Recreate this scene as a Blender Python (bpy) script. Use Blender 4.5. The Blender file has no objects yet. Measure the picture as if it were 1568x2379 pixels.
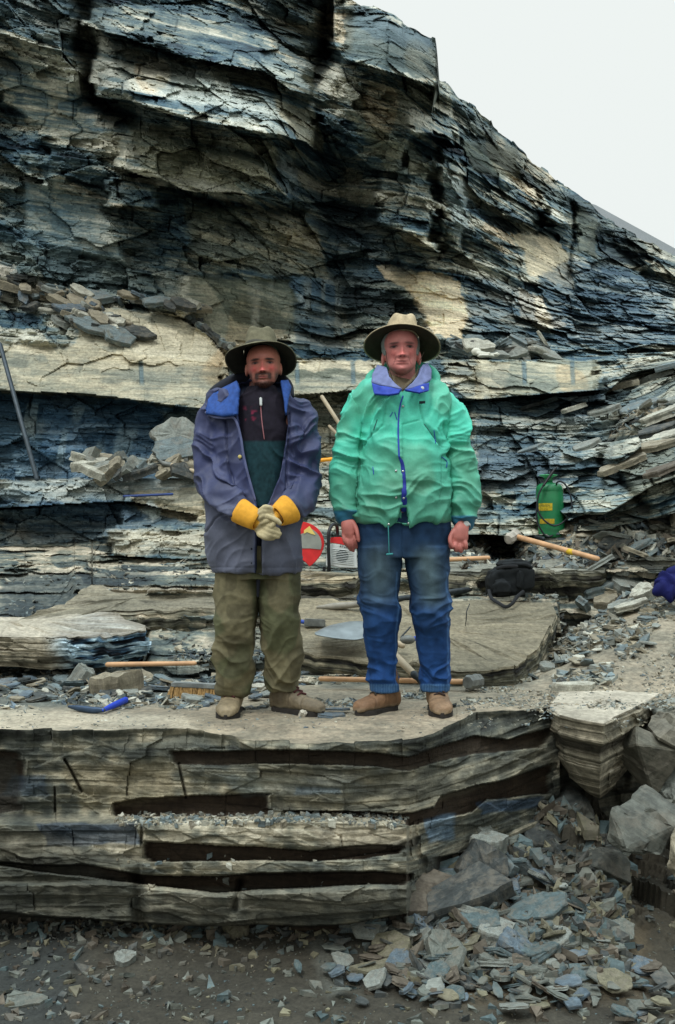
import bpy, bmesh, math, random
import numpy as np
from mathutils import Vector, Matrix
from mathutils.bvhtree import BVHTree

S = bpy.context.scene
C = S.collection
R = math.radians
# ---------------------------------------------------------------- camera, sky, sun
F = 2313.0; CX = 784.0; HY = 1260.0; CZ = 0.83      # the photo, measured on a 1568 x 2379 grid
cam = bpy.data.cameras.new('camera'); cam_o = bpy.data.objects.new('camera', cam); C.objects.link(cam_o)
cam.sensor_fit = 'VERTICAL'; cam.sensor_height = 36.0; cam.sensor_width = 24.0
cam.lens = F / 2379 * 36.0
cam_o.location = (0, 0, CZ); cam_o.rotation_euler = (R(90), 0, 0)
cam.shift_y = (HY - 1189.5) / 2379
cam.clip_start = 0.1; cam.clip_end = 400
S.camera = cam_o
S.render.resolution_x = 675; S.render.resolution_y = 1024

SUN_EL, SUN_AZ = R(58), R(200)                       # light comes from high behind the camera, slightly left
w = bpy.data.worlds.new('World'); S.world = w; w.use_nodes = True
nt = w.node_tree; nt.nodes.clear()
N = nt.nodes.new; L = nt.links.new
sky = N('ShaderNodeTexSky'); sky.sky_type = 'NISHITA'; sky.sun_disc = False
sky.sun_elevation = SUN_EL; sky.sun_rotation = SUN_AZ
bg1 = N('ShaderNodeBackground'); bg1.inputs[1].default_value = 0.05; L(sky.outputs[0], bg1.inputs[0])
tc = N('ShaderNodeTexCoord'); sp = N('ShaderNodeSeparateXYZ'); L(tc.outputs['Generated'], sp.inputs[0])
cr = N('ShaderNodeValToRGB'); L(sp.outputs['Z'], cr.inputs[0])          # overcast: brighter overhead
e = cr.color_ramp.elements
e[0].position = 0.0; e[0].color = (0.25, 0.26, 0.25, 1)
e[1].position = 1.0; e[1].color = (0.78, 0.95, 1.08, 1)
for p_, c_ in ((0.04, (0.88, 0.93, 0.91, 1)), (0.5, (0.90, 0.95, 0.93, 1))):
    k = e.new(p_); k.color = c_
mr = N('ShaderNodeMapRange'); mr.inputs[1].default_value = 0.50; mr.inputs[2].default_value = 0.95
mr.inputs[3].default_value = 0.98; mr.inputs[4].default_value = 2.8; mr.interpolation_type = 'SMOOTHSTEP'
L(sp.outputs['Z'], mr.inputs[0])
bg2 = N('ShaderNodeBackground'); L(cr.outputs[0], bg2.inputs[0]); L(mr.outputs[0], bg2.inputs[1])
mx = N('ShaderNodeMixShader'); mx.inputs[0].default_value = 0.97
L(bg1.outputs[0], mx.inputs[1]); L(bg2.outputs[0], mx.inputs[2])
wo = N('ShaderNodeOutputWorld'); L(mx.outputs[0], wo.inputs[0])

sun = bpy.data.lights.new('sun', 'SUN'); sun.energy = 1.5; sun.angle = R(12); sun.color = (1.0, 0.98, 0.95)
sun_o = bpy.data.objects.new('sun', sun); C.objects.link(sun_o)
sun_o.rotation_euler = (R(90) - SUN_EL, 0, R(-28))
S.view_settings.view_transform = 'Standard'
S.view_settings.look = 'None'; S.view_settings.exposure = 0.0; S.view_settings.gamma = 1.0
S.view_settings.use_curve_mapping = False

# ---------------------------------------------------------------- helpers
def tag(o, label=None, cat=None, group=None, kind=None):
    if label: o['label'] = label
    if cat: o['category'] = cat
    if group: o['group'] = group
    if kind: o['kind'] = kind
    return o
def lin(c):
    c = np.asarray(c, float) / 255.0
    return np.where(c <= 0.04045, c / 12.92, ((c + 0.055) / 1.055) ** 2.4)
def P(px, py, D):
    return Vector(((px - CX) / F * D, D, CZ - (py - HY) / F * D))
def _mix(h):
    h = (h ^ (h >> np.uint32(16))) * np.uint32(0x7feb352d)
    h = (h ^ (h >> np.uint32(15))) * np.uint32(0x846ca68b)
    return h ^ (h >> np.uint32(16))
def hsh(i, j=0, k=0, seed=0):
    with np.errstate(over='ignore'):
        i = np.asarray(i).astype(np.int64).astype(np.uint32); j = np.asarray(j).astype(np.int64).astype(np.uint32)
        k = np.asarray(k).astype(np.int64).astype(np.uint32)
        h = _mix(i * np.uint32(374761393) + np.uint32((seed * 977 + 13) & 0xffffffff))
        h = _mix(h + j * np.uint32(668265263)); h = _mix(h + k * np.uint32(2246822519))
    return h.astype(np.float64) / 4294967296.0
def vn(x, y, z=0.0, seed=0):                      # value noise 0..1
    x, y, z = np.broadcast_arrays(np.asarray(x, float), y, z)
    xi = np.floor(x); yi = np.floor(y); fx = x - xi; fy = y - yi
    fx = fx * fx * (3 - 2 * fx); fy = fy * fy * (3 - 2 * fy)
    def lay(k):
        a = hsh(xi, yi, k, seed); b = hsh(xi + 1, yi, k, seed); c = hsh(xi, yi + 1, k, seed); d = hsh(xi + 1, yi + 1, k, seed)
        return (a + (b - a) * fx) * (1 - fy) + (c + (d - c) * fx) * fy
    if not np.any(z): return lay(0)
    zi = np.floor(z); fz = z - zi; fz = fz * fz * (3 - 2 * fz)
    return lay(zi) * (1 - fz) + lay(zi + 1) * fz
def fbm(x, y, z=0.0, o=4, seed=0, g=0.5):
    a = 1.0; s = 0.0; t = 0.0; f = 1.0
    for i in range(o):
        s = s + a * (vn(np.asarray(x) * f, np.asarray(y) * f, np.asarray(z) * f, seed + i * 17) - 0.5) * 2; t += a; a *= g; f *= 2.03
    return s / t
def ss(a, b, x):
    t = np.clip((x - a) / (b - a), 0, 1); return t * t * (3 - 2 * t)
def pl(pts, x):                                   # polyline y(x)
    pts = sorted(pts); return np.interp(x, [p[0] for p in pts], [p[1] for p in pts])
def sdf(poly, x, y):                              # signed distance, positive inside
    d = np.full(np.shape(x), 1e9); ins = np.zeros(np.shape(x), bool); n = len(poly)
    for i in range(n):
        ax, ay = poly[i]; bx, by = poly[(i + 1) % n]
        ex, ey = bx - ax, by - ay
        t = np.clip(((x - ax) * ex + (y - ay) * ey) / (ex * ex + ey * ey + 1e-9), 0, 1)
        d = np.minimum(d, (x - ax - t * ex) ** 2 + (y - ay - t * ey) ** 2)
        c = ((ay > y) != (by > y)); xx = (bx - ax) * (y - ay) / ((by - ay) if by != ay else 1e-9) + ax
        ins ^= c & (x < xx)
    d = np.sqrt(d); return np.where(ins, d, -d)
def dist_line(pts, x, y):
    d = np.full(np.shape(x), 1e9)
    for (ax, ay), (bx, by) in zip(pts[:-1], pts[1:]):
        ex, ey = bx - ax, by - ay
        t = np.clip(((x - ax) * ex + (y - ay) * ey) / (ex * ex + ey * ey + 1e-9), 0, 1)
        d = np.minimum(d, (x - ax - t * ex) ** 2 + (y - ay - t * ey) ** 2)
    return np.sqrt(d)
def mesh_np(name, V, Fc, mat, col=None, parent=None, smooth=False, nside=4):
    me = bpy.data.meshes.new(name)
    V = np.asarray(V, np.float32); Fc = np.asarray(Fc, np.int32)
    me.vertices.add(len(V)); me.vertices.foreach_set('co', V.ravel())
    me.loops.add(Fc.size); me.loops.foreach_set('vertex_index', Fc.ravel())
    me.polygons.add(len(Fc)); me.polygons.foreach_set('loop_start', np.arange(0, Fc.size, Fc.shape[1], dtype=np.int32))
    me.update(calc_edges=True)
    me.polygons.foreach_set('use_smooth', np.full(len(Fc), bool(smooth)))
    if col is not None:
        a = me.color_attributes.new('Col', 'FLOAT_COLOR', 'POINT')
        c4 = np.ones((len(V), 4), np.float32); c4[:, :3] = col
        a.data.foreach_set('color', c4.ravel())
    me.materials.append(mat)
    o = bpy.data.objects.new(name, me); C.objects.link(o)
    if parent: o.parent = parent
    return o
def grid_faces(r, c, flip=False):
    i = np.arange(r - 1)[:, None] * c + np.arange(c - 1)[None, :]
    f = np.stack([i, i + 1, i + c + 1, i + c], -1).reshape(-1, 4)
    return f[:, ::-1] if flip else f
def band(px, py, T, B, at, ab, e=12, jit=5, seed=1, wob=None, wm=0):
    """offset towards the viewer between a top and a bottom polyline; sharp at both edges"""
    x0 = max(min(p[0] for p in T), min(p[0] for p in B)); x1 = min(max(p[0] for p in T), max(p[0] for p in B))
    n = (wob if wob is not None else 0)
    yt = pl(T, px) + n * jit; yb = pl(B, px) + n * jit
    t = (py - yt) / np.maximum(yb - yt, 1)
    inside = (t >= 0) & (t <= 1)
    m = ss(x0 - 1, x0 + e, px + wm) * (1 - ss(x1 - e, x1 + 1, px + wm))
    return np.where(inside, at + (ab - at) * np.clip(t, 0, 1), 0) * m
def cells(s, x, h, w, seed):
    u = s / h + 0.45 * np.sin(s / h * 0.9 + seed) + 0.3 * np.sin(s / h * 2.3 + seed * 2)
    k = np.floor(u); ww = w * (0.5 + hsh(k, 3, 0, seed))
    j = np.floor(x / ww + hsh(k, 7, 0, seed) * 9 + 0.25 * s / h)
    return hsh(k, j, 1, seed)
def facets(x, y, w, h, seed, tilt=1.0):
    """planar facets: every jittered cell is a tilted plane; returns (relief, random value per facet)"""
    u = x / w; v_ = y / h; ui = np.floor(u); vi = np.floor(v_)
    best = np.full(np.shape(u), 1e9); sec = best.copy(); rel = np.zeros(np.shape(u)); rnd = np.zeros(np.shape(u))
    for di in (-1, 0, 1):
        for dj in (-1, 0, 1):
            i, j = ui + di, vi + dj
            dx = u - (i + .1 + .8 * hsh(i, j, 1, seed)); dy = v_ - (j + .1 + .8 * hsh(i, j, 2, seed))
            d = np.abs(dx) * .9 + np.abs(dy) + .25 * np.hypot(dx, dy)
            k = d < best; sec = np.where(k, best, np.minimum(sec, d)); best = np.where(k, d, best)
            a = (hsh(i, j, 3, seed) - .5) * 2; b = (hsh(i, j, 4, seed) - .5) * 2; c = hsh(i, j, 5, seed) - .5
            rel = np.where(k, (a * dx + b * dy) * tilt + c, rel); rnd = np.where(k, hsh(i, j, 6, seed), rnd)
    return rel, rnd, sec - best
def cool(c, dark=(.76, .96, 1.08), light=(.97, .97, .93)):
    l_ = ss(.06, .38, c.mean(-1))[..., None]; return c * (np.array(dark) * (1 - l_) + np.array(light) * l_)
RAMP_T = [0.0, 0.2, 0.38, 0.52, 0.66, 0.8, 1.0]
RAMP_C = lin([(12, 17, 21), (36, 50, 58), (66, 86, 94), (96, 110, 111), (128, 134, 126), (170, 170, 156), (208, 206, 192)])
RAMP_W = lin([(20, 18, 15), (50, 46, 38), (82, 78, 64), (110, 104, 87), (138, 130, 110), (170, 160, 138), (200, 191, 170)])
def ramp(v, R_=None):
    R_ = RAMP_C if R_ is None else R_
    return np.stack([np.interp(v, RAMP_T, R_[:, k]) for k in range(3)], -1)
def paint(col, patches, px, py, v, wob):
    for poly, rgb, st, edge in patches:
        m = ss(-edge, edge, sdf(poly, px + wob[0], py + wob[1])) * st
        c = lin(rgb)[None, None, :] * (0.55 + 0.9 * v)[..., None]
        col = col * (1 - m[..., None]) + c * m[..., None]
    return col

# ---------------------------------------------------------------- materials
def mat_simple(name, rgb, rough=0.7, metal=0.0, noise=0.0, scale=30.0, bump=0.0, rgb2=None, spec=0.4, stretch=(1, 1, 1), linear=False):
    m = bpy.data.materials.new(name); m.use_nodes = True; t = m.node_tree
    b = t.nodes['Principled BSDF']; c = tuple(rgb) + (1,) if linear else tuple(lin(rgb)) + (1,)
    b.inputs['Base Color'].default_value = c; b.inputs['Roughness'].default_value = rough
    b.inputs['Metallic'].default_value = metal; b.inputs['Specular IOR Level'].default_value = spec
    if noise or bump:
        tc = t.nodes.new('ShaderNodeTexCoord'); mp = t.nodes.new('ShaderNodeMapping'); mp.inputs['Scale'].default_value = stretch
        t.links.new(tc.outputs['Object'], mp.inputs[0])
        nz = t.nodes.new('ShaderNodeTexNoise'); nz.inputs['Scale'].default_value = scale; nz.inputs['Detail'].default_value = 6
        t.links.new(mp.outputs[0], nz.inputs[0])
        mr = t.nodes.new('ShaderNodeMapRange'); mr.inputs[1].default_value = 0.35; mr.inputs[2].default_value = 0.65
        t.links.new(nz.outputs[0], mr.inputs[0])
        mx = t.nodes.new('ShaderNodeMix'); mx.data_type = 'RGBA'
        mx.inputs[6].default_value = c
        c2 = tuple(lin(rgb2)) + (1,) if rgb2 is not None else tuple(x * (1 - noise) for x in c[:3]) + (1,)
        mx.inputs[7].default_value = c2
        t.links.new(mr.outputs[0], mx.inputs[0]); t.links.new(mx.outputs[2], b.inputs['Base Color'])
        if bump:
            bp = t.nodes.new('ShaderNodeBump'); bp.inputs['Strength'].default_value = bump; bp.inputs['Distance'].default_value = 0.01
            t.links.new(nz.outputs[0], bp.inputs['Height']); t.links.new(bp.outputs[0], b.inputs['Normal'])
    return m
def mat_attr(name, rough=0.8, lam=0.0, fine=0.3, scale=60.0, bump=0.4, spec=0.3, dist=0.01, gain=1.0, dust=0.0):
    """albedo from the mesh's Col attribute, broken up by procedural grain and lamination"""
    m = bpy.data.materials.new(name); m.use_nodes = True; t = m.node_tree; n = t.nodes.new; l = t.links.new
    b = t.nodes['Principled BSDF']; b.inputs['Roughness'].default_value = rough; b.inputs['Specular IOR Level'].default_value = spec
    at = n('ShaderNodeAttribute'); at.attribute_name = 'Col'
    tc = n('ShaderNodeTexCoord')
    nz = n('ShaderNodeTexNoise'); nz.inputs['Scale'].default_value = scale; nz.inputs['Detail'].default_value = 8; nz.inputs['Roughness'].default_value = 0.7
    l(tc.outputs['Object'], nz.inputs[0])
    mr = n('ShaderNodeMapRange'); mr.inputs[1].default_value = 0.3; mr.inputs[2].default_value = 0.7
    mr.inputs[3].default_value = (1 - fine) * gain; mr.inputs[4].default_value = (1 + fine) * gain; l(nz.outputs[0], mr.inputs[0])
    fac = mr.outputs[0]; hgt = nz.outputs[0]
    if lam:
        mp = n('ShaderNodeMapping'); mp.inputs['Scale'].default_value = (3, 3, 42); mp.inputs['Rotation'].default_value = (0, R(3), 0)
        l(tc.outputs['Object'], mp.inputs[0])
        n2 = n('ShaderNodeTexNoise'); n2.inputs['Scale'].default_value = 1.6; n2.inputs['Detail'].default_value = 7; n2.inputs['Roughness'].default_value = 0.65
        l(mp.outputs[0], n2.inputs[0])
        m2 = n('ShaderNodeMapRange'); m2.inputs[1].default_value = 0.36; m2.inputs[2].default_value = 0.64
        m2.inputs[3].default_value = 1 - lam; m2.inputs[4].default_value = 1 + lam * 0.8; l(n2.outputs[0], m2.inputs[0])
        mu = n('ShaderNodeMath'); mu.operation = 'MULTIPLY'; l(fac, mu.inputs[0]); l(m2.outputs[0], mu.inputs[1]); fac = mu.outputs[0]
        ad = n('ShaderNodeMath'); ad.operation = 'ADD'; l(hgt, ad.inputs[0]); l(n2.outputs[0], ad.inputs[1]); hgt = ad.outputs[0]
    vm = n('ShaderNodeVectorMath'); vm.operation = 'SCALE'; l(at.outputs['Color'], vm.inputs[0]); l(fac, vm.inputs['Scale'])
    if dust:                                        # dried mud in patches
        n3 = n('ShaderNodeTexNoise'); n3.inputs['Scale'].default_value = 6.0; n3.inputs['Detail'].default_value = 9; n3.inputs['Roughness'].default_value = .75; l(tc.outputs['Object'], n3.inputs[0])
        m3 = n('ShaderNodeMapRange'); m3.inputs[1].default_value = .48; m3.inputs[2].default_value = .62; m3.inputs[4].default_value = dust; l(n3.outputs[0], m3.inputs[0])
        mm = n('ShaderNodeMix'); mm.data_type = 'RGBA'; l(m3.outputs[0], mm.inputs[0]); l(vm.outputs[0], mm.inputs[6]); mm.inputs[7].default_value = (.17, .15, .115, 1); l(mm.outputs[2], b.inputs['Base Color'])
    else: l(vm.outputs[0], b.inputs['Base Color'])
    bp = n('ShaderNodeBump'); bp.inputs['Strength'].default_value = bump; bp.inputs['Distance'].default_value = dist
    l(hgt, bp.inputs['Height']); l(bp.outputs[0], b.inputs['Normal'])
    return m
M_ROCK = mat_attr('shale_rock', lam=0.24, fine=0.42, scale=38, bump=0.8)
M_FACE = mat_attr('bedded_mudstone', lam=0.22, fine=0.42, scale=40, bump=0.9)
M_SLAB = mat_attr('loose_shale', rough=0.75, lam=0.2, fine=0.42, scale=26, bump=0.6, dist=0.008, dust=.55)
M_DIRT = mat_attr('gravelly_dirt', rough=0.9, fine=0.4, scale=70, bump=0.6)
# ---------------------------------------------------------------- the cliff
pxs = np.arange(-520, 2100, 2.4); NR = 640
SKY = [(-520, -420), (0, -300), (500, -160), (780, -40), (822, 0), (838, 10), (864, 16), (921, 41), (950, 62), (983, 78), (1012, 93), (1016, 130), (1019, 171),
       (1021, 192), (1040, 194), (1066, 228), (1085, 236), (1108, 254), (1120, 268), (1141, 285), (1146, 300), (1170, 318), (1196, 337), (1237, 378), (1262, 392),
       (1305, 430), (1340, 450), (1372, 472), (1398, 503), (1440, 528), (1481, 550), (1530, 575), (1568, 596), (1800, 700), (2100, 800)]
ytop = pl(SKY, pxs) + 5 * fbm(pxs / 26.0, 0 * pxs, o=3, seed=5) + np.where(hsh(np.floor(pxs / 17), 0, 0, 4) > .7, -4, 0)
yb = np.interp(pxs, [-520, 0, 480, 520, 700, 1110, 1400, 1568, 2100], [1440, 1430, 1420, 1330, 1310, 1290, 1260, 1240, 1240])
tt = np.linspace(0, 1, NR)[:, None]
ysm = np.convolve(np.pad(ytop, 60, mode='edge'), np.hanning(121) / np.hanning(121).sum(), 'valid')
PY = yb[None, :] * (1 - tt) + ysm[None, :] * tt + (ytop - ysm)[None, :] * ss(.88, 1, tt)
PX = np.repeat(pxs[None, :], NR, 0)
CTL = [(-500, 1400, 8.6), (0, 1400, 8.7), (450, 1400, 8.6), (-500, 1000, 9.1), (0, 1000, 9.2), (450, 1000, 9.3), (620, 1250, 8.8), (800, 1200, 9.0), (800, 1000, 9.3),
       (1100, 1000, 9.5), (1100, 1150, 9.3), (1300, 1180, 9.2), (1568, 1120, 8.7), (2000, 1120, 8.5), (1568, 900, 9.8), (2000, 850, 9.6), (1400, 870, 10.2),
       (-500, 700, 10.0), (0, 700, 10.1), (400, 730, 10.1), (600, 780, 10.2), (800, 760, 10.6), (1100, 780, 10.4), (1350, 760, 11.4), (1568, 740, 12.2), (2000, 780, 13),
       (-500, 200, 9.6), (0, 300, 10.2), (200, 300, 10.2), (400, 300, 10.2), (620, 300, 10.1), (760, 420, 11.3), (830, 520, 11.2), (950, 300, 10.9), (1050, 420, 11.3), (1300, 520, 12.6),
       (1450, 560, 13.6), (1568, 640, 13.8), (0, 0, 9.8), (300, 0, 10.2), (600, 0, 10.6), (780, 0, 11.4), (900, 60, 10.9), (1000, 200, 11.3), (1180, 340, 12.3), (-500, -400, 9.8), (500, -160, 10.9), (2000, 760, 14)]
ca = np.array(CTL); cxy = ca[:, :2] / 500.0
def _k(r): return r
Km = _k(np.linalg.norm(cxy[:, None] - cxy[None], axis=-1)) + 0
A_ = np.zeros((len(ca) + 3,) * 2); A_[:len(ca), :len(ca)] = Km; A_[:len(ca), -3] = 1; A_[:len(ca), -2:] = cxy; A_[-3, :len(ca)] = 1; A_[-2:, :len(ca)] = cxy.T
wv = np.linalg.solve(A_, np.r_[ca[:, 2], 0, 0, 0])
D0 = wv[-3] + wv[-2] * PX / 500 + wv[-1] * PY / 500
for i in range(len(ca)):
    D0 = D0 + wv[i] * np.hypot(PX / 500 - cxy[i, 0], PY / 500 - cxy[i, 1])
x0 = (PX - CX) / F * D0; z0 = CZ - (PY - HY) / F * D0
# bedding: dips to the right high on the left, flat low down, rises to the right at the far right
dip = 0.15 * ss(1.8, 4.2, z0) * (1 - ss(1.2, 4.5, x0)) - 0.30 * ss(2.4, 4.5, x0) * (1 - ss(2.3, 3.2, z0)) + 0.12 * ss(1, 3, x0) * ss(2.5, 3.5, z0)
warp = fbm(x0 * 0.9, z0 * 0.9, o=3, seed=3)
s = z0 + dip * (x0 - 0.5) + 0.05 * warp
xs = x0 + 0.10 * fbm(x0 * 1.3, z0 * 1.3, o=3, seed=8)
wobx = 9 * fbm(x0 * 5, z0 * 5, o=4, seed=21); woby = 7 * fbm(x0 * 5, z0 * 9, o=4, seed=22)
wobe = fbm(x0 * 3.2, z0 * 0.0 + 1, o=4, seed=31) + 0.5 * (hsh(np.floor(x0 / .17), 0, 0, 6) - .5)
off = 0.36 * (cells(s, xs, .52, 1.5, 1) - .5) + 0.15 * (cells(s, xs, .17, .7, 2) - .5) + 0.07 * (cells(s, xs + .3 * s, .07, .3, 3) - .5) \
    + 0.045 * (cells(s, xs - .2 * s, .028, .16, 4) - .5)
off = off + 0.22 * fbm(x0 * 1.1, z0 * 1.1, o=5, seed=41) + 0.03 * fbm(x0 * 16, z0 * 22, o=3, seed=42)
f1, r1, e1_ = facets(xs, s + .06 * x0, .70, .40, 43); f2, r2, e2_ = facets(xs, s - .08 * x0, .27, .13, 44); f3, r3, e3_ = facets(x0, s, .11, .05, 45)
crk = np.maximum(.85 * ss(.05, .0, e1_) * (r1 > .3), .6 * ss(.08, .0, e2_) * (r2 > .74)); crk = np.maximum(crk, .3 * ss(.12, 0, e3_) * (r3 > .85))
off = off * .66 + .30 * f1 + .13 * f2 + .04 * f3 - .07 * crk
SMOOTH = [  # faces that broke clean along a joint: little relief
    [(872, 614), (926, 622), (973, 630), (1025, 633), (1066, 653), (1087, 716), (1079, 747), (1066, 793), (1004, 778), (993, 762), (968, 695), (936, 669), (905, 658)],
    [(1185, 539), (1253, 544), (1299, 570), (1318, 607), (1336, 674), (1273, 648), (1237, 638), (1222, 596)],
    [(1066, 321), (1196, 345), (1205, 415), (1090, 400)], [(1325, 467), (1393, 520), (1385, 601), (1340, 590)],
    [(210, 715), (400, 728), (480, 775), (530, 830), (500, 950), (0, 910), (0, 790), (160, 800)],
    [(430, 640), (680, 650), (690, 770), (520, 800), (430, 740)], [(0, 150), (180, 200), (260, 330), (150, 330), (0, 240)],
    [(60, 420), (230, 470), (300, 620), (60, 560)], [(1110, 835), (1390, 835), (1390, 905), (1110, 925)], [(640, 835), (860, 835), (860, 905), (640, 915)],
    [(790, 20), (1005, 95), (1012, 190), (900, 155), (800, 125)], [(350, 20), (560, 60), (650, 160), (440, 120)], [(300, 1100), (480, 1110), (480, 1200), (310, 1150)]]
sm = np.zeros_like(PX)
for p_ in SMOOTH: sm = np.maximum(sm, ss(-8, 10, sdf(p_, PX + wobx, PY + woby)))
off = off * (1 - 0.82 * sm)
low = ss(840, 900, PY); off = off * (1 - 0.45 * low * (1 - ss(1080, 1180, PX)))
wmk = wobx * 1.1 + 26 * (cells(s, xs * .2, .11, 3.0, 61) - .5) + .12 * (PY % 97)
bnd = lambda T, B, a, b, **k: band(PX, PY, T, B, a, b, wob=wobe, wm=0 if k.get('e') == 3 else wmk, **k)
g = 0
g = np.maximum(g, bnd([(200, 20), (450, 10), (620, 90), (735, 150)], [(200, 60), (321, 98), (430, 130), (544, 155), (612, 166), (669, 207), (733, 218)], .2, .9))
g = np.maximum(g, bnd([(225, 60), (321, 105), (430, 140), (544, 165), (612, 180), (669, 220), (750, 240)], [(225, 225), (321, 240), (384, 262), (482, 285), (560, 296), (622, 312), (710, 325), (750, 362)], .1, 1.25))
g = np.maximum(g, bnd([(285, 300), (430, 315), (560, 330), (690, 350)], [(285, 394), (332, 410), (373, 415), (430, 441), (467, 446), (544, 446), (596, 456), (690, 482)], .1, .95))
g = np.maximum(g, bnd([(255, 412), (378, 415)], [(255, 480), (378, 482)], .35, .7))
g = np.maximum(g, bnd([(775, -40), (822, -10), (1021, 80)], [(775, 100), (800, 138), (910, 168), (1012, 201), (1021, 195)], 1.0, 1.35, e=3, jit=2))
g = np.maximum(g, bnd([(955, 250), (1068, 300)], [(955, 305), (1040, 322), (1068, 352)], .1, .8))
g = np.maximum(g, bnd([(880, 400), (1016, 400)], [(880, 515), (960, 545), (1016, 585)], .25, .9))
g = np.maximum(g, bnd([(1030, 340), (1090, 350)], [(1030, 560), (1090, 600)], .35, .4))
g = np.maximum(g, bnd([(1178, 445), (1262, 430)], [(1178, 500), (1262, 530)], .1, .55)); g = np.maximum(g, bnd([(1270, 450), (1322, 470)], [(1270, 515), (1322, 532)], .1, .5))
g = np.maximum(g, bnd([(760, 250), (860, 260), (960, 330)], [(760, 300), (860, 390), (960, 410)], .2, .5))
g = np.maximum(g, bnd([(-520, 640), (0, 690), (210, 712), (400, 728), (480, 775), (530, 835), (700, 836), (1100, 836), (1400, 836)],
                      [(-520, 905), (0, 905), (200, 915), (470, 950), (700, 915), (850, 905), (1110, 928), (1400, 905)], .10, .62, jit=2))
g = np.maximum(g, bnd([(500, 836), (1400, 836)], [(500, 955), (700, 915), (850, 905), (1110, 928), (1400, 905)], .52, .62, jit=2))
g = np.maximum(g, bnd([(-520, 1120), (0, 1118), (470, 1108), (760, 1085), (1100, 1110)], [(-520, 1175), (0, 1178), (300, 1165), (450, 1195), (760, 1160), (1100, 1170)], .72, .8, jit=3))
g = np.maximum(g, bnd([(440, 1192), (760, 1163), (1100, 1172)], [(440, 1340), (1100, 1340)], .8, 1.1, jit=2))
g = np.maximum(g, bnd([(-520, 1178), (0, 1180), (300, 1167), (480, 1200)], [(-520, 1300), (480, 1300)], .42, .5, jit=6))
g = np.maximum(g, bnd([(-520, 1300), (520, 1300)], [(-520, 1440), (520, 1440)], .62, .8, jit=6))
g = np.maximum(g, bnd([(270, 1168), (480, 1190)], [(240, 1232), (480, 1225)], .5, .8))
g = np.maximum(g, bnd([(240, 1232), (500, 1222)], [(250, 1292), (500, 1302)], .95, 1.05))
g = np.maximum(g, bnd([(350, 1308), (520, 1300)], [(350, 1345), (520, 1345)], 1.1, 1.15))
for yy, a in ((975, .25), (1022, .40), (1062, .6), (1105, .85)):
    T = [(1090, yy - 42 + (975 - yy) * .1), (1250, yy - 48), (1400, yy - 62), (1568, yy - 105), (2100, yy - 190)]
    g = np.maximum(g, bnd(T, [(x_, y_ + (58 if yy < 1100 else 190)) for x_, y_ in T], a, a + (.1 if yy < 1100 else .35), jit=7))
off = off + g
def groove(pts, wd, dp): return -dp * np.exp(-(dist_line(pts, PX + wobx * 2, PY + woby) / wd) ** 2)
off += groove([(190, -60), (205, 120), (215, 230), (300, 262)], 26, .8)
off += groove([(560, -60), (600, 40), (690, 60), (745, 110)], 50, .6)
off += groove([(770, 20), (752, 120), (735, 180)], 22, .9)
off += groove([(735, 240), (755, 360), (770, 480), (790, 640), (800, 760)], 55, .5)
off += groove([(800, 430), (850, 560), (860, 620)], 38, .25)
off += groove([(250, 275), (450, 330), (700, 390)], 14, .3)
off += groove([(310, 410), (470, 470), (690, 495)], 12, .4)
off += groove([(1020, 400), (1035, 500), (1025, 600)], 9, .14)
off += groove([(1325, 470), (1330, 560), (1320, 640)], 8, .3)
off += groove([(1400, 560), (1500, 640)], 22, .3)
off += groove([(0, 1215), (120, 1225), (260, 1200)], 18, .2)
off += groove([(1440, 960), (1400, 1080), (1500, 1180)], 12, .3)
off = off - off[-1:, :] * 0  # keep
D1 = D0 - off
crest = ss(0.97, 1.0, tt); D1 = D1 + crest * 0.25
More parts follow.
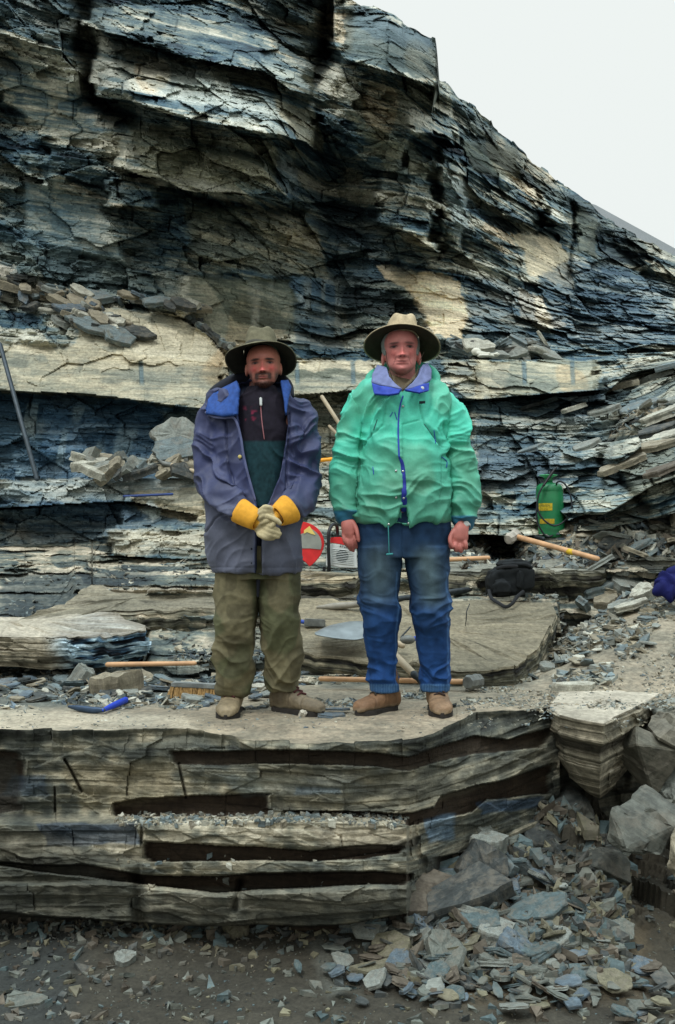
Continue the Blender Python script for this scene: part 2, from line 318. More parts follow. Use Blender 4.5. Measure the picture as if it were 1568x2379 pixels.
# albedo
v = .34 * cells(s, xs, .16, 1.1, 11) + .22 * vn(s * 9, xs * 1.2, seed=12) + .22 * vn(s * 34, xs * 2.2, seed=13) + .22 * vn(s * 95, xs * 7, seed=14)
v = v * .72 + .08 * r1 + .11 * r2 + .09 * r3
v = (v - .5) * 1.85 + .59 - .035 * ss(560, 300, PY) + .03 * (1 - low) + .16 * fbm(x0 * .8, z0 * .8, o=3, seed=51)
v = v + .10 * (vn(x0 * 22, z0 * 2.2, seed=61) - .5)
warm = (.35 + .35 * ss(560, 700, PY))[..., None] * ss(.0, .5, fbm(x0 * .9 + 3, z0 * 1.3, o=4, seed=52))[..., None]
col = ramp(v) * (1 - warm) + ramp(v, RAMP_W) * warm
PW = [
    (SMOOTH[0], (205, 188, 158), .95, 4), (SMOOTH[1], (190, 178, 152), .9, 5), ([(1206, 669), (1263, 690), (1273, 726), (1315, 752), (1305, 767), (1263, 767), (1206, 741)], (212, 202, 184), .95, 4),
    (SMOOTH[2], (92, 88, 70), .8, 8), (SMOOTH[3], (98, 92, 74), .8, 6), ([(921, 540), (1000, 548), (1003, 572), (940, 562)], (198, 190, 168), .9, 3),
    ([(770, 640), (905, 650), (968, 700), (990, 770), (860, 790), (800, 720)], (66, 64, 52), .7, 8),
    ([(740, 470), (900, 520), (1010, 600), (960, 640), (860, 610), (830, 760), (770, 700)], (64, 72, 74), .5, 14),  # gully: part of its shade is in this colour
    ([(550, -60), (760, -60), (780, 90), (740, 200), (700, 150), (600, 60)], (62, 66, 66), .5, 10),  # gap beside the big block: softened shade painted on the rock
    ([(800, 20), (840, 5), (1012, 93), (1018, 190), (960, 175), (800, 125)], (62, 68, 62), .85, 4),
    ([(820, 15), (900, 40), (1000, 95), (1000, 125), (880, 90), (810, 60)], (72, 84, 88), .7, 8),
    ([(180, -60), (250, -60), (300, 200), (400, 290), (300, 300), (215, 250)], (66, 74, 74), .45, 12),  # left fissure: mild shade painted into the recess
    ([(0, -60), (180, -60), (200, 120), (100, 100), (0, 40)], (52, 66, 72), .6, 20),
    ([(330, 100), (430, 160), (560, 200), (700, 250), (740, 330), (560, 280), (400, 240), (330, 190)], (148, 160, 160), .55, 12),
    ([(640, 230), (735, 260), (750, 350), (690, 325)], (170, 158, 130), .7, 8), ([(600, 130), (730, 200), (725, 215), (640, 190)], (150, 156, 148), .7, 6),
    ([(290, 280), (480, 310), (690, 350), (690, 450), (560, 440), (330, 400)], (148, 146, 124), .6, 12),
    ([(640, 340), (700, 380), (690, 470), (640, 440)], (80, 98, 112), .6, 10),
    ([(800, 260), (960, 330), (1020, 420), (900, 400)], (158, 158, 138), .55, 10),
    ([(1030, 400), (1080, 420), (1090, 560), (1050, 540)], (142, 156, 158), .7, 6),
    ([(430, 480), (700, 500), (770, 640), (640, 640), (440, 600)], (154, 146, 122), .6, 16),
    ([(650, 520), (740, 540), (750, 600), (670, 570)], (182, 172, 148), .7, 10),
    ([(440, 640), (680, 650), (690, 775), (540, 800), (440, 750)], (100, 94, 72), .75, 8),
    ([(670, 640), (770, 650), (800, 720), (690, 715)], (112, 132, 144), .65, 6),
    ([(680, 700), (790, 710), (800, 830), (690, 800)], (58, 74, 84), .6, 10),
    ([(0, 400), (260, 450), (430, 640), (400, 700), (0, 640)], (108, 124, 128), .45, 18),
    ([(0, 560), (300, 600), (420, 690), (0, 660)], (98, 98, 84), .5, 12),
    ([(1090, 640), (1240, 660), (1260, 830), (1090, 800)], (66, 78, 86), .6, 12),
    ([(1320, 600), (1568, 660), (1568, 800), (1300, 800), (1250, 650)], (72, 84, 94), .6, 14),
    ([(1385, 520), (1500, 560), (1500, 620), (1400, 620)], (50, 54, 56), .7, 8),
    ([(1050, 230), (1300, 430), (1568, 600), (1700, 700), (1568, 620), (1390, 520), (1200, 420), (1060, 300)], (86, 84, 74), .6, 10),
    ([(210, 712), (400, 728), (480, 775), (540, 850), (300, 850), (160, 820)], (166, 157, 134), .8, 6),
    ([(-520, 800), (160, 800), (540, 850), (860, 836), (860, 912), (500, 955), (200, 915), (-520, 905)], (164, 155, 132), .78, 5),
    ([(540, 836), (900, 836), (900, 862), (540, 858)], (198, 188, 164), .8, 3), ([(560, 858), (900, 862), (900, 876), (520, 876)], (112, 106, 86), .85, 3),
    ([(-520, 905), (200, 918), (480, 955), (480, 1110), (-520, 1115)], (62, 88, 108), .9, 3),
    ([(370, 960), (470, 950), (480, 1060), (380, 1050)], (134, 136, 124), .6, 12),
    ([(640, 915), (860, 905), (860, 1085), (640, 1085)], (158, 146, 124), .75, 8), ([(690, 965), (800, 960), (800, 990), (700, 995)], (104, 98, 80), .85, 4),
    ([(1100, 838), (1390, 838), (1395, 900), (1100, 925)], (152, 146, 124), .85, 4), ([(1020, 842), (1180, 842), (1170, 925), (1080, 925)], (192, 182, 158), .5, 10),
    ([(1110, 925), (1420, 905), (1430, 1130), (1110, 1130)], (98, 104, 104), .5, 14),
    ([(1400, 880), (1700, 760), (1700, 1160), (1400, 1140)], (112, 110, 98), .5, 14), ([(1280, 920), (1360, 905), (1370, 980), (1290, 985)], (132, 144, 152), .5, 8),
    ([(1110, 1040), (1300, 1050), (1300, 1130), (1110, 1150)], (62, 74, 84), .6, 10), ([(1440, 1070), (1568, 1040), (1568, 1150), (1460, 1150)], (126, 116, 94), .6, 5),
    ([(-520, 1118), (480, 1108), (480, 1160), (-520, 1168)], (130, 136, 134), .8, 6), ([(0, 1160), (330, 1165), (480, 1215), (300, 1230), (250, 1300), (0, 1310)], (66, 80, 92), .7, 10),
    ([(40, 1170), (290, 1165), (350, 1200), (240, 1215)], (58, 80, 98), .7, 8), ([(310, 1140), (500, 1130), (500, 1215), (400, 1205), (320, 1180)], (160, 148, 124), .85, 4),
    ([(350, 1160), (380, 1190), (360, 1215), (330, 1185)], (190, 200, 200), .8, 4), ([(250, 1232), (500, 1222), (500, 1290), (260, 1290)], (158, 150, 132), .75, 10),
    ([(0, 1300), (500, 1300), (500, 1440), (0, 1440)], (80, 88, 88), .7, 14), ([(390, 1305), (510, 1300), (510, 1330), (380, 1330)], (176, 172, 158), .8, 4),
    ([(640, 1085), (1110, 1085), (1110, 1340), (640, 1340)], (122, 120, 108), .5, 14),
]
wobp = (wobx * 1.3 + 7 * fbm(x0 * 17, z0 * 17, o=3, seed=23), woby * 1.3 + 5 * fbm(x0 * 17, z0 * 26, o=3, seed=24))
PW = [(a, b, c * .9, max(3, d * .55)) for a, b, c, d in PW]
col = col * (1 - .6 * crk[..., None])
col = paint(col, PW, PX, PY, np.clip(v, 0, 1), wobp)
# vertical saw cuts and pale water marks down the dark face on the left
cut = ss(.58, .66, vn(x0 * 9, z0 * .8, seed=71)) * ss(0, 12, sdf([(0, 925), (460, 960), (470, 1100), (0, 1110)], PX, PY)) * ss(.3, .6, vn(x0 * 2, z0 * 3, seed=72))
col = col * (1 - .75 * cut[..., None]) + lin((140, 160, 170)) * .75 * cut[..., None]
st = ss(.60, .8, vn(x0 * 13, z0 * 1.1, seed=73)) * ss(0, 25, sdf([(560, 640), (800, 640), (820, 800), (560, 800)], PX, PY))
col = col * (1 - .4 * st[..., None]) + lin((170, 170, 158)) * .4 * st[..., None]
for q in (328, 536, 690, 820, 1218, 1330):                   # drill cuts in the pale bed
    d_ = np.abs(PX - q - (PY - 860) * .05) / 6.0
    m_ = (1 - ss(.6, 1.1, d_)) * ss(836, 842, PY) * (1 - ss(885, 900, PY)) * .7
    col = col * (1 - m_[..., None]) + lin((88, 104, 108)) * m_[..., None]; D1 = D1 + m_ * .03
rust = ss(.72, .8, vn(x0 * 2.1 + 9, z0 * 1.6, seed=81)) * .35
col = col * (1 - rust[..., None]) + col * np.array([1.35, .95, .62]) * rust[..., None]
WALL_D = D1
X = (PX - CX) / F * D1; Z = CZ - (PY - HY) / F * D1
# carry the top of the cliff back as a hillside
bk = []; bc = []
for i in range(1, 16):
    dd = i * i * 0.05
    bk.append(np.stack([X[-1] * (1 + dd * .02), D1[-1] + dd, Z[-1] - 0.02 * i + .05 * fbm(X[-1] * 2, i * .5 + 0 * X[-1], o=2, seed=9)], -1)); bc.append(col[-1])
V = np.concatenate([np.stack([X, D1, Z], -1), np.array(bk)], 0); CC = np.concatenate([col, np.array(bc)], 0)
CC = cool(CC)
cliff = mesh_np('cliff', V.reshape(-1, 3), grid_faces(V.shape[0], V.shape[1]), M_ROCK, np.clip(CC.reshape(-1, 3), .004, .75))
tag(cliff, kind='structure')
# ---------------------------------------------------------------- far hillside
hx = np.linspace(2, 40, 60); hy = np.linspace(0, 1, 30)
HX, HT = np.meshgrid(hx, hy)
hz_top = np.interp(CX + F * HX / 45, [1200, 1380, 1568, 2200], [430, 474, 577, 930])
HZ = (CZ - (hz_top - HY) / F * 45) * HT + .5 * fbm(HX * .5, HT * 6, o=4, seed=90) * HT * (1 - HT)
HYy = 45 - 8 * (1 - HT)
hc = lin((128, 132, 132)) * (0.85 + .35 * vn(HX * 1.5, HT * 20, seed=91))[..., None]
far_hill = mesh_np('far_hill', np.stack([HX, HYy, HZ - 1.0 * (1 - HT)], -1).reshape(-1, 3), grid_faces(30, 60), M_DIRT, hc.reshape(-1, 3), smooth=True)
tag(far_hill, kind='structure')

# ---------------------------------------------------------------- bench: edge line, top and front face
bpx = np.arange(-520, 2100, 2.0)
EDGE = [(-520, 4.4), (0, 4.42), (300, 4.44), (430, 4.45), (600, 4.32), (900, 4.30), (1000, 4.42), (1080, 4.66), (1110, 4.86), (1180, 4.90), (1240, 4.98), (1290, 5.05), (1420, 5.2), (1568, 5.3), (2100, 5.5)]
edgeD = pl(EDGE, bpx) + .03 * fbm(bpx / 60.0, 0 * bpx, o=4, seed=101) + .05 * (hsh(np.floor(bpx / 46 + .4 * np.sin(bpx / 90)), 0, 0, 7) - .5)
def height(px, D):
    """ground height of the bench and the steps behind it"""
    x = (px - CX) / F * D
    n1 = fbm(x * 3, D * 3, o=4, seed=111); n2 = fbm(x * 9, D * 9, o=3, seed=112)
    z = 0.008 * n1 + 0.004 * n2
    z = z - .035 * ss(.30, 0, D - pl(EDGE, px)) * ss(400, 620, px) * (1 - ss(950, 1080, px))
    nj = .10 * fbm(x * 2.2, D * 0 + 1, o=4, seed=113) + .02 * (hsh(np.floor(x / .33), 0, 0, 8) - .5)
    def tier(z, E, lo, h0, slope, soft=.02, rough=.012, taper=25):
        xs_ = [p[0] for p in E]; e = pl(E, px) + nj
        m = ss(min(xs_) - taper, min(xs_), px) * (1 - ss(max(xs_), max(xs_) + taper, px)) if lo else 1
        lam = .018 * (hsh(np.floor((D - e) / .11 + .8 * n1), np.floor(x / .6 + n1), 2, 12) - .5)
        t = ss(0, soft, D - e) * m
        return np.where(t > 0, np.maximum(z, z * (1 - t) + (h0 + slope * np.clip(D - e, 0, 3) + rough * n2 + .02 * n1 + lam) * t), z)
    z = tier(z, [(350, 6.2), (560, 6.15), (740, 6.05)], True, .10, .28)
    z = tier(z, [(620, 5.85), (900, 5.8), (1080, 5.75), (1250, 5.9), (1300, 6.1)], True, .03, .02, soft=.03)
    z = tier(z, [(640, 5.98), (900, 5.92), (1080, 5.80), (1235, 5.92), (1290, 6.2)], True, .03, .42 * (1 - ss(6.45, 6.5, D)) * 1.0, soft=.05)
    z = tier(z, [(-520, 6.75), (120, 6.75), (210, 6.7), (520, 6.7), (700, 6.75)], True, .33, .30)
    z = tier(z, [(180, 6.95), (250, 6.92), (520, 7.0), (700, 7.1)], True, .50, .22)
    z = tier(z, [(600, 6.75), (860, 6.7), (1100, 6.75), (1290, 6.9)], True, .43, .14)
    z = tier(z, [(600, 7.0), (840, 7.0), (1120, 7.0)], True, .57, .10)
    z = tier(z, [(1090, 7.1), (1240, 7.15), (1400, 7.3)], True, .64, .03)
    z = tier(z, [(440, 7.6), (1120, 7.5)], True, .68, .20)
    right = ss(1150, 1560, px)
    zp = .34 * right * ss(5.35, 6.5, D) + .12 * right * ss(6.3, 7.0, D)
    z = np.where(px > 1060, np.maximum(z, zp + .02 * n1 + .006 * n2), z)
    k = ss(1120, 1230, px)
    zr = .62 + .25 * ss(7.3, 8.2, D) + .35 * ss(8.2, 9.0, D) + right * (.35 * ss(7.0, 8.2, D) + .5 * ss(7.8, 9.2, D))
    z = np.where(D > 7.2, np.maximum(z, (zr + .07 * n1 + .02 * n2) * k), z)
    gut = ss(1380, 1470, px) * ss(6.6, 7.4, D)
    return z + gut * .10 * (n1 + .4)
td = np.linspace(0, 1, 1500)[:, None]
TD = edgeD[None, :] * (1 - td) + 9.6 * td
TZ = height(np.repeat(bpx[None, :], 1500, 0), TD)
nD = 620                                            # rows spaced evenly along the ground, so risers get their share
arc = np.concatenate([np.zeros((1, len(bpx))), np.cumsum(np.hypot(np.diff(TD, axis=0) / (TD[1:] / 5), np.diff(TZ, axis=0) * 2.2), 0)], 0)
BD = np.empty((nD, len(bpx))); BZ = np.empty_like(BD)
for j in range(len(bpx)):
    q_ = np.linspace(0, arc[-1, j], nD); BD[:, j] = np.interp(q_, arc[:, j], TD[:, j]); BZ[:, j] = np.interp(q_, arc[:, j], TZ[:, j])
BP = np.repeat(bpx[None, :], nD, 0)
_gz = np.abs(np.gradient(BZ)[0]); _gd = np.abs(np.gradient(BD)[0]) + 1e-6
steep = ss(.35, 1.2, _gz / _gd)
_x = (BP - CX) / F * BD
rz = BZ + .03 * fbm(_x * 1.5, BD * 1.5, o=3, seed=118)
ro = .13 * facets(_x, rz, .45, .12, 37)[0] + .06 * (cells(rz, _x, .10, .6, 31) - .5) + .022 * (cells(rz, _x, .03, .22, 32) - .5)
ro = ro * (1 - .6 * ss(1020, 1060, BP) * (1 - ss(1280, 1300, BP)) * (1 - ss(6.4, 6.6, BD)))
BD = BD - ro * steep * ss(5.4, 5.7, BD)
BZ = BZ + .012 * (vn(_x * 14, BD * 14, seed=119) - .5) * ss(5.6, 6.0, BD)
BX = (BP - CX) / F * BD
BPY = HY + (CZ - BZ) / BD * F
# tan dust on the trodden top, grey rock on the steps
vb = .40 * vn(BX * 5, BD * 7, seed=121) + .30 * vn(BX * 16, BD * 20, seed=122) + .3 * vn(BX * 45, BD * 45, seed=123)
vb2 = .30 * cells(rz, _x, .035, .5, 34) + .2 * vn(BX * 2, BZ * 40, seed=124) + .2 * vn(BX * 9, BZ * 120, seed=125) + .3 * vb
bcol = lin((150, 140, 122)) * (.62 + .75 * vb)[..., None]
grey = ramp(np.clip((vb2 - .5) * 1.7 + .60, 0, 1)); wmr = ramp(np.clip((vb2 - .5) * 1.5 + .62, 0, 1), RAMP_W)
rk = .55 * grey + .45 * wmr
mrock = np.clip(ss(5.55, 6.0, BD) * (1 - ss(1180, 1330, BP)) + steep, 0, 1)[..., None]
bcol = bcol * (1 - mrock) + rk * mrock
BW = [([(-520, 1480), (0, 1560), (300, 1540), (520, 1545), (640, 1580), (520, 1620), (300, 1640), (0, 1650), (-520, 1650)], (78, 84, 82), .75, 14),
      ([(-520, 1640), (0, 1648), (420, 1660), (470, 1700), (-520, 1700)], (170, 166, 150), .7, 10),
      ([(480, 1440), (700, 1440), (740, 1560), (640, 1600), (500, 1560)], (88, 84, 74), .6, 12),
      ([(700, 1360), (850, 1350), (860, 1400), (690, 1405)], (82, 66, 48), .7, 6), ([(840, 1400), (1290, 1400), (1280, 1440), (850, 1440)], (176, 166, 148), .7, 6),
      ([(1050, 1420), (1290, 1400), (1270, 1500), (1180, 1570), (1050, 1560)], (112, 108, 94), .7, 8), ([(690, 1470), (850, 1490), (850, 1560), (700, 1550)], (62, 62, 54), .6, 8),
      ([(690, 1335), (850, 1335), (850, 1350), (690, 1352)], (170, 164, 148), .7, 4), ([(930, 1480), (1060, 1470), (1060, 1560), (930, 1560)], (96, 88, 74), .6, 10),
      ([(1300, 1450), (1568, 1420), (1568, 1560), (1380, 1600), (1200, 1600)], (138, 130, 114), .6, 20), ([(1380, 1180), (1568, 1150), (1568, 1330), (1420, 1320)], (82, 74, 62), .7, 16),
      ([(1110, 1160), (1260, 1150), (1260, 1290), (1110, 1290)], (150, 144, 128), .6, 14), ([(0, 1330), (380, 1330), (250, 1420), (60, 1450), (0, 1450)], (54, 60, 64), .7, 12),
      ([(210, 1362), (520, 1362), (520, 1378), (230, 1376)], (172, 164, 146), .8, 4)]
bcol = paint(bcol, BW, BP, BPY, np.clip(vb2, 0, 1), (9 * fbm(BX * 6, BD * 6, o=3, seed=126), 5 * fbm(BX * 6, BD * 9, o=3, seed=127)))
bcol = cool(bcol, (.80, .88, .88), (.95, .89, .82))
bench = mesh_np('rock_bench', np.stack([BX, BD, BZ], -1).reshape(-1, 3), grid_faces(nD, len(bpx)), M_ROCK, np.clip(bcol.reshape(-1, 3), .004, .75))
tag(bench, kind='structure')

# front face of the bench: beds standing out between soft dark partings
nF = 420
fpy0 = HY + (CZ - BZ[0]) / edgeD * F
ft = np.linspace(0, 1, nF)[:, None]
FPY = fpy0[None, :] * (1 - ft) + 2260 * ft; FPX = np.repeat(bpx[None, :], nF, 0)
FD0 = np.repeat(edgeD[None, :], nF, 0)
smooth_edge = pl([(-520, 4.42), (0, 4.44), (400, 4.42), (800, 4.30), (950, 4.36), (1080, 4.62), (1290, 5.05), (1420, 5.25), (2100, 5.5)], FPX)
FD0 = FD0 * (1 - ss(0, .12, ft)) + smooth_edge * ss(0, .12, ft)
fx = (FPX - CX) / F * FD0; fz = CZ - (FPY - HY) / F * FD0
fs = fz + .05 * fbm(fx * .8, fz * 1.5, o=3, seed=201) - .12 * ss(.3, 1.2, fx) * (fx - .3)
fo = .05 * (cells(fs, fx, .16, 1.3, 21) - .5) + .022 * (cells(fs, fx, .06, .6, 22) - .5) + .010 * (cells(fs, fx, .02, .25, 23) - .5) + .09 * fbm(fx * 1.6, fz * 3, o=5, seed=202)
wf = 1.3 * fbm(fx * 3, fx * 0 + 2, o=4, seed=203) + .35 * (hsh(np.floor(fx / .12), 0, 0, 9) - .5)
wmf = 14 * fbm(fx * 6, fz * 10, o=4, seed=210) + 16 * (hsh(np.floor(fs / .03), 0, 0, 62) - .5)
def rec(T, B, a, b, e=8, jit=3): return -band(FPX, FPY, T, B, a, b, e=e, jit=jit, wob=wf, wm=wmf)
RECS = [
    ([(388, 1745), (700, 1748), (950, 1752), (1100, 1716), (1180, 1722), (1290, 1692)], [(388, 1776), (700, 1780), (950, 1784), (1050, 1765), (1180, 1748), (1290, 1738)], .13, .11),
    ([(250, 1882), (262, 1868), (330, 1856), (470, 1848), (560, 1848), (637, 1850)], [(250, 1897), (400, 1897), (560, 1897), (637, 1897)], .20, .18),
    ([(640, 1889), (902, 1889), (1008, 1876), (1025, 1850), (1169, 1817), (1290, 1776)], [(640, 1899), (902, 1903), (950, 1912), (1008, 1906), (1097, 1892), (1130, 1862), (1252, 1848), (1290, 1850)], .16, .15),
    ([(955, 1905), (985, 1900)], [(955, 2110), (985, 2110)], .22, .22),
    ([(325, 1956), (472, 1962), (611, 1973), (722, 1982), (833, 1968), (950, 1960)], [(325, 2003), (500, 2000), (720, 2006), (850, 1998), (950, 1972)], .17, .15),
    ([(-520, 2005), (0, 2005), (200, 2012), (330, 2034), (450, 2036), (700, 2032), (955, 2024)], [(-520, 2010), (0, 2012), (250, 2046), (400, 2062), (500, 2074), (700, 2067), (955, 2050)], .19, .17),
    ([(-520, 2125), (0, 2120), (100, 2128), (250, 2142), (450, 2152), (600, 2152), (700, 2157), (800, 2152), (870, 2138), (960, 2112)], [(-520, 2290), (960, 2290)], .30, .45),
    ([(985, 1998), (1086, 1984), (1197, 1948), (1290, 1912)], [(985, 2290), (1290, 2290)], .14, .2),
    ([(-520, 1745), (0, 1745), (60, 1750)], [(-520, 1900), (0, 1890), (60, 1880)], .16, .2),
]
_f, _r, _e = facets(fx, fs, .42, .17, 25); _g, _h, _e2 = facets(fx, fs, .12, .05, 26)
fcr = .7 * ss(.03, 0, _e) * (_r > .74)
fo = fo + .03 * _f + .008 * _g - .02 - .02 * fcr
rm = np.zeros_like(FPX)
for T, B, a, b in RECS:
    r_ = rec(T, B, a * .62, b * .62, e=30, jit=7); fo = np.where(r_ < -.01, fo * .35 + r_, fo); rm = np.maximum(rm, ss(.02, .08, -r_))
adv = [([(-520, 1915), (90, 1915), (330, 1914), (600, 1905), (950, 1912)], [(-520, 1990), (90, 1955), (330, 1985), (950, 1972)], .02, .0),
       ([(-520, 2010), (0, 2012), (250, 2046), (400, 2062), (500, 2074), (700, 2067), (955, 2050)], [(-520, 2120), (0, 2120), (250, 2140), (450, 2151), (955, 2112)], .10, .07),
       ([(325, 2003), (500, 2000), (720, 2006), (950, 1972)], [(325, 2034), (700, 2032), (950, 2024)], .06, .05)]
up = lambda T, d: [(x_, y_ + d) for x_, y_ in T]
for T, B, a, b, hgt in (([(-520, 1893), (90, 1893), (330, 1893), (600, 1890), (950, 1896)], [(-520, 2300), (955, 2300)], 0, .15, 20), ([(-520, 2046), (0, 2046), (250, 2048), (400, 2062), (500, 2074), (700, 2067), (955, 2050)], [(-520, 2300), (955, 2300)], 0, .05, 9)):
    fo = fo + band(FPX, FPY, T, up(T, hgt), 0, b, e=6, jit=2, wob=wf) + band(FPX, FPY, up(T, hgt), B, b, b, e=6, jit=2, wob=wf)
for T, B, a, b in adv: fo = fo + band(FPX, FPY, T, B, a, b, e=6, jit=3, wob=wf)
fo *= ss(0, .03, ft); fo = np.where(FPX > 1300, .22 * fbm(fx * 2.2, fz * 2.2, o=5, seed=211) * ss(0, .1, ft) + .12 * facets(fx, fz, .22, .16, 64)[0] * ss(0, .1, ft) - .25 * ss(0, .3, ft), fo)
for pts, wd, dp in (([(415, 1775), (432, 1850)], 2.5, .05), ([(150, 1765), (165, 1790), (190, 1840)], 2.2, .06), ([(127, 1830), (128, 1885)], 2, .04), ([(560, 2050), (545, 2110)], 8, .08), ([(330, 1912), (328, 1960)], 3, .05), ([(320, 2045), (325, 2140)], 16, .10)):
    fo -= dp * np.exp(-(dist_line(pts, FPX, FPY) / wd) ** 2)
kq = np.hanning(9) ** 3; kq /= kq.sum(); fo = sum(kq[i] * np.roll(np.pad(fo, ((4, 4), (0, 0)), mode='edge'), 4 - i, axis=0)[4:-4] for i in range(9))   # weathered, rounded bed edges
FD = FD0 - fo
fv = .16 * cells(fs, fx, .05, .8, 24) + .18 * vn(fs * 20, fx * 1.5, seed=204) + .16 * vn(fs * 80, fx * 6, seed=205) + .26 * vn(fx * 24, fz * 24, seed=206) + .14 * _r + .10 * _h
fv = np.clip((fv - .5) * 1.3 + .44 + .12 * fbm(fx * 1.3, fz * 1.3, o=3, seed=207), 0, 1)
fcol = ramp(np.clip(fv * .95 + .17, 0, 1), RAMP_W) * .7 + ramp(np.clip(fv * .95 + .15, 0, 1)) * .3
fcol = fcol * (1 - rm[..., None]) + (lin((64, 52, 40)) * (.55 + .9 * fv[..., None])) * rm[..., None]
FW = [([(20, 1800), (125, 1800), (125, 1850), (0, 1850)], (58, 74, 88), .7, 6), ([(-520, 1760), (40, 1760), (60, 1900), (-520, 1960)], (66, 66, 60), .6, 10),  # last patch: softened shade of the left hollow, painted in
      ([(85, 1915), (325, 1912), (325, 1960), (100, 1965)], (50, 68, 88), .75, 4), ([(520, 1800), (830, 1805), (850, 1840), (560, 1845)], (150, 160, 158), .5, 10),
      ([(690, 1825), (800, 1828), (800, 1845), (690, 1842)], (88, 118, 140), .7, 4), ([(980, 1905), (1060, 1895), (1060, 1950), (990, 1960)], (120, 150, 176), .6, 5),
      ([(1110, 1865), (1270, 1850), (1270, 1875), (1120, 1890)], (62, 84, 108), .8, 4), ([(150, 1780), (380, 1770), (420, 1850), (180, 1880)], (138, 126, 100), .5, 10),
      ([(-520, 1985), (120, 1985), (330, 2050), (340, 2150), (-520, 2150)], (62, 62, 54), .75, 14), ([(-520, 1900), (100, 1930), (330, 2000), (100, 2010), (-520, 2010)], (70, 68, 60), .6, 10),
      ([(330, 2070), (955, 2055), (955, 2110), (700, 2150), (340, 2150)], (94, 92, 82), .65, 12), ([(700, 1918), (950, 1925), (950, 1968), (740, 1975)], (150, 140, 122), .6, 8),
      ([(600, 1790), (1000, 1790), (1290, 1740), (1290, 1770), (1000, 1870), (640, 1885)], (136, 128, 108), .35, 12),
      ([(1290, 1690), (1600, 1690), (1600, 2200), (1290, 2200)], (72, 70, 62), .5, 20), ([(980, 2000), (1290, 1915), (1290, 2260), (980, 2260)], (52, 54, 52), .7, 16)]  # first patch: shade below the corner block, painted softly
fcol = fcol * (1 - .55 * fcr[..., None])
fcol = paint(fcol, FW, FPX, FPY, fv, (26 * fbm(fx * 6, fz * 9, o=4, seed=208), 9 * fbm(fx * 6, fz * 14, o=4, seed=209)))
fcol = cool(fcol, (.78, .80, .78), (.86, .84, .78))
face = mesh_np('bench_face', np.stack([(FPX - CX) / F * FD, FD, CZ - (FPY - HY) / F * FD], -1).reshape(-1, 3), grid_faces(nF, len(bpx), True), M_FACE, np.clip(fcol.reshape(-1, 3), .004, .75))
tag(face, kind='structure')

# ---------------------------------------------------------------- quarry floor in front
def floor_h(x, y):
    n1 = fbm(x * 2, y * 2, o=4, seed=301); n2 = fbm(x * 12, y * 12, o=3, seed=302)
    z = -.90 + .025 * n1 + .008 * n2 + .03 * ss(3.9, 4.3, y)
    px = CX + F * x / np.maximum(y, .5)
    z = z + .12 * ss(3.85, 4.75, y) * ss(650, 980, px) * (1 - ss(1500, 1700, px)) + .16 * ss(4.4, 5.0, y) * ss(960, 1120, px) * (1 - ss(1330, 1460, px))
    hm = ss(4.15, 4.6, y) * ss(900, 1040, px)
    z = z + hm * (.16 * (cells(x * .9 + y * .3, y, .21, .25, 35) - .5) + .07 * (cells(x + .4 * y, y - .5 * x, .08, .11, 36) - .5) + .05 * fbm(x * 6, y * 6, o=3, seed=303))
    z = z - .12 * ss(1380, 1500, px) * ss(3.7, 4.4, y)
    return z
qx = np.linspace(-3.2, 4.2, 560); qy = np.linspace(1.2, 5.9, 420)
QX, QY = np.meshgrid(qx, qy); QZ = floor_h(QX, QY)
qv = .35 * vn(QX * 4, QY * 4, seed=303) + .35 * vn(QX * 20, QY * 26, seed=304) + .3 * vn(QX * 70, QY * 80, seed=305)
qcol = lin((60, 57, 48)) * (.5 + 1.0 * qv)[..., None]
qpx = CX + F * QX / QY; qpy = HY + (CZ - QZ) / QY * F
qcol = paint(qcol, [([(1420, 1980), (1900, 1980), (1900, 2250), (1500, 2250)], (52, 48, 38), .8, 25), ([(1000, 2160), (1500, 2160), (1500, 2330), (1000, 2330)], (98, 84, 62), .45, 30),  # first patch: shade of the hollow painted into the soil colour
                    ([(-200, 2150), (200, 2150), (150, 2400), (-200, 2400)], (46, 52, 52), .6, 50), ([(700, 2150), (750, 2150), (800, 2320), (760, 2320)], (96, 98, 90), .5, 14)], qpx, qpy, qv, (8 * fbm(QX * 5, QY * 5, seed=306), 0))
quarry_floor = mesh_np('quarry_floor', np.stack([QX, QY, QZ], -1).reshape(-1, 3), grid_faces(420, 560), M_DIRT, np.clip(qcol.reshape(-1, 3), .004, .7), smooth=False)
tag(quarry_floor, kind='structure')
gxx = np.linspace(-1, 1, 41); GX, GY = np.meshgrid(gxx * 60, gxx * 60)
ground = mesh_np('ground', np.stack([GX, GY, -1.25 + .1 * fbm(GX * .2, GY * .2, seed=310)], -1).reshape(-1, 3), grid_faces(41, 41), M_DIRT, np.tile(lin((84, 84, 76)), (1681, 1)), smooth=True)
tag(ground, kind='structure')
# ---------------------------------------------------------------- loose rock
bpy.context.view_layer.update()
TERR = [cliff, bench, face, quarry_floor]
def hit(px, py, objs=None):
    o = Vector((0, 0, CZ)); d = (P(px, py, 1.0) - o).normalized(); best = None
    for t in (objs or TERR):
        ok, p, n, i = t.ray_cast(o, d)
        if ok and (best is None or (p - o).length < (best[0] - o).length): best = (p, n)
    return best
def drop(x, y, ztop=3.0, objs=None):
    best = None
    for t in (objs or [bench, quarry_floor]):
        ok, p, n, i = t.ray_cast(Vector((x, y, ztop)), Vector((0, 0, -1)))
        if ok and (best is None or p.z > best.z): best = p
    return best if best is not None else Vector((x, y, 0))
def bm_obj(name, bm, mat, parent=None, smooth=False, mats=None):
    me = bpy.data.meshes.new(name); bm.normal_update(); bm.to_mesh(me); bm.free()
    for m in (mats or [mat]): me.materials.append(m)
    for p in me.polygons: p.use_smooth = smooth
    o = bpy.data.objects.new(name, me); C.objects.link(o)
    if parent: o.parent = parent
    return o
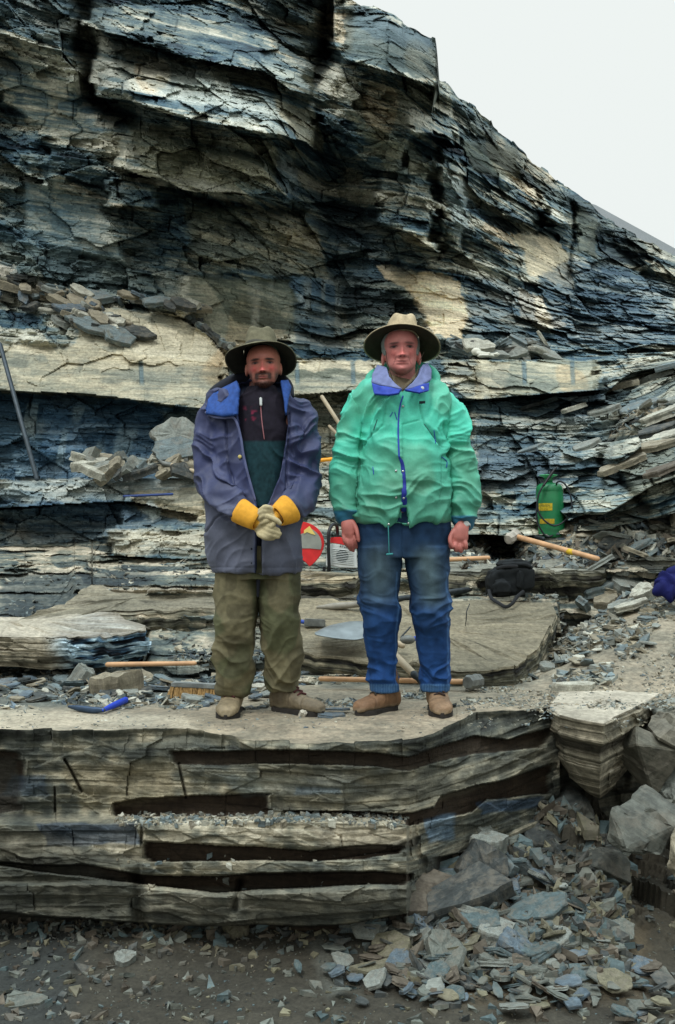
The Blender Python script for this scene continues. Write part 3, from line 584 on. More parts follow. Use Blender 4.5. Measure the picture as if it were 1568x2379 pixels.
def slab_mesh(seed, tint, rough=1.0):
    """a split slab about 1 x 0.7 x 0.12: broken outline, laminated edge, uneven faces"""
    r = random.Random(seed); n = r.randint(5, 8); ring = []
    a0 = r.random() * 6
    for i in range(n):
        a = a0 + (i + r.uniform(-.3, .3)) / n * 2 * math.pi
        q = r.uniform(.75, 1.1); ring.append((math.cos(a) * .5 * q, math.sin(a) * .36 * q))
    pts = []
    for i in range(n):                                        # break each side once or twice
        (ax, ay), (bx, by) = ring[i], ring[(i + 1) % n]; pts.append((ax, ay))
        for k in range(1, 3):
            t = k / 3 + r.uniform(-.08, .08); j = .022 * rough
            pts.append((ax + (bx - ax) * t + r.uniform(-j, j), ay + (by - ay) * t + r.uniform(-j, j)))
    m = len(pts); Z_ = [-.06, -.02, .025, .06]; V = []; col = []
    for li, z in enumerate(Z_):
        sc = (1, 1.0 + r.uniform(-.05, .03), 1.0 + r.uniform(-.04, .04), .97)[li]; ox, oy = r.uniform(-.015, .015), r.uniform(-.015, .015)
        for (x, y) in pts:
            V.append((x * sc + ox, y * sc + oy, z + r.uniform(-.008, .008))); col.append(r.uniform(.55, 1.0) if li in (1, 2) else r.uniform(.85, 1.15))
    cb = len(V); V.append((0, 0, -.06)); col.append(1); ct = len(V)
    for q in range(m): x, y = pts[q]; V.append((x * .55, y * .55, .062 + r.uniform(-.012, .012))); col.append(r.uniform(.85, 1.2))
    cc = len(V); V.append((0, 0, .065)); col.append(1.05)
    Fc = []
    for li in range(3):
        for q in range(m):
            a, b = li * m + q, li * m + (q + 1) % m; Fc.append((a, b, b + m)); Fc.append((a, b + m, a + m))
    for q in range(m):
        Fc.append((cb, (q + 1) % m, q))
        a, b = 3 * m + q, 3 * m + (q + 1) % m; Fc.append((a, b, ct + (q + 1) % m)); Fc.append((a, ct + (q + 1) % m, ct + q)); Fc.append((cc, ct + q, ct + (q + 1) % m))
    o = mesh_np('rock_slab', V, Fc, M_SLAB, np.clip(lin(tint)[None] * np.array(col)[:, None], .004, .8))
    me = o.data; bpy.data.objects.remove(o); return me
TINTS = {'hgrey': (98, 102, 94), 'hslate': (78, 92, 92), 'htan': (108, 104, 84), 'grey': (126, 130, 122), 'blue': (86, 99, 106), 'pale': (170, 168, 152), 'tan': (138, 130, 110), 'dark': (62, 66, 64), 'slate': (104, 116, 116), 'white': (212, 206, 190), 'brown': (86, 78, 66)}
SL = {k: [slab_mesh(100 * i + j, t) for j in range(5)] for i, (k, t) in enumerate(TINTS.items())}
RR = random.Random(77)
LATER = []
def put_slab(me, loc, sx, sy, sz, rot, label=None, group=None, name='loose_stone', cat='stone', now=False):
    if group and not now: LATER.append((me, loc, sx, sy, sz, rot, label, group)); return None
    o = bpy.data.objects.new(name, me); C.objects.link(o)
    o.location = loc; o.scale = (sx, sy, sz); o.rotation_euler = rot
    tag(o, label, cat, group); return o
def chips(name, pos, size, flat, tints, seed, label, tilt=.35, cat='rubble', nrm=None):
    """many small broken pieces as one object"""
    r = np.random.default_rng(seed); n = len(pos)
    a = np.sort(r.uniform(0, 1, (n, 4)), 1) * .5 + np.arange(4)[None] * .25 ; a = a * 2 * np.pi + r.uniform(0, 6.28, (n, 1))
    rad = size[:, None] * r.uniform(.35, .65, (n, 4)); asp = r.uniform(.5, 1, n)
    bx = np.cos(a) * rad; by = np.sin(a) * rad * asp[:, None]
    th = size * flat * r.uniform(.5, 1.5, n)
    ax, ay = r.normal(0, tilt, n), r.normal(0, tilt, n); yaw = r.uniform(0, 6.28, n)
    V = np.zeros((n, 8, 3))
    for k in range(4):
        V[:, k] = np.stack([bx[:, k] * 1.05, by[:, k] * 1.05, -th * .5], -1); V[:, k + 4] = np.stack([bx[:, k], by[:, k], th * .5 * r.uniform(.6, 1.3, n)], -1)
    c, s_ = np.cos(yaw)[:, None], np.sin(yaw)[:, None]; X_ = V[..., 0] * c - V[..., 1] * s_; Y_ = V[..., 0] * s_ + V[..., 1] * c; Z_ = V[..., 2]
    Z2 = Z_ + X_ * ay[:, None] + Y_ * ax[:, None]
    V = np.stack([X_, Y_, Z2], -1) + np.asarray(pos)[:, None]
    f = np.array([[0, 1, 5, 4], [1, 2, 6, 5], [2, 3, 7, 6], [3, 0, 4, 7], [4, 5, 6, 7]])
    Fc = (np.arange(n)[:, None, None] * 8 + f[None]).reshape(-1, 4)
    tc_ = np.array([lin(TINTS[t]) for t in tints])[r.integers(0, len(tints), n)] * r.uniform(.6, 1.35, (n, 1))
    o = mesh_np(name, V.reshape(-1, 3), Fc, M_SLAB, np.clip(np.repeat(tc_, 8, 0), .004, .8))
    return tag(o, label, cat, None, 'stuff')
rg = np.random.default_rng(5)
def bench_pts(n, p0, p1, d0, d1, s0, s1, clump=0.0, pw=2.2, seed=1):
    px = rg.uniform(p0, p1, n * 3); D = rg.uniform(d0, d1, n * 3)
    if clump: k = vn(px / 70, D * 3.5, seed=seed) > clump; px, D = px[k], D[k]
    px, D = px[:n], D[:n]; x = (px - CX) / F * D
    sz = s0 + (s1 - s0) * rg.uniform(0, 1, len(px)) ** pw
    return np.stack([x, D, height(px, D) + sz * .06], -1), sz
def multi(parts): return np.concatenate([p[0] for p in parts]), np.concatenate([p[1] for p in parts])
p_, z_ = multi([bench_pts(3600, -200, 620, 4.95, 6.3, .012, .085, .42, 3), bench_pts(700, 560, 1100, 5.0, 5.9, .01, .05, .45), bench_pts(1400, -300, 1500, 4.45, 5.4, .006, .022, .4, 3)])
chips('shale_chips', p_, z_, .18, ['grey', 'blue', 'pale', 'slate', 'slate', 'tan', 'pale'], 1, 'broken shale chips strewn over the bench round the boots and tools')
p_, z_ = multi([bench_pts(5200, 1080, 1800, 4.9, 6.9, .008, .035, .3, 2.5), bench_pts(1700, 1230, 1800, 5.9, 7.1, .02, .10, .4, 2), bench_pts(700, 1200, 1420, 5.6, 6.8, .02, .11, .3, 2)])
chips('path_gravel', p_, z_, .22, ['tan', 'pale', 'grey', 'slate', 'tan', 'grey'], 2, 'small stone chips covering the sloping dirt path on the right')
p_, z_ = multi([bench_pts(3800, 1060, 1900, 7.0, 9.2, .02, .10, .25, 2.2), bench_pts(900, 1330, 1900, 7.0, 8.6, .04, .16, .3, 2)])
chips('scree', p_, z_, .25, ['grey', 'dark', 'slate', 'blue', 'brown', 'pale', 'slate'], 3, 'dark scree of shale fragments behind and around the green sprayer', tilt=.5)
p_, z_ = multi([bench_pts(1600, -300, 1100, 6.0, 7.6, .012, .06, .5, 2.5)])
chips('step_chips', p_, z_, .2, ['grey', 'pale', 'slate', 'dark'], 4, 'small flakes lying on the rock steps behind the two men')
n = 14000                                                    # floor
x_ = rg.uniform(-2.6, 3.4, n); y_ = 5.2 - rg.uniform(0, 1, n) ** .8 * 3.4; sz = .009 + .065 * rg.uniform(0, 1, n) ** 4.5
chips('floor_gravel', np.stack([x_, y_, floor_h(x_, y_) + sz * .1], -1), sz, .3, ['hgrey', 'hslate', 'dark', 'brown', 'hgrey', 'htan'], 5, 'fine gravel covering the dark quarry floor in the foreground', tilt=.3)
n = 2600
q = rg.uniform(0, 1, n); y_ = 4.35 + rg.normal(0, .12, n) + .1; px_ = rg.uniform(-200, 1000, n); x_ = (px_ - CX) / F * y_; sz = .012 + .07 * rg.uniform(0, 1, n) ** 3.5
px2 = rg.uniform(930, 1460, 4200); y2 = rg.uniform(3.9, 5.3, 4200); x2 = (px2 - CX) / F * y2; s2 = .015 + .10 * rg.uniform(0, 1, 4200) ** 2.5
x_ = np.r_[x_, x2]; y_ = np.r_[y_, y2]; sz = np.r_[sz, s2]
chips('rubble', np.stack([x_, y_, floor_h(x_, y_) + sz * .12], -1), sz, .28, ['hgrey', 'hslate', 'dark', 'brown', 'htan'], 6, 'broken rock fragments banked against the foot of the bench', tilt=.5)
# gravel lying on the narrow shelf half way down the face
pp = []; ssz = []
for i in range(900):
    x = RR.uniform(270, 950); hh = hit(x, RR.uniform(1892, 1918) if RR.random() < .85 else RR.uniform(1960, 2070), [face])
    if hh and hh[1].z > .35: pp.append(hh[0]); ssz.append(.008 + .035 * RR.random() ** 2)
if pp: chips('shelf_gravel', np.array(pp), np.array(ssz), .5, ['grey', 'pale', 'tan', 'slate'], 7, 'little stones lined up on the narrow shelf of the rock face')

# slabs one can count: the heap at the foot of the bench
G1 = 'shale slabs heaped at the foot of the bench'
L1_ = 'broken shale slab in the loose heap below the right end of the bench'
heap = []
for i in range(330):
    py = 2010 + 330 * RR.random() ** .9; px = RR.gauss(1070, 170) + (py - 2100) * .25
    if px < 690 + max(0, (2130 - py)) * 1.6 or px > 1440: continue
    heap.append((py, px))
for i in range(34): heap.append((RR.uniform(2060, 2180), RR.uniform(830, 1000)))
for i in range(46): heap.append((RR.uniform(2180, 2370), RR.uniform(1150, 1560)))
heap.sort()
for i, (py, px) in enumerate(heap):
    hh = hit(px, py, [quarry_floor])
    if not hh: continue
    L_ = RR.uniform(.06, .19) * (1.3 if RR.random() < .25 else 1) * (0.7 if px > 1300 or py > 2260 else 1)
    k = RR.choice(['hgrey', 'hslate', 'hslate', 'blue', 'hgrey', 'htan', 'brown', 'hgrey', 'grey', 'dark'])
    rot = (RR.gauss(.12, .28), RR.gauss(0, .28), RR.uniform(0, 6.3))
    put_slab(RR.choice(SL[k]), hh[0] + Vector((0, 0, .012 + RR.random() * .03)), L_, L_ * RR.uniform(.8, 1.3), L_ * RR.uniform(.35, 1.1), rot, L1_, G1)
def sl(px, py, L_, W_, T_, rx, ry, rz, tint, label, k=0, up=.0, objs=None, cat='stone', D=None, group=None):
    p = P(px, py, D) if D else (hit(px, py, objs) or (P(px, py, 6), 0))[0]
    return put_slab(SL[tint][k], p + Vector((0, 0, up)), L_, W_ / .72, T_ / .12, (R(rx), R(ry), R(rz)), label, group, cat=cat)
# big named ones in the heap
sl(985, 2115, .62, .34, .10, 28, 8, -12, 'brown', 'large brown stained slab lying across the heap below the bench end', 1, .06)
sl(1085, 2118, .48, .22, .09, 22, -22, 8, 'dark', 'dark brown slab tipped up to the right beside the large stained slab', 2, .08)
sl(1122, 2065, .30, .30, .10, 70, 4, 6, 'dark', 'square dark block standing on edge under a pale stone', 3, .08)
sl(1132, 2028, .20, .14, .08, 8, 3, 10, 'grey', 'pale square stone resting on top of the dark standing block', 0, .13)
sl(1115, 1985, .16, .12, .12, 30, 20, 30, 'grey', 'pale grey stone perched above the square stone at the bench foot', 4, .08)
sl(1175, 2030, .24, .20, .05, 35, 10, 80, 'slate', 'slate grey slab leaning on the scree right of the dark block', 1, .05)
sl(1240, 2140, .32, .16, .03, 18, -16, 12, 'hslate', 'long grey slab with a whitish streak at the right of the heap', 3, .05)
sl(1115, 2170, .22, .16, .03, 18, 6, -20, 'hslate', 'light blue grey slab on the front of the heap', 2, .06)
sl(1150, 2190, .18, .16, .04, 14, 0, 15, 'grey', 'small square grey slab in front of the heap', 0, .05)
sl(1195, 2215, .17, .15, .05, 30, 8, 40, 'blue', 'deep blue grey slab near the front of the heap', 1, .03)
sl(905, 2215, .22, .14, .03, 26, -10, -30, 'htan', 'dull split slab at the left front of the heap', 2, .03)
sl(870, 2265, .26, .12, .03, 12, 5, 8, 'htan', 'flat greenish grey slab lying in front of the heap', 3, .02)
sl(1020, 2235, .16, .18, .05, 45, 5, 12, 'hgrey', 'upright blocky grey slab at the front of the heap', 4, .05)
sl(60, 2325, .20, .12, .02, 6, 0, 6, 'hgrey', 'flat grey slab lying alone at the lower left of the floor', 1, .0)
sl(290, 2235, .10, .08, .04, 20, 0, 10, 'grey', 'small blocky stone on the floor under the left of the face', 1, .01)
sl(545, 2168, .15, .11, .06, 25, 4, -10, 'htan', 'brownish block of stone at the foot of the face, left of centre', 2, .02)
sl(815, 2160, .12, .09, .05, 20, -6, 10, 'slate', 'slate block on the floor just left of the heap', 3, .02)
# on the bench
sl(1338, 1602, .26, .12, .045, 6, 0, 4, 'pale', 'pale flat stone lying on the dirt path at the right', 2, .015, [bench])
sl(1304, 1598, .07, .07, .06, 30, 30, 10, 'dark', 'small black stone beside the pale flat stone on the path', 1, .02, [bench])
sl(770, 1665, .18, .10, .012, 3, 2, 10, 'blue', 'thin blue grey flake on the bench between the two men', 3, .008, [bench])
sl(785, 1658, .14, .08, .012, -4, 5, 40, 'blue', 'upper thin blue flake overlapping another between the two men', 1, .022, [bench])
sl(703, 1665, .045, .04, .04, 30, 20, 0, 'white', 'tiny white stone in front of the younger man\'s right boot', 0, .01, [bench])
sl(700, 1568, .10, .06, .02, 8, 0, 20, 'blue', 'small slate chip lying behind the sledgehammer shaft', 2, .01, [bench])
sl(1505, 1440, .14, .10, .02, 5, 0, 20, 'slate', 'bluish flat chip at the top of the dirt path by the right edge', 0, .01, [bench])
sl(1272, 1555, .16, .12, .03, 20, 5, 20, 'grey', 'grey slab at the left edge of the dirt path', 3, .02, [bench])
sl(1225, 1545, .16, .12, .03, 14, -4, 60, 'slate', 'slate piece at the foot of the inclined bed behind the older man', 3, .02, [bench])
# left rubble strip behind the younger man
G2 = 'shale pieces on the left of the bench'
for i in range(110):
    px = RR.uniform(-20, 640); D = RR.uniform(5.15, 6.1); py = HY + CZ / D * F
    L_ = RR.uniform(.05, .17); x = (px - CX) / F * D
    z = float(height(np.array([px]), np.array([D]))[0])
    put_slab(RR.choice(SL[RR.choice(['blue', 'slate', 'grey', 'pale', 'slate', 'tan', 'dark'])]), (x, D, z + .02), L_, L_, L_ * RR.uniform(.4, 1.2), (RR.gauss(.1, .22), RR.gauss(0, .22), RR.uniform(0, 6)),
             'loose shale piece in the rubble strip behind the broom and pick', G2)
sl(265, 1612, .34, .12, .12, 8, -8, 8, 'tan', 'long brownish lump of rock behind the blue handled hammer', 2, .05, [bench])
sl(190, 1590, .13, .12, .12, 30, 20, 60, 'grey', 'grey angular stone left of the long brown lump', 1, .04, [bench])
sl(225, 1560, .13, .12, .10, 30, 5, 10, 'pale', 'pale stone lying below the slab at the left', 3, .05, [bench])
# right rubble pile by the blue bag
rp = [(1400, 1385, .46, .14, .07, 14, -12, 12, 'slate', 'long slate slab on top of the right hand rubble pile'), (1452, 1375, .26, .22, .06, 25, 20, -20, 'grey', 'broad grey slab leaning right on the rubble pile'),
      (1490, 1400, .22, .14, .08, 20, -25, 30, 'pale', 'rounded pale slab next to the dark blue jacket'), (1405, 1415, .26, .16, .06, 20, -18, 20, 'tan', 'tan slab in the middle of the right hand rubble pile'),
      (1440, 1430, .24, .12, .05, 10, -20, 10, 'grey', 'grey slab low in the right hand rubble pile'), (1355, 1425, .20, .10, .05, 30, 30, 60, 'slate', 'slab standing steeply at the left of the rubble pile'),
      (1470, 1425, .30, .10, .035, 10, -14, 16, 'pale', 'long thin pale slab under the grey slab'), (1380, 1440, .18, .12, .06, 20, 10, 0, 'pale', 'pale broken stone at the front of the rubble pile'),
      (1500, 1345, .2, .14, .07, 20, 10, 0, 'tan', 'tan stone above the dark blue jacket'), (1450, 1340, .22, .14, .06, 15, -10, 20, 'grey', 'grey stone at the back of the rubble pile')]
for i, a in enumerate(rp): sl(*a[:9], a[9], i % 5, .06, [bench])
G3 = 'loose stones between the path and the camera bag'
for i in range(90):
    px = RR.gauss(1330, 90) + RR.uniform(-40, 60); D = RR.uniform(5.9, 7.1)
    if px < 1215: continue
    x = (px - CX) / F * D; z = float(height(np.array([px]), np.array([D]))[0]); L_ = RR.uniform(.05, .14)
    put_slab(RR.choice(SL[RR.choice(['pale', 'slate', 'grey', 'pale', 'tan'])]), (x, D, z + .02), L_, L_, L_ * RR.uniform(.5, 1.2), (RR.gauss(.1, .3), RR.gauss(0, .3), RR.uniform(0, 6)), 'loose stone strewn between the path and the black bag', G3)
G4 = 'rubble slabs on the slope at the far right'
for i in range(70):
    px = RR.uniform(1380, 1640); D = RR.uniform(7.2, 9.0); x = (px - CX) / F * D; z = float(height(np.array([px]), np.array([D]))[0]); L_ = RR.uniform(.09, .30)
    put_slab(RR.choice(SL[RR.choice(['tan', 'slate', 'grey', 'dark', 'grey'])]), (x, D, z + .04), L_, L_ * .8, L_ * RR.uniform(.5, 1.3), (RR.gauss(.2, .3), RR.gauss(-.1, .3), RR.uniform(0, 6)), 'slab in the rubble slope right of the green sprayer', G4)
# slabs balanced on the blocky wall at the right edge
G5 = 'slabs lying on the stepped blocks at the right'
for (px, py, L_, t) in [(1440, 900, .5, 'tan'), (1510, 880, .6, 'grey'), (1560, 850, .5, 'slate'), (1480, 950, .5, 'slate'), (1545, 960, .6, 'pale'), (1400, 955, .45, 'grey'), (1545, 1015, .4, 'pale'), (1500, 1040, .5, 'tan'),
                        (1330, 950, .3, 'pale'), (1280, 930, .3, 'slate'), (1230, 945, .3, 'dark'), (1360, 1035, .35, 'grey'), (1230, 1045, .3, 'slate'), (1440, 1080, .5, 'tan'), (1540, 1090, .5, 'brown'), (1580, 930, .6, 'grey'), (1520, 1000, .4, 'dark')]:
    hh = hit(px, py)
    if hh: put_slab(SL[t][RR.randrange(5)], hh[0] + Vector((0, -.06, .0)), L_, L_ * .8, L_ * RR.uniform(.7, 1.3), (R(RR.uniform(2, 14)), R(RR.uniform(-24, -10)), R(RR.uniform(-15, 15))), 'shale slab resting on the stepped blocks right of the older man', G5)
# the debris on the left ledge (high) and along the low ledge
def ledge(px, py, L_, W_, T_, rx, ry, rz, tint, label, group=None, k=None, fw=.12):
    hh = hit(px, py, [cliff])
    return put_slab(SL[tint][RR.randrange(5) if k is None else k], hh[0] + Vector((0, -fw, .02)), L_, W_ / .72, T_ / .12, (R(rx), R(ry), R(rz)), label, group)
ledge(222, 700, .50, .30, .06, 38, 12, -10, 'slate', 'large blue grey slab leaning on the left ledge above the pale bed'); ledge(370, 712, .34, .16, .05, 40, -4, 6, 'slate', 'squarish slate slab at the right end of the ledge debris')
ledge(20, 640, .42, .20, .08, 20, 14, -4, 'white', 'bright white slab at the left edge high on the ledge'); ledge(225, 770, .62, .22, .05, 48, 22, -10, 'slate', 'long slate slab sliding down the middle of the ledge debris')
ledge(285, 792, .36, .22, .05, 55, 18, 10, 'slate', 'slate slab at the lower end of the ledge debris'); ledge(60, 685, .70, .16, .08, 20, 16, 0, 'tan', 'long tan slab dipping right near the left edge of the ledge')
G6 = 'debris slabs on the left ledge'
for i in range(95):
    t = RR.random(); px = -20 + 330 * t + RR.gauss(0, 22); py = 655 + 120 * t ** 1.2 + RR.gauss(0, 20)
    if RR.random() < .3: px = RR.uniform(120, 470); py = 690 + (px - 120) * .09 + RR.gauss(0, 7)
    L_ = RR.uniform(.10, .34)
    ledge(px, py, L_, L_ * .5, L_ * .16, RR.gauss(35, 14), RR.gauss(22, 14), RR.gauss(0, 25), RR.choice(['slate', 'grey', 'tan', 'dark', 'pale', 'blue']), 'broken slab in the trail of debris on the left ledge', G6, fw=.05 + .1 * RR.random())
G7 = 'slabs along the edge of the pale bed'
for i in range(16):
    px = 440 + i * 7; py = 742 + i * 5.4
    ledge(px, py, RR.uniform(.12, .26), .1, .04, 20, RR.gauss(28, 10), RR.gauss(0, 20), RR.choice(['dark', 'slate', 'grey']), 'thin slab along the sloping edge of the pale bed', G7, fw=.04)
sl(405, 1010, .48, .36, .06, 72, 4, 4, 'grey', 'tall rounded grey slab leaning against the dark wall behind the younger man', 0, 0, D=8.55)
sl(412, 1043, .50, .24, .05, 66, -4, -4, 'slate', 'lower blue slab leaning in front of the rounded grey slab', 2, 0, D=8.42)
G8 = 'slabs lying on the low ledge at the left'
for i in range(46):
    px = RR.uniform(195, 480); t = RR.random(); py = 1100 - 34 * t; L_ = RR.uniform(.12, .36)
    sl(px, py, L_, L_ * .5, L_ * .22, RR.gauss(30, 20), RR.gauss(0, 28), RR.gauss(0, 40), RR.choice(['slate', 'grey', 'tan', 'dark', 'pale']), 'slab in the row of debris on the low ledge behind the younger man', RR.randrange(5), 0, D=8.2 + .35 * t, group=G8)
G9 = 'slabs beside the white cloth on the ledge'
for i in range(34):
    px = RR.uniform(1050, 1260); py = RR.uniform(800, 832) + max(0, 1110 - px) * -.25; L_ = RR.uniform(.15, .45)
    ledge(px, py, L_, L_ * .5, L_ * .12, RR.gauss(25, 20), RR.gauss(12, 16), RR.gauss(0, 30), RR.choice(['slate', 'slate', 'grey', 'dark', 'pale']), 'shale slab beside the white cloth on the ledge right of the hat', G9, fw=.15)

# the pieces that show largest are objects of their own, the smaller ones of each patch one object of rubble
LATER.sort(key=lambda t: -(t[2] * (t[3] + 2 * t[4] * .2)) / (t[1][1] ** 2) * (1 if -40 < CX + F * t[1][0] / t[1][1] < 1608 else .01))
for t in LATER[:245]: put_slab(*t[:7], group=t[7], now=True)
rest = {}
for t in LATER[245:]: rest.setdefault(t[7], []).append(t)
for gname, L_ in rest.items():
    Vs = []; Fs = []; Cs = []; k = 0
    for me, loc, sx, sy, sz, rot, lab, g_ in L_:
        M = Matrix.Translation(Vector(loc)) @ __import__('mathutils').Euler(rot).to_matrix().to_4x4() @ Matrix.Diagonal((sx, sy, sz, 1)); A = np.array(M)
        v_ = np.empty(len(me.vertices) * 3, np.float32); me.vertices.foreach_get('co', v_); v_ = v_.reshape(-1, 3) @ A[:3, :3].T + A[:3, 3]
        c_ = np.empty(len(me.vertices) * 4, np.float32); me.color_attributes['Col'].data.foreach_get('color', c_)
        f_ = np.empty(len(me.loops), np.int32); me.loops.foreach_get('vertex_index', f_); Vs.append(v_); Cs.append(c_.reshape(-1, 4)[:, :3]); Fs.append(f_.reshape(-1, 3) + k); k += len(v_)
    tag(mesh_np('rubble', np.concatenate(Vs), np.concatenate(Fs), M_SLAB, np.concatenate(Cs)), 'smaller ' + gname, 'rubble', None, 'stuff')

def boulder(name, px, py, D, sx, sy, sz, rot, tint, seed, label, cat='boulder', n=13, chop=.0):
    """angular block: hull of scattered points, split faces roughened"""
    r = random.Random(seed); bm = bmesh.new()
    for i in range(n):
        v = Vector((r.gauss(0, 1), r.gauss(0, 1), r.gauss(0, 1))).normalized(); v = Vector([max(-.62, min(.62, c)) for c in v]); bm.verts.new((v.x * sx, v.y * sy, v.z * sz))
    bmesh.ops.convex_hull(bm, input=bm.verts)
    for v in [v for v in bm.verts if not v.link_faces]: bm.verts.remove(v)
    bmesh.ops.bevel(bm, geom=list(bm.edges), offset=.02 * (sx + sz), segments=1, affect='EDGES')
    bmesh.ops.triangulate(bm, faces=bm.faces)
    for _ in range(4):
        bmesh.ops.subdivide_edges(bm, edges=[e for e in bm.edges if e.calc_length() > .035], cuts=1)
        bmesh.ops.triangulate(bm, faces=bm.faces)
    Vv = np.array([v.co[:] for v in bm.verts]); bm.normal_update(); Nn = np.array([v.normal[:] for v in bm.verts])
    o_ = .02 * fbm(Vv[:, 0] * 7, Vv[:, 1] * 7, Vv[:, 2] * 7 + 1, o=4, seed=seed) + .028 * (cells(Vv[:, 2] + .2 * Vv[:, 0], Vv[:, 0] + Vv[:, 1], .06, .25, seed) - .5)
    Vv = Vv + Nn * o_[:, None] * min(1, (sx + sz) * 1.6)
    for v, c in zip(bm.verts, Vv): v.co = c
    cl = lin(TINTS[tint] if isinstance(tint, str) else tint)[None] * (.6 + .8 * vn(Vv[:, 0] * 12, Vv[:, 1] * 12, Vv[:, 2] * 30 + .5, seed=seed))[:, None]
    o = bm_obj(name, bm, M_SLAB); a = o.data.color_attributes.new('Col', 'FLOAT_COLOR', 'POINT')
    c4 = np.ones((len(Vv), 4), np.float32); c4[:, :3] = cl; a.data.foreach_set('color', c4.ravel())
    o.location = P(px, py, D); o.rotation_euler = [R(q) for q in rot]
    return tag(o, label, cat)
boulder('boulder', 1482, 1905, 4.6, .25, .22, .25, (0, 35, 10), (88, 90, 82), 3, 'large grey boulder wedged under the corner block at the right')
boulder('boulder', 1395, 2015, 4.75, .22, .2, .13, (10, 15, 20), (70, 72, 66), 5, 'flat grey boulder lying left of the dark hollow')
boulder('boulder', 1500, 1770, 4.95, .22, .2, .24, (0, 30, 0), (94, 92, 80), 8, 'tilted grey block between the corner block and the big boulder')
boulder('boulder', 1600, 1700, 5.0, .32, .25, .28, (0, 20, 0), (118, 114, 100), 12, 'pale cracked block cut by the right edge of the picture')
boulder('boulder', 1590, 1990, 4.4, .12, .15, .17, (0, 10, 0), 'tan', 14, 'tan stone at the right edge above the dark hollow')
boulder('boulder', 1330, 1905, 5.1, .22, .2, .22, (0, -20, 0), 'dark', 17, 'dark rock in the shadow below the corner block')
boulder('boulder', 1600, 1850, 5.0, .28, .2, .26, (0, 10, 0), 'grey', 19, 'grey rock behind the tan stone at the right edge')
boulder('boulder', 1270, 1960, 4.95, .24, .2, .15, (15, 10, 0), 'dark', 23, 'dark low outcrop above the heap at the bench foot')
boulder('boulder', 1225, 2010, 4.75, .26, .2, .14, (20, 15, 0), (84, 92, 92), 24, 'sloping grey outcrop rising behind the heap', )
boulder('boulder', 1560, 1640, 5.25, .2, .2, .06, (0, -6, 0), 'grey', 29, 'flat broken stone at the right end of the path edge')

def strata_block(name, rings, label, seed, colfn, amp=.02, cat='rock outcrop', shear=None):
    """closed block from plan outlines at several heights: rings = [(z, [(x, y)...same count])]"""
    rings = sorted(rings, key=lambda r: -r[0]); m = 260; rows = 110
    def res(poly):
        p = np.array(poly + [poly[0]]); d = np.r_[0, np.cumsum(np.hypot(*np.diff(p, axis=0).T))]; t = np.linspace(0, d[-1], m, endpoint=False)
        return np.stack([np.interp(t, d, p[:, 0]), np.interp(t, d, p[:, 1])], -1)
    RS = [res(r[1]) for r in rings]; zs = [r[0] for r in rings]; Vs = []; cs = []
    zz = np.linspace(zs[0], zs[-1], rows)
    cx, cy = RS[0].mean(0)
    for z in zz:
        k = max(0, min(len(zs) - 2, next((i for i in range(len(zs) - 1) if zs[i] >= z >= zs[i + 1]), len(zs) - 2)))
        t = (zs[k] - z) / (zs[k] - zs[k + 1] + 1e-9); q = RS[k] * (1 - t) + RS[k + 1] * t
        u = (q[:, 0] - cx) * .8 + (q[:, 1] - cy) * .6
        o_ = amp * (2.2 * (cells(z + 0 * u, u, .05, .3, seed) - .5) + 1.0 * (cells(z + 0 * u, u, .016, .12, seed + 1) - .5) + .8 * fbm(q[:, 0] * 6, q[:, 1] * 6, z * 9 + 0 * u, o=4, seed=seed))
        nrm = q - np.array([cx, cy]); nrm /= np.linalg.norm(nrm, axis=1)[:, None] + 1e-9
        q = q + nrm * o_[:, None] * (0.25 if z == zz[0] else 1)
        Vs.append(np.c_[q, np.full(m, z)]); cs.append(colfn(q[:, 0], q[:, 1], np.full(m, z)))
    V0 = Vs[0]; caps = []; cc_ = []
    for f_ in (.8, .55, .3, .02):
        c_ = np.c_[cx + (V0[:, 0] - cx) * f_, cy + (V0[:, 1] - cy) * f_, V0[:, 2] + .003 + .005 * fbm(V0[:, 0] * 9 * f_, V0[:, 1] * 9, o=2, seed=3)]; caps.append(c_); cc_.append(colfn(c_[:, 0], c_[:, 1], c_[:, 2]))
    Vb = Vs[-1].copy(); Vb[:, 0] = cx + (Vb[:, 0] - cx) * .02; Vb[:, 1] = cy + (Vb[:, 1] - cy) * .02
    allv = caps[::-1] + Vs + [Vb]; allc = cc_[::-1] + cs + [cs[-1]]
    A = np.array(allv); A = np.concatenate([A, A[:, :1]], 1); B_ = np.array(allc); B_ = np.concatenate([B_, B_[:, :1]], 1)
    if shear: A[..., 2] += np.clip(A[..., 1] - shear[0], -9, 9) * shear[1] + .03 * fbm(A[..., 0] * 2.5, A[..., 1] * 4, o=5, seed=seed) + .022 * facets(A[..., 0], A[..., 1], .5, .22, seed)[0] + .02 * (cells(A[..., 1] + .3 * A[..., 0], A[..., 0], .12, .7, seed) - .5)
    o = mesh_np(name, A.reshape(-1, 3), grid_faces(A.shape[0], A.shape[1], False), M_ROCK, np.clip(B_.reshape(-1, 3), .004, .7)); return tag(o, label, cat)
def q2(px, py, D): p = P(px, py, D); return (p.x, p.y)
top = [(1276, 1646, 5.02), (1300, 1672, 4.82), (1340, 1680, 4.70), (1402, 1683, 4.58), (1470, 1650, 4.95), (1532, 1612, 5.45), (1500, 1600, 5.7), (1300, 1610, 5.5)]
tp = [q2(*a) for a in top]
def sh(poly, f, dy): c = (sum(p[0] for p in poly) / len(poly), sum(p[1] for p in poly) / len(poly)); return [(c[0] + (p[0] - c[0]) * f, c[1] + (p[1] - c[1]) * f + dy) for p in poly]
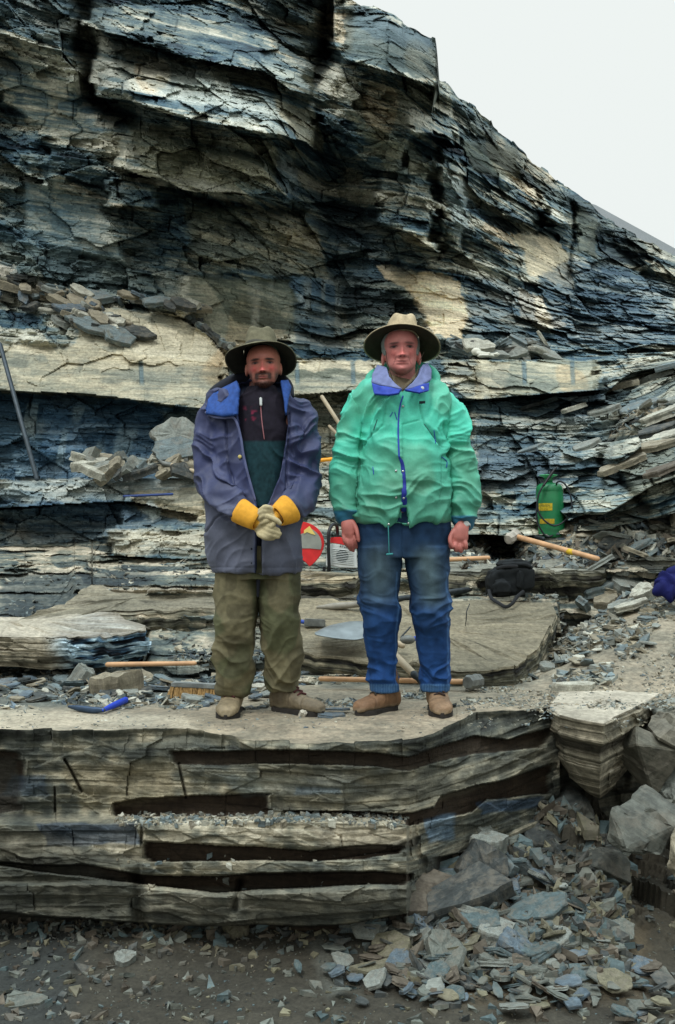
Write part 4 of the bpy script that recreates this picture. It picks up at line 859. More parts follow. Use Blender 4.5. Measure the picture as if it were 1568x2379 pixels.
def cb(x, y, z):
    v_ = .4 * vn(z * 60, x * 3, seed=401) + .3 * cells(z, x + y, .03, .3, 44) + .3 * vn(x * 25, y * 25, z * 25 + .5, seed=402)
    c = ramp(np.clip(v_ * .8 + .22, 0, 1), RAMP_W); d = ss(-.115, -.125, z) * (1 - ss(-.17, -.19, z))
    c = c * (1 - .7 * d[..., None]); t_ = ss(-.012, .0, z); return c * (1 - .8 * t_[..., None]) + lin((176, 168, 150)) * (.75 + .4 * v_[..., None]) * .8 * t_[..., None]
strata_block('rock_block', [(.004, tp), (-.10, sh(tp, .99, 0)), (-.125, sh(tp, .93, .03)), (-.17, sh(tp, .86, .06)), (-.20, sh(tp, .88, .04)), (-.30, sh(tp, .72, .05)), (-.42, sh(tp, .35, .02)), (-.47, sh(tp, .08, 0))],
             'jutting corner block of the bench with a flat pale top and tapering underside', 50, cb, amp=.014)
def q3(l): return [q2(*a) for a in l]
lt = q3([(-260, 1490, 6.0), (0, 1492, 5.92), (150, 1500, 5.86), (240, 1500, 5.9), (340, 1480, 6.1), (345, 1470, 6.3), (210, 1440, 6.6), (-260, 1450, 6.6)])
def cb2(x, y, z):
    v_ = .4 * vn(z * 70, x * 3, seed=411) + .3 * cells(z, x + y, .03, .3, 45) + .3 * vn(x * 25, y * 25, z * 25 + .5, seed=412)
    c = ramp(np.clip(v_ * .9 + .2, 0, 1), RAMP_W); b_ = ss(-1.75, -1.55, x + .25 * (z - .2)); c2 = ramp(np.clip((v_ - .5) * 4.2 + .52, 0, 1)) * np.array([.75, 1.0, 1.3])
    c = c * (1 - b_[..., None]) + c2 * b_[..., None]; t_ = ss(.255, .27, z); return c * (1 - .7 * t_[..., None]) + lin((172, 164, 146)) * (.7 + .5 * v_[..., None]) * .7 * t_[..., None]
strata_block('rock_block', [(.275, sh(lt, .98, 0)), (.20, lt), (.14, sh(lt, .99, .02)), (.08, sh(lt, .95, .05))], 'long slab at the left edge with a shiny blue and white broken end', 60, cb2, amp=.03, shear=(5.9, .10))

def slab_col(top, side, zt, wt=.03, sd=420):
    def f(x, y, z):
        v_ = .3 * vn(z * 60, x * 3, seed=sd) + .3 * cells(z, x + y, .035, .35, sd + 1) + .4 * vn(x * 22, y * 22, z * 22 + .5, seed=sd + 2)
        sc = ramp(np.clip((v_ - .5) * 1.5 + side, 0, 1), RAMP_W); t_ = ss(zt - wt, zt - .006, z)[..., None]
        e_ = facets(x + .1 * z, y * .9, .5, .32, sd)[2]; k_ = ss(.035, 0, e_) * (vn(x * 2, y * 2, seed=sd) > .45)
        big = vn(x * 2.6, y * 4, seed=sd + 5)
        return cool(sc * (1 - t_) + lin(top) * (.35 + .7 * v_[..., None] + .5 * big[..., None]) * t_, (.84, .9, .9), (1, .96, .9)) * (1 - .65 * k_[..., None])
    return f
ra = q3([(690, 1, 5.98), (860, 1, 5.86), (1060, 1, 5.74), (1190, 1, 5.76), (1250, 1, 6.0), (1292, 1, 6.5), (1280, 1, 6.68), (690, 1, 6.68)])
strata_block('rock_ledge', [(.11, ra), (.05, sh(ra, 1.0, .0)), (-.05, sh(ra, .98, .02)), (-.12, sh(ra, .97, .04))], 'broad pale inclined slab behind the legs of the older man', 70, slab_col((128, 118, 98), .42, .11), amp=.012, shear=(5.8, .36))
rb_ = q3([(10, 1, 6.36), (90, 1, 6.34), (150, 1, 6.46), (215, 1, 6.62), (380, 1, 6.66), (530, 1, 6.74), (560, 1, 7.2), (240, 1, 7.15), (150, 1, 6.75), (40, 1, 6.5)])
strata_block('rock_ledge', [(.34, rb_), (.28, sh(rb_, 1.0, -.01)), (.2, sh(rb_, .99, .01)), (.1, sh(rb_, .98, .04))], 'broad sloping slab on the left between the long slab and the dark wall', 74, slab_col((136, 128, 110), .45, .34, sd=430), amp=.02, shear=(6.5, .30))
rc = q3([(600, 1, 7.02), (700, 1, 6.95), (850, 1, 6.93), (960, 1, 7.0), (1120, 1, 7.02), (1125, 1, 7.4), (600, 1, 7.4)])
strata_block('rock_ledge', [(.58, rc), (.52, sh(rc, 1.0, -.01)), (.46, sh(rc, .99, .02)), (.38, sh(rc, .95, .06))], 'flat topped ledge carrying the stone saw between the two men', 78, slab_col((152, 142, 120), .46, .58, sd=440), amp=.014, shear=(7.0, .06))
rd_ = q3([(1040, 1, 7.1), (1120, 1, 6.98), (1260, 1, 7.0), (1400, 1, 7.15), (1410, 1, 7.5), (1040, 1, 7.5)])
strata_block('rock_ledge', [(.63, rd_), (.57, sh(rd_, 1.0, -.01)), (.50, sh(rd_, .97, .03)), (.44, sh(rd_, .95, .05))], 'low dark ledge behind the black camera bag', 82, slab_col((136, 134, 122), .30, .63, sd=450), amp=.016, shear=(7.0, .08))
bpy.context.view_layer.update()
LEDGES = [o for o in bpy.data.objects if o.name.startswith('rock_ledge')]

pp = []; ssz = []
for (x0_, x1_, y0_, y1_, n_) in ((700, 1285, 1405, 1545, 420), (60, 540, 1365, 1430, 260), (600, 1120, 1335, 1345, 60)):
    for i in range(n_):
        hh = hit(RR.uniform(x0_, x1_), RR.uniform(y0_, y1_), LEDGES)
        if hh and hh[1].z > .5: pp.append(hh[0]); ssz.append(.01 + .06 * RR.random() ** 3)
chips('slab_chips', np.array(pp), np.array(ssz), .2, ['grey', 'slate', 'tan', 'pale', 'dark'], 9, 'flakes and small chips lying on the broad sloping slabs')
# ---------------------------------------------------------------- garment and figure tools
def thing(name, loc, label, cat, group=None):
    o = bpy.data.objects.new(name, None); C.objects.link(o); o.location = loc; o.empty_display_size = .1
    bpy.context.view_layer.update(); return tag(o, label, cat, group)
def child(o, root):
    """hang a world-space object under its thing without moving it"""
    o.parent = root; o.matrix_parent_inverse = root.matrix_world.inverted() if root.parent is None else Matrix.Translation(-root.location) ; return o
def loft_h(rings, seg=40, ex=2.4):
    """horizontal rings (px, py, D, half width px, half depth m), top to bottom"""
    V = []; Fc = []; n = len(rings)
    for (px, py, D, hw, hd) in rings:
        c = P(px, py, D); w_ = hw / F * D
        for k in range(seg):
            a = 2 * math.pi * k / seg; ca_, sa = math.cos(a), math.sin(a)
            V.append((c.x + w_ * math.copysign(abs(ca_) ** (2 / ex), ca_), c.y + hd * math.copysign(abs(sa) ** (2 / ex), sa), c.z))
    for i in range(n - 1):
        for k in range(seg):
            a, b = i * seg + k, i * seg + (k + 1) % seg; Fc.append((a, b, b + seg, a + seg))
    Fc.append(tuple(range(seg))[::-1]); Fc.append(tuple((n - 1) * seg + k for k in range(seg)))
    return V, Fc
def tube_pts(pts, rad, seg=20, cap=True, flat=1.0, up=Vector((0, 1, 0))):
    """tube through world points, smoothed, rounded ends; flat squashes it along up"""
    P_ = [Vector(p) for p in pts]; n = len(P_)
    R_ = list(rad)
    dirs = [(P_[min(i + 1, n - 1)] - P_[max(i - 1, 0)]).normalized() for i in range(n)]
    if cap:
        a, b = P_[0] - dirs[0] * R_[0] * .6, P_[-1] + dirs[-1] * R_[-1] * .6
        a2, b2 = P_[0] - dirs[0] * R_[0] * .95, P_[-1] + dirs[-1] * R_[-1] * .95
        P_ = [a2, a] + P_ + [b, b2]; R_ = [R_[0] * .25, R_[0] * .78] + R_ + [R_[-1] * .78, R_[-1] * .25]; dirs = [dirs[0]] * 2 + dirs + [dirs[-1]] * 2
    V = []; Fc = []; n = len(P_)
    for i in range(n):
        d = dirs[i]; u = d.cross(up)
        if u.length < 1e-3: u = d.cross(Vector((1, 0, 0)))
        u.normalize(); v_ = u.cross(d).normalized()
        for k in range(seg):
            a = 2 * math.pi * k / seg; V.append(tuple(P_[i] + u * (math.cos(a) * R_[i]) + v_ * (math.sin(a) * R_[i] * flat)))
    for i in range(n - 1):
        for k in range(seg):
            a, b = i * seg + k, i * seg + (k + 1) % seg; Fc.append((a, b, b + seg, a + seg))
    Fc.append(tuple(range(seg))[::-1]); Fc.append(tuple((n - 1) * seg + k for k in range(seg)))
    return V, Fc
def spl(pts, n=6):
    """catmull-rom resample of tuples"""
    out = []; p = [pts[0]] + list(pts) + [pts[-1]]
    for i in range(1, len(p) - 2):
        for k in range(n):
            t = k / n; out.append(tuple(.5 * ((2 * b) + (-a + c) * t + (2 * a - 5 * b + 4 * c - d) * t * t + (-a + 3 * b - 3 * c + d) * t ** 3) for a, b, c, d in zip(p[i - 1], p[i], p[i + 1], p[i + 2])))
    out.append(tuple(pts[-1])); return out
def tube(path, seg=20, flat=1.0, n=5, up=Vector((0, 1, 0))):
    """path of (px, py, D, radius px)"""
    q = spl(path, n); return tube_pts([P(a, b, c) for a, b, c, r in q], [r / F * c for a, b, c, r in q], seg, True, flat, up)
def lofth(rings, seg=40, ex=2.4, n=4): return loft_h(spl(rings, n), seg, ex)
def ball(c, r):
    V = []; Fc = []; m, n = 10, 16; c = Vector(c); r = r if hasattr(r, '__len__') else (r, r, r)
    for i in range(m + 1):
        t = math.pi * (i + .001) / (m + .002)
        for k in range(n): a = 2 * math.pi * k / n; V.append((c.x + r[0] * math.sin(t) * math.cos(a), c.y + r[1] * math.sin(t) * math.sin(a), c.z + r[2] * math.cos(t)))
    for i in range(m):
        for k in range(n): Fc.append((i * n + k, i * n + (k + 1) % n, (i + 1) * n + (k + 1) % n, (i + 1) * n + k))
    Fc.append(tuple(range(n))[::-1]); Fc.append(tuple(m * n + k for k in range(n)))
    return V, Fc
def union(parts, voxel, smooth=4):
    V = []; Fc = []
    for v_, f_ in parts: k = len(V); V += [tuple(q) for q in v_]; Fc += [tuple(i + k for i in f) for f in f_]
    me = bpy.data.meshes.new('t'); me.from_pydata(V, [], Fc); o = bpy.data.objects.new('t', me); C.objects.link(o)
    bm = bmesh.new(); bm.from_mesh(me)
    bmesh.ops.recalc_face_normals(bm, faces=bm.faces); bm.to_mesh(me); bm.free()
    m = o.modifiers.new('r', 'REMESH'); m.mode = 'VOXEL'; m.voxel_size = voxel
    if smooth: m2 = o.modifiers.new('s', 'SMOOTH'); m2.iterations = smooth; m2.factor = .5
    dg = bpy.context.evaluated_depsgraph_get(); me2 = bpy.data.meshes.new_from_object(o.evaluated_get(dg))
    bpy.data.objects.remove(o); return me2
def arrays(me):
    n = len(me.vertices); v_ = np.empty(n * 3, np.float32); me.vertices.foreach_get('co', v_)
    nn = np.empty(n * 3, np.float32); me.vertex_normals.foreach_get('vector', nn) if hasattr(me, 'vertex_normals') else me.vertices.foreach_get('normal', nn)
    return v_.reshape(-1, 3).astype(float), nn.reshape(-1, 3).astype(float)
def finish(me, name, V, col, mat, root, smooth=True):
    me.vertices.foreach_set('co', V.astype(np.float32).ravel()); me.update()
    a = me.color_attributes.new('Col', 'FLOAT_COLOR', 'POINT'); c4 = np.ones((len(V), 4), np.float32); c4[:, :3] = np.clip(col, .002, .85)
    a.data.foreach_set('color', c4.ravel()); me.materials.clear(); me.materials.append(mat)
    me.polygons.foreach_set('use_smooth', np.full(len(me.polygons), smooth))
    me.name = name; o = bpy.data.objects.new(name, me); C.objects.link(o)
    if root: child(o, root)
    return o
def raw(name, parts, mat, root, smooth=True, col=None):
    V = []; Fc = []
    for v_, f_ in parts: k = len(V); V += [tuple(q) for q in v_]; Fc += [tuple(i + k for i in f) for f in f_]
    me = bpy.data.meshes.new(name); me.from_pydata(V, [], Fc)
    bm = bmesh.new(); bm.from_mesh(me); bmesh.ops.recalc_face_normals(bm, faces=bm.faces); bm.to_mesh(me); bm.free()
    me.materials.append(mat); me.polygons.foreach_set('use_smooth', np.full(len(me.polygons), smooth))
    o = bpy.data.objects.new(name, me); C.objects.link(o)
    if root: child(o, root)
    return o
def PXY(V): return CX + V[:, 0] / V[:, 1] * F, HY + (CZ - V[:, 2]) / V[:, 1] * F
def ridge(a): return 1 - np.abs(2 * a - 1)
def folds(V, seed, dirs, fr, amp):
    """soft cloth folds: ridged noise stretched along given directions"""
    o_ = 0
    for i, (dx, dy, dz) in enumerate(dirs):
        d = np.array([dx, dy, dz], float); d /= np.linalg.norm(d); t = V @ d
        pr = V - t[:, None] * d; w_ = .18 * fbm(V[:, 0] * 5, V[:, 1] * 5, V[:, 2] * 5 + i, o=2, seed=seed + i)
        e1 = np.cross(d, [0, 1, .2]); e1 /= np.linalg.norm(e1); u = V @ e1
        a = vn((t * fr * .30) + 3 * i, u * fr + w_ * fr, V[:, 1] * fr * .4 + .5, seed=seed + 7 * i)
        o_ = o_ + (ridge(a) ** 2.2 * 1.25 - .5)
        a2 = vn((t * fr * .55) + 5 * i + 9, u * fr * 2.3 + w_ * fr * 2, V[:, 1] * fr * .8 + 1.5, seed=seed + 7 * i + 3)
        o_ = o_ + .42 * (ridge(a2) ** 3 - .3) * ss(.3, .7, a)
    return amp * o_ / len(dirs)
M_CLOTH = mat_attr('woven_cloth', rough=.85, fine=.14, scale=160, bump=.15, spec=.2, dist=.003)
M_NYLON = mat_attr('shell_fabric', rough=.55, fine=.10, scale=120, bump=.12, spec=.35, dist=.003)
M_SKIN = mat_attr('skin', rough=.55, fine=.10, scale=220, bump=.15, spec=.4, dist=.001)
M_LEATHER = mat_attr('worn_leather', rough=.65, fine=.25, scale=60, bump=.3, spec=.35, dist=.004)
M_FELT = mat_attr('felt', rough=.95, fine=.2, scale=90, bump=.25, spec=.1, dist=.003)
M_BLACK = mat_simple('black_plastic', (18, 19, 21), .5); M_STEEL = mat_simple('grey_steel', (110, 116, 118), .4, .8, .3, 20); M_SILVER = mat_simple('silver', (190, 192, 190), .3, .9)
M_WHITE = mat_simple('white_plastic', (205, 208, 204), .5, 0, .12, 20); M_YELLOW = mat_simple('yellow_paint', (214, 176, 40), .6, 0, .3, 30)
HEADZ = [(112, 12, -5, 50), (104, 34, -28, 66), (90, 54, -52, 88), (66, 68, -78, 104), (35, 77, -92, 110), (0, 75, -90, 108), (-28, 70, -87, 96), (-55, 63, -85, 72), (-80, 53, -82, 42), (-100, 38, -78, 12), (-114, 20, -66, -12), (-119, 8, -54, -26)]
def head_parts(c, sc, roll, extra=0, zmin=-200, front=None, w=1.0, jaw=0):
    """skull and ears in head space (mm), c = point between the eyes inside the head"""
    V = []; Fc = []; seg = 32; rs = [r for r in HEADZ if r[0] >= zmin]; rs = spl(rs, 3)
    for (z, hw, yf, yb_) in rs:
        if front is not None: yf = max(yf, front)
        m = (yf + yb_) / 2; hd = (yb_ - yf) / 2 + extra
        jw = jaw * math.exp(-((z + 82) / 26) ** 2)
        for k in range(seg): a = 2 * math.pi * k / seg; V.append(Vector(((hw + extra + jw) * w * math.cos(a), m + hd * math.sin(a), z)))
    n = len(rs)
    for i in range(n - 1):
        for k in range(seg): a, b = i * seg + k, i * seg + (k + 1) % seg; Fc.append((a, b, b + seg, a + seg))
    Fc.append(tuple(range(seg))[::-1]); Fc.append(tuple((n - 1) * seg + k for k in range(seg)))
    M = Matrix.Translation(c) @ Matrix.Rotation(roll, 4, 'Y') @ Matrix.Scale(sc * .001, 4)
    return [tuple(M @ v) for v in V], Fc
def face_relief(V, c, sc, roll, age=0, fwid=1.12):
    """push the features out of the blank head; returns V and head-space coordinates in mm"""
    M = (Matrix.Translation(c) @ Matrix.Rotation(roll, 4, 'Y') @ Matrix.Scale(sc * .001, 4)).inverted(); A = np.array(M)
    q = V @ A[:3, :3].T + A[:3, 3]; q = q / np.array([fwid, 1, 1]); x, y, z = q.T
    g = lambda cx, cz, sx, sz: np.exp(-((x - cx) / sx) ** 2 - ((z - cz) / sz) ** 2)
    f = ss(30, -30, y) * ss(135, 105, np.abs(z))
    t = np.clip((6 - z) / 46, 0, 1.0); nose = (5 + 19 * t ** 1.3) * np.exp(-(x / (7.5 + 7 * t ** 3)) ** 2) * ss(16, -4, z) * ss(-52, -43, z)
    d = nose + 6 * g(-12, -41, 7, 6) + 6 * g(12, -41, 7, 6)
    for s_ in (-1, 1):
        d += -12 * g(32 * s_, 0, 17, 10) + 4.5 * g(32 * s_, -3, 10, 6) + 6 * g(28 * s_, 15, 20, 6) + 7 * g(40 * s_, -28, 14, 13) - (3 + 4 * age) * g((26 + 4) * s_, -56, 5, 16) - 4 * age * g(32 * s_, -14, 12, 3)
    d += 3 * g(0, 18, 16, 8) + 5.5 * g(0, -63, 22, 4) + 6 * g(0, -73, 20, 5) - 5 * g(0, -67.5, 23, 1.8) - 3 * g(0, -82, 20, 5) + 8 * g(0, -101, 17, 12)
    d *= f
    fw = -A[:3, :3].T @ np.array([0, 1, 0.]); fw = fw / np.linalg.norm(fw)
    V = V + (d * sc * .001)[:, None] * np.array([0, -1., 0])[None]
    return V, q
def face_paint(q, base, age, beard):
    x, y, z = q.T; n = len(x); g = lambda cx, cz, sx, sz: np.exp(-((x - cx) / sx) ** 2 - ((z - cz) / sz) ** 2)
    f = ss(10, -40, y)
    c = np.tile(lin(base), (n, 1)); mixc = lambda c, m, rgb: c * (1 - m[:, None]) + lin(rgb) * m[:, None]
    red = (214, 84, 84) if not age else (206, 100, 92)
    m = np.clip(g(-40, -28, 20, 17) + g(40, -28, 20, 17) + 1.1 * g(0, -35, 13, 15) + .5 * g(0, -5, 8, 20), 0, 1) * (.68 if not age else .55) * f; c = mixc(c, m, red)
    m = .4 * (g(-32, 4, 20, 10) + g(32, 4, 20, 10)) * f; c = mixc(c, np.clip(m, 0, 1), (96, 54, 48)); m = .55 * g(0, 32, 26, 12) * f; c = mixc(c, m, (206, 138, 128)); m = .7 * g(0, -38, 6, 8) * f; c = mixc(c, m, (244, 140, 134))  # eye-socket shade, then forehead and nose highlights, painted into the skin
    for s_ in (-1, 1):
        m = ss(.3, .6, g(32 * s_, 0, 19, 8)) * f; c = mixc(c, m * .55, (70, 36, 34)); m = ss(.4, .8, g(32 * s_, -2, 13, 3.4)) * f; c = mixc(c, m * .7, (140, 122, 116))  # socket shade deepened in the colour, then the eye whites
        m = ss(.35, .65, g(32 * s_, -1, 7.5, 5.5)) * f; c = mixc(c, m, (22, 18, 18))
        m = ss(.3, .7, g(32 * s_, 3.5, 16, 2.6)) * f; c = mixc(c, m * .85, (38, 24, 22))
        m = ss(.25, .7, np.exp(-((x - 31 * s_) / 23) ** 2 - ((z - 15) / 5.5) ** 2)) * f; c = mixc(c, m * (.95 if not age else .75), (26, 20, 18) if not age else (74, 56, 52))
        m = ss(.4, .8, g(7 * s_, -47, 5, 3)) * f; c = mixc(c, m * .8, (44, 20, 20))
    m = ss(.4, .75, g(0, -70, 23, 6.5)) * f; c = mixc(c, m * .8, (170, 74, 78) if not age else (176, 88, 84))
    m = ss(.3, .8, g(0, -67.5, 21, 2.3)) * f; c = mixc(c, m * .9, (50, 22, 24))
    if beard:
        b = (ss(-60, -72, z) * ss(60, 30, np.abs(x)) * .5 + ss(-88, -96, z) + 1.1 * ss(-20, -62, z) * ss(42, 58, np.abs(x)) + g(0, -55, 27, 6) * 1.9 + 1.5 * g(-28, -64, 7, 14) + 1.5 * g(28, -64, 7, 14))
        b = np.clip(b, 0, 1) * (1 - ss(.45, .8, g(0, -69, 20, 7))); b = np.clip(.85 * b * (.8 + .4 * vn(x * .4, z * .4, seed=5)), 0, .93) * ss(40, -10, y)
        c = mixc(c, b, (24, 18, 17))
    else:
        c = mixc(c, .35 * ss(-70, -110, z), (150, 84, 84))
        c = mixc(c, .6 * ss(.4, .8, g(0, -66.8, 10, 1.6)) * f, (180, 170, 160))
        for s_ in (-1, 1): c = mixc(c, .55 * np.exp(-((x - (24 + .35 * (-45 - z)) * s_) / 2.6) ** 2) * ss(-84, -74, z) * ss(-38, -46, z) * f, (96, 44, 42))
    c = c * (.9 + .2 * vn(x * .09, y * .09, z * .09, seed=8))[:, None]
    return c
def hat(root, c, tilt, roll, Rx, Ry, crown_h, droop, col_top, col_under, seed, wav, band_col, dent=.02):
    M = Matrix.Translation(c) @ Matrix.Rotation(roll, 4, 'Y') @ Matrix.Rotation(-tilt, 4, 'X')
    seg = 96
    def ringpt(a, r, z): return M @ Vector((r[0] * math.cos(a), r[1] * math.sin(a), z))
    def wv_(a): return wav * (math.sin(2 * a + seed) + .6 * math.sin(3 * a + seed * 2)) 
    ca_, cb_ = .083, .100
    V = []; cs = []; prof = []
    for i in range(15):                                        # under-brim outwards, round the edge, back in on top
        t = i / 14; prof.append((t, -.0))
    rows = []
    for t, side in [(i / 12, -1) for i in range(13)] + [(1 - i / 12, 1) for i in range(13)]:
        row = []
        for k in range(seg):
            a = 2 * math.pi * k / seg
            r = (ca_ + (Rx - ca_) * t, cb_ + (Ry - cb_) * t)
            z = -droop * t ** 1.4 + wv_(a) * t ** 1.5 + .010 * (1 - t) ** 3 + side * .0022 - (.012 * abs(math.cos(a)) ** 2) * t
            row.append(tuple(ringpt(a, r, z)))
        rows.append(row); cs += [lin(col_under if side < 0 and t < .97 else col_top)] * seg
    A = np.array(rows); A = np.concatenate([A, A[:, :1]], 1)
    Cc = np.array(cs).reshape(len(rows), seg, 3); Cc = np.concatenate([Cc, Cc[:, :1]], 1)
    br = mesh_np('hat', A.reshape(-1, 3), grid_faces(A.shape[0], A.shape[1]), M_FELT, (Cc.reshape(-1, 3)) * (.8 + .4 * vn(A.reshape(-1, 3)[:, 0] * 60, A.reshape(-1, 3)[:, 2] * 60, seed=seed))[:, None], smooth=True); child(br, root)
    rows = []; cs = []
    cp = [(0, 1.0), (.15, .99), (.4, .95), (.65, .90), (.82, .84), (.93, .72), (.99, .5), (1.0, .28), (.985, .02)]
    cp = spl([(a, b) for a, b in cp], 3)
    for h, f in cp:
        row = []
        for k in range(seg):
            a = 2 * math.pi * k / seg; lump = 1 + .035 * math.sin(3 * a + seed) + .02 * math.sin(5 * a)
            z = crown_h * h - dent * max(0, h - .8) * 5 * math.exp(-(math.cos(a) * f / .35) ** 2) + .006 * math.sin(4 * a + h * 5)
            row.append(tuple(ringpt(a, (ca_ * f * lump, cb_ * f * lump), z)))
        rows.append(row); cs += [lin(col_top)] * seg
    A = np.array(rows); A = np.concatenate([A, A[:, :1]], 1); Vf = A.reshape(-1, 3)
    Cc = np.array(cs).reshape(len(rows), seg, 3); Cc = np.concatenate([Cc, Cc[:, :1]], 1)
    crown = mesh_np('crown', Vf, grid_faces(A.shape[0], A.shape[1], True), M_FELT, Cc.reshape(-1, 3) * (.72 + .55 * vn(Vf[:, 0] * 40, Vf[:, 1] * 20, Vf[:, 2] * 60, seed=seed))[:, None], smooth=True)
    crown.parent = br; crown.matrix_parent_inverse = br.matrix_world.inverted() if False else Matrix.Identity(4)
    V = []; Fc = []
    for j, (z, f) in enumerate([(.003, 1.02), (.024, 1.005), (.024, .98), (.003, .98)]):
        for k in range(seg): a = 2 * math.pi * k / seg; lump = 1 + .035 * math.sin(3 * a + seed) + .02 * math.sin(5 * a); V.append(tuple(ringpt(a, (ca_ * f * lump, cb_ * f * lump), z + .003 * math.sin(a * 2))))
    for j in range(4):
        for k in range(seg): a, b = j * seg + k, j * seg + (k + 1) % seg; c2, d2 = ((j + 1) % 4) * seg + (k + 1) % seg, ((j + 1) % 4) * seg + k; Fc.append((a, b, c2, d2))
    hb = raw('hatband', [(V, Fc)], mat_simple('hatband', band_col, .9), None); hb.parent = br
    return br
def plate(name, pts, th, mat, root, sub=2, col=None, puff=0.0):
    """small cloth panel from an outline of (px, py, D)"""
    bm = bmesh.new(); vs = [bm.verts.new(P(*p)) for p in pts]; f = bm.faces.new(vs)
    bmesh.ops.triangulate(bm, faces=[f]); 
    for _ in range(sub): bmesh.ops.subdivide_edges(bm, edges=bm.edges, cuts=1, use_grid_fill=True); bmesh.ops.triangulate(bm, faces=bm.faces)
    me = bpy.data.meshes.new(name); bm.to_mesh(me); bm.free()
    V, _ = arrays(me); V[:, 1] += .006 * fbm(V[:, 0] * 30, V[:, 2] * 30, o=2, seed=3)
    me.vertices.foreach_set('co', V.astype(np.float32).ravel()); o = bpy.data.objects.new(name, me); C.objects.link(o)
    m = o.modifiers.new('s', 'SOLIDIFY'); m.thickness = th; m.offset = 0
    dg = bpy.context.evaluated_depsgraph_get(); me2 = bpy.data.meshes.new_from_object(o.evaluated_get(dg)); bpy.data.objects.remove(o)
    me2.materials.append(mat); me2.polygons.foreach_set('use_smooth', np.full(len(me2.polygons), True)); me2.name = name
    o = bpy.data.objects.new(name, me2); C.objects.link(o); child(o, root); return o
def sticker(garment, pts, width, mat, name, root, lift=.003, flat=.4):
    """ribbon or cord laid on a garment's surface along screen-measured points"""
    out = []
    inv = garment.matrix_world.inverted()
    for px, py in spl(pts, 5):
        o_ = Vector((0, 0, CZ)); d = (P(px, py, 1) - o_).normalized(); ok, p, n_, i = garment.ray_cast(inv @ o_, (inv.to_3x3() @ d).normalized())
        if ok: out.append(garment.matrix_world @ p + Vector((0, -lift, 0)))
    if len(out) < 2: return None
    w_ = width if hasattr(width, '__len__') else [width] * 2
    rad = [(w_[0] + (w_[1] - w_[0]) * i / (len(out) - 1)) * .5 / F * 4.8 for i in range(len(out))]
    return raw(name, [tube_pts(out, rad, 8, True, flat)], mat, root)
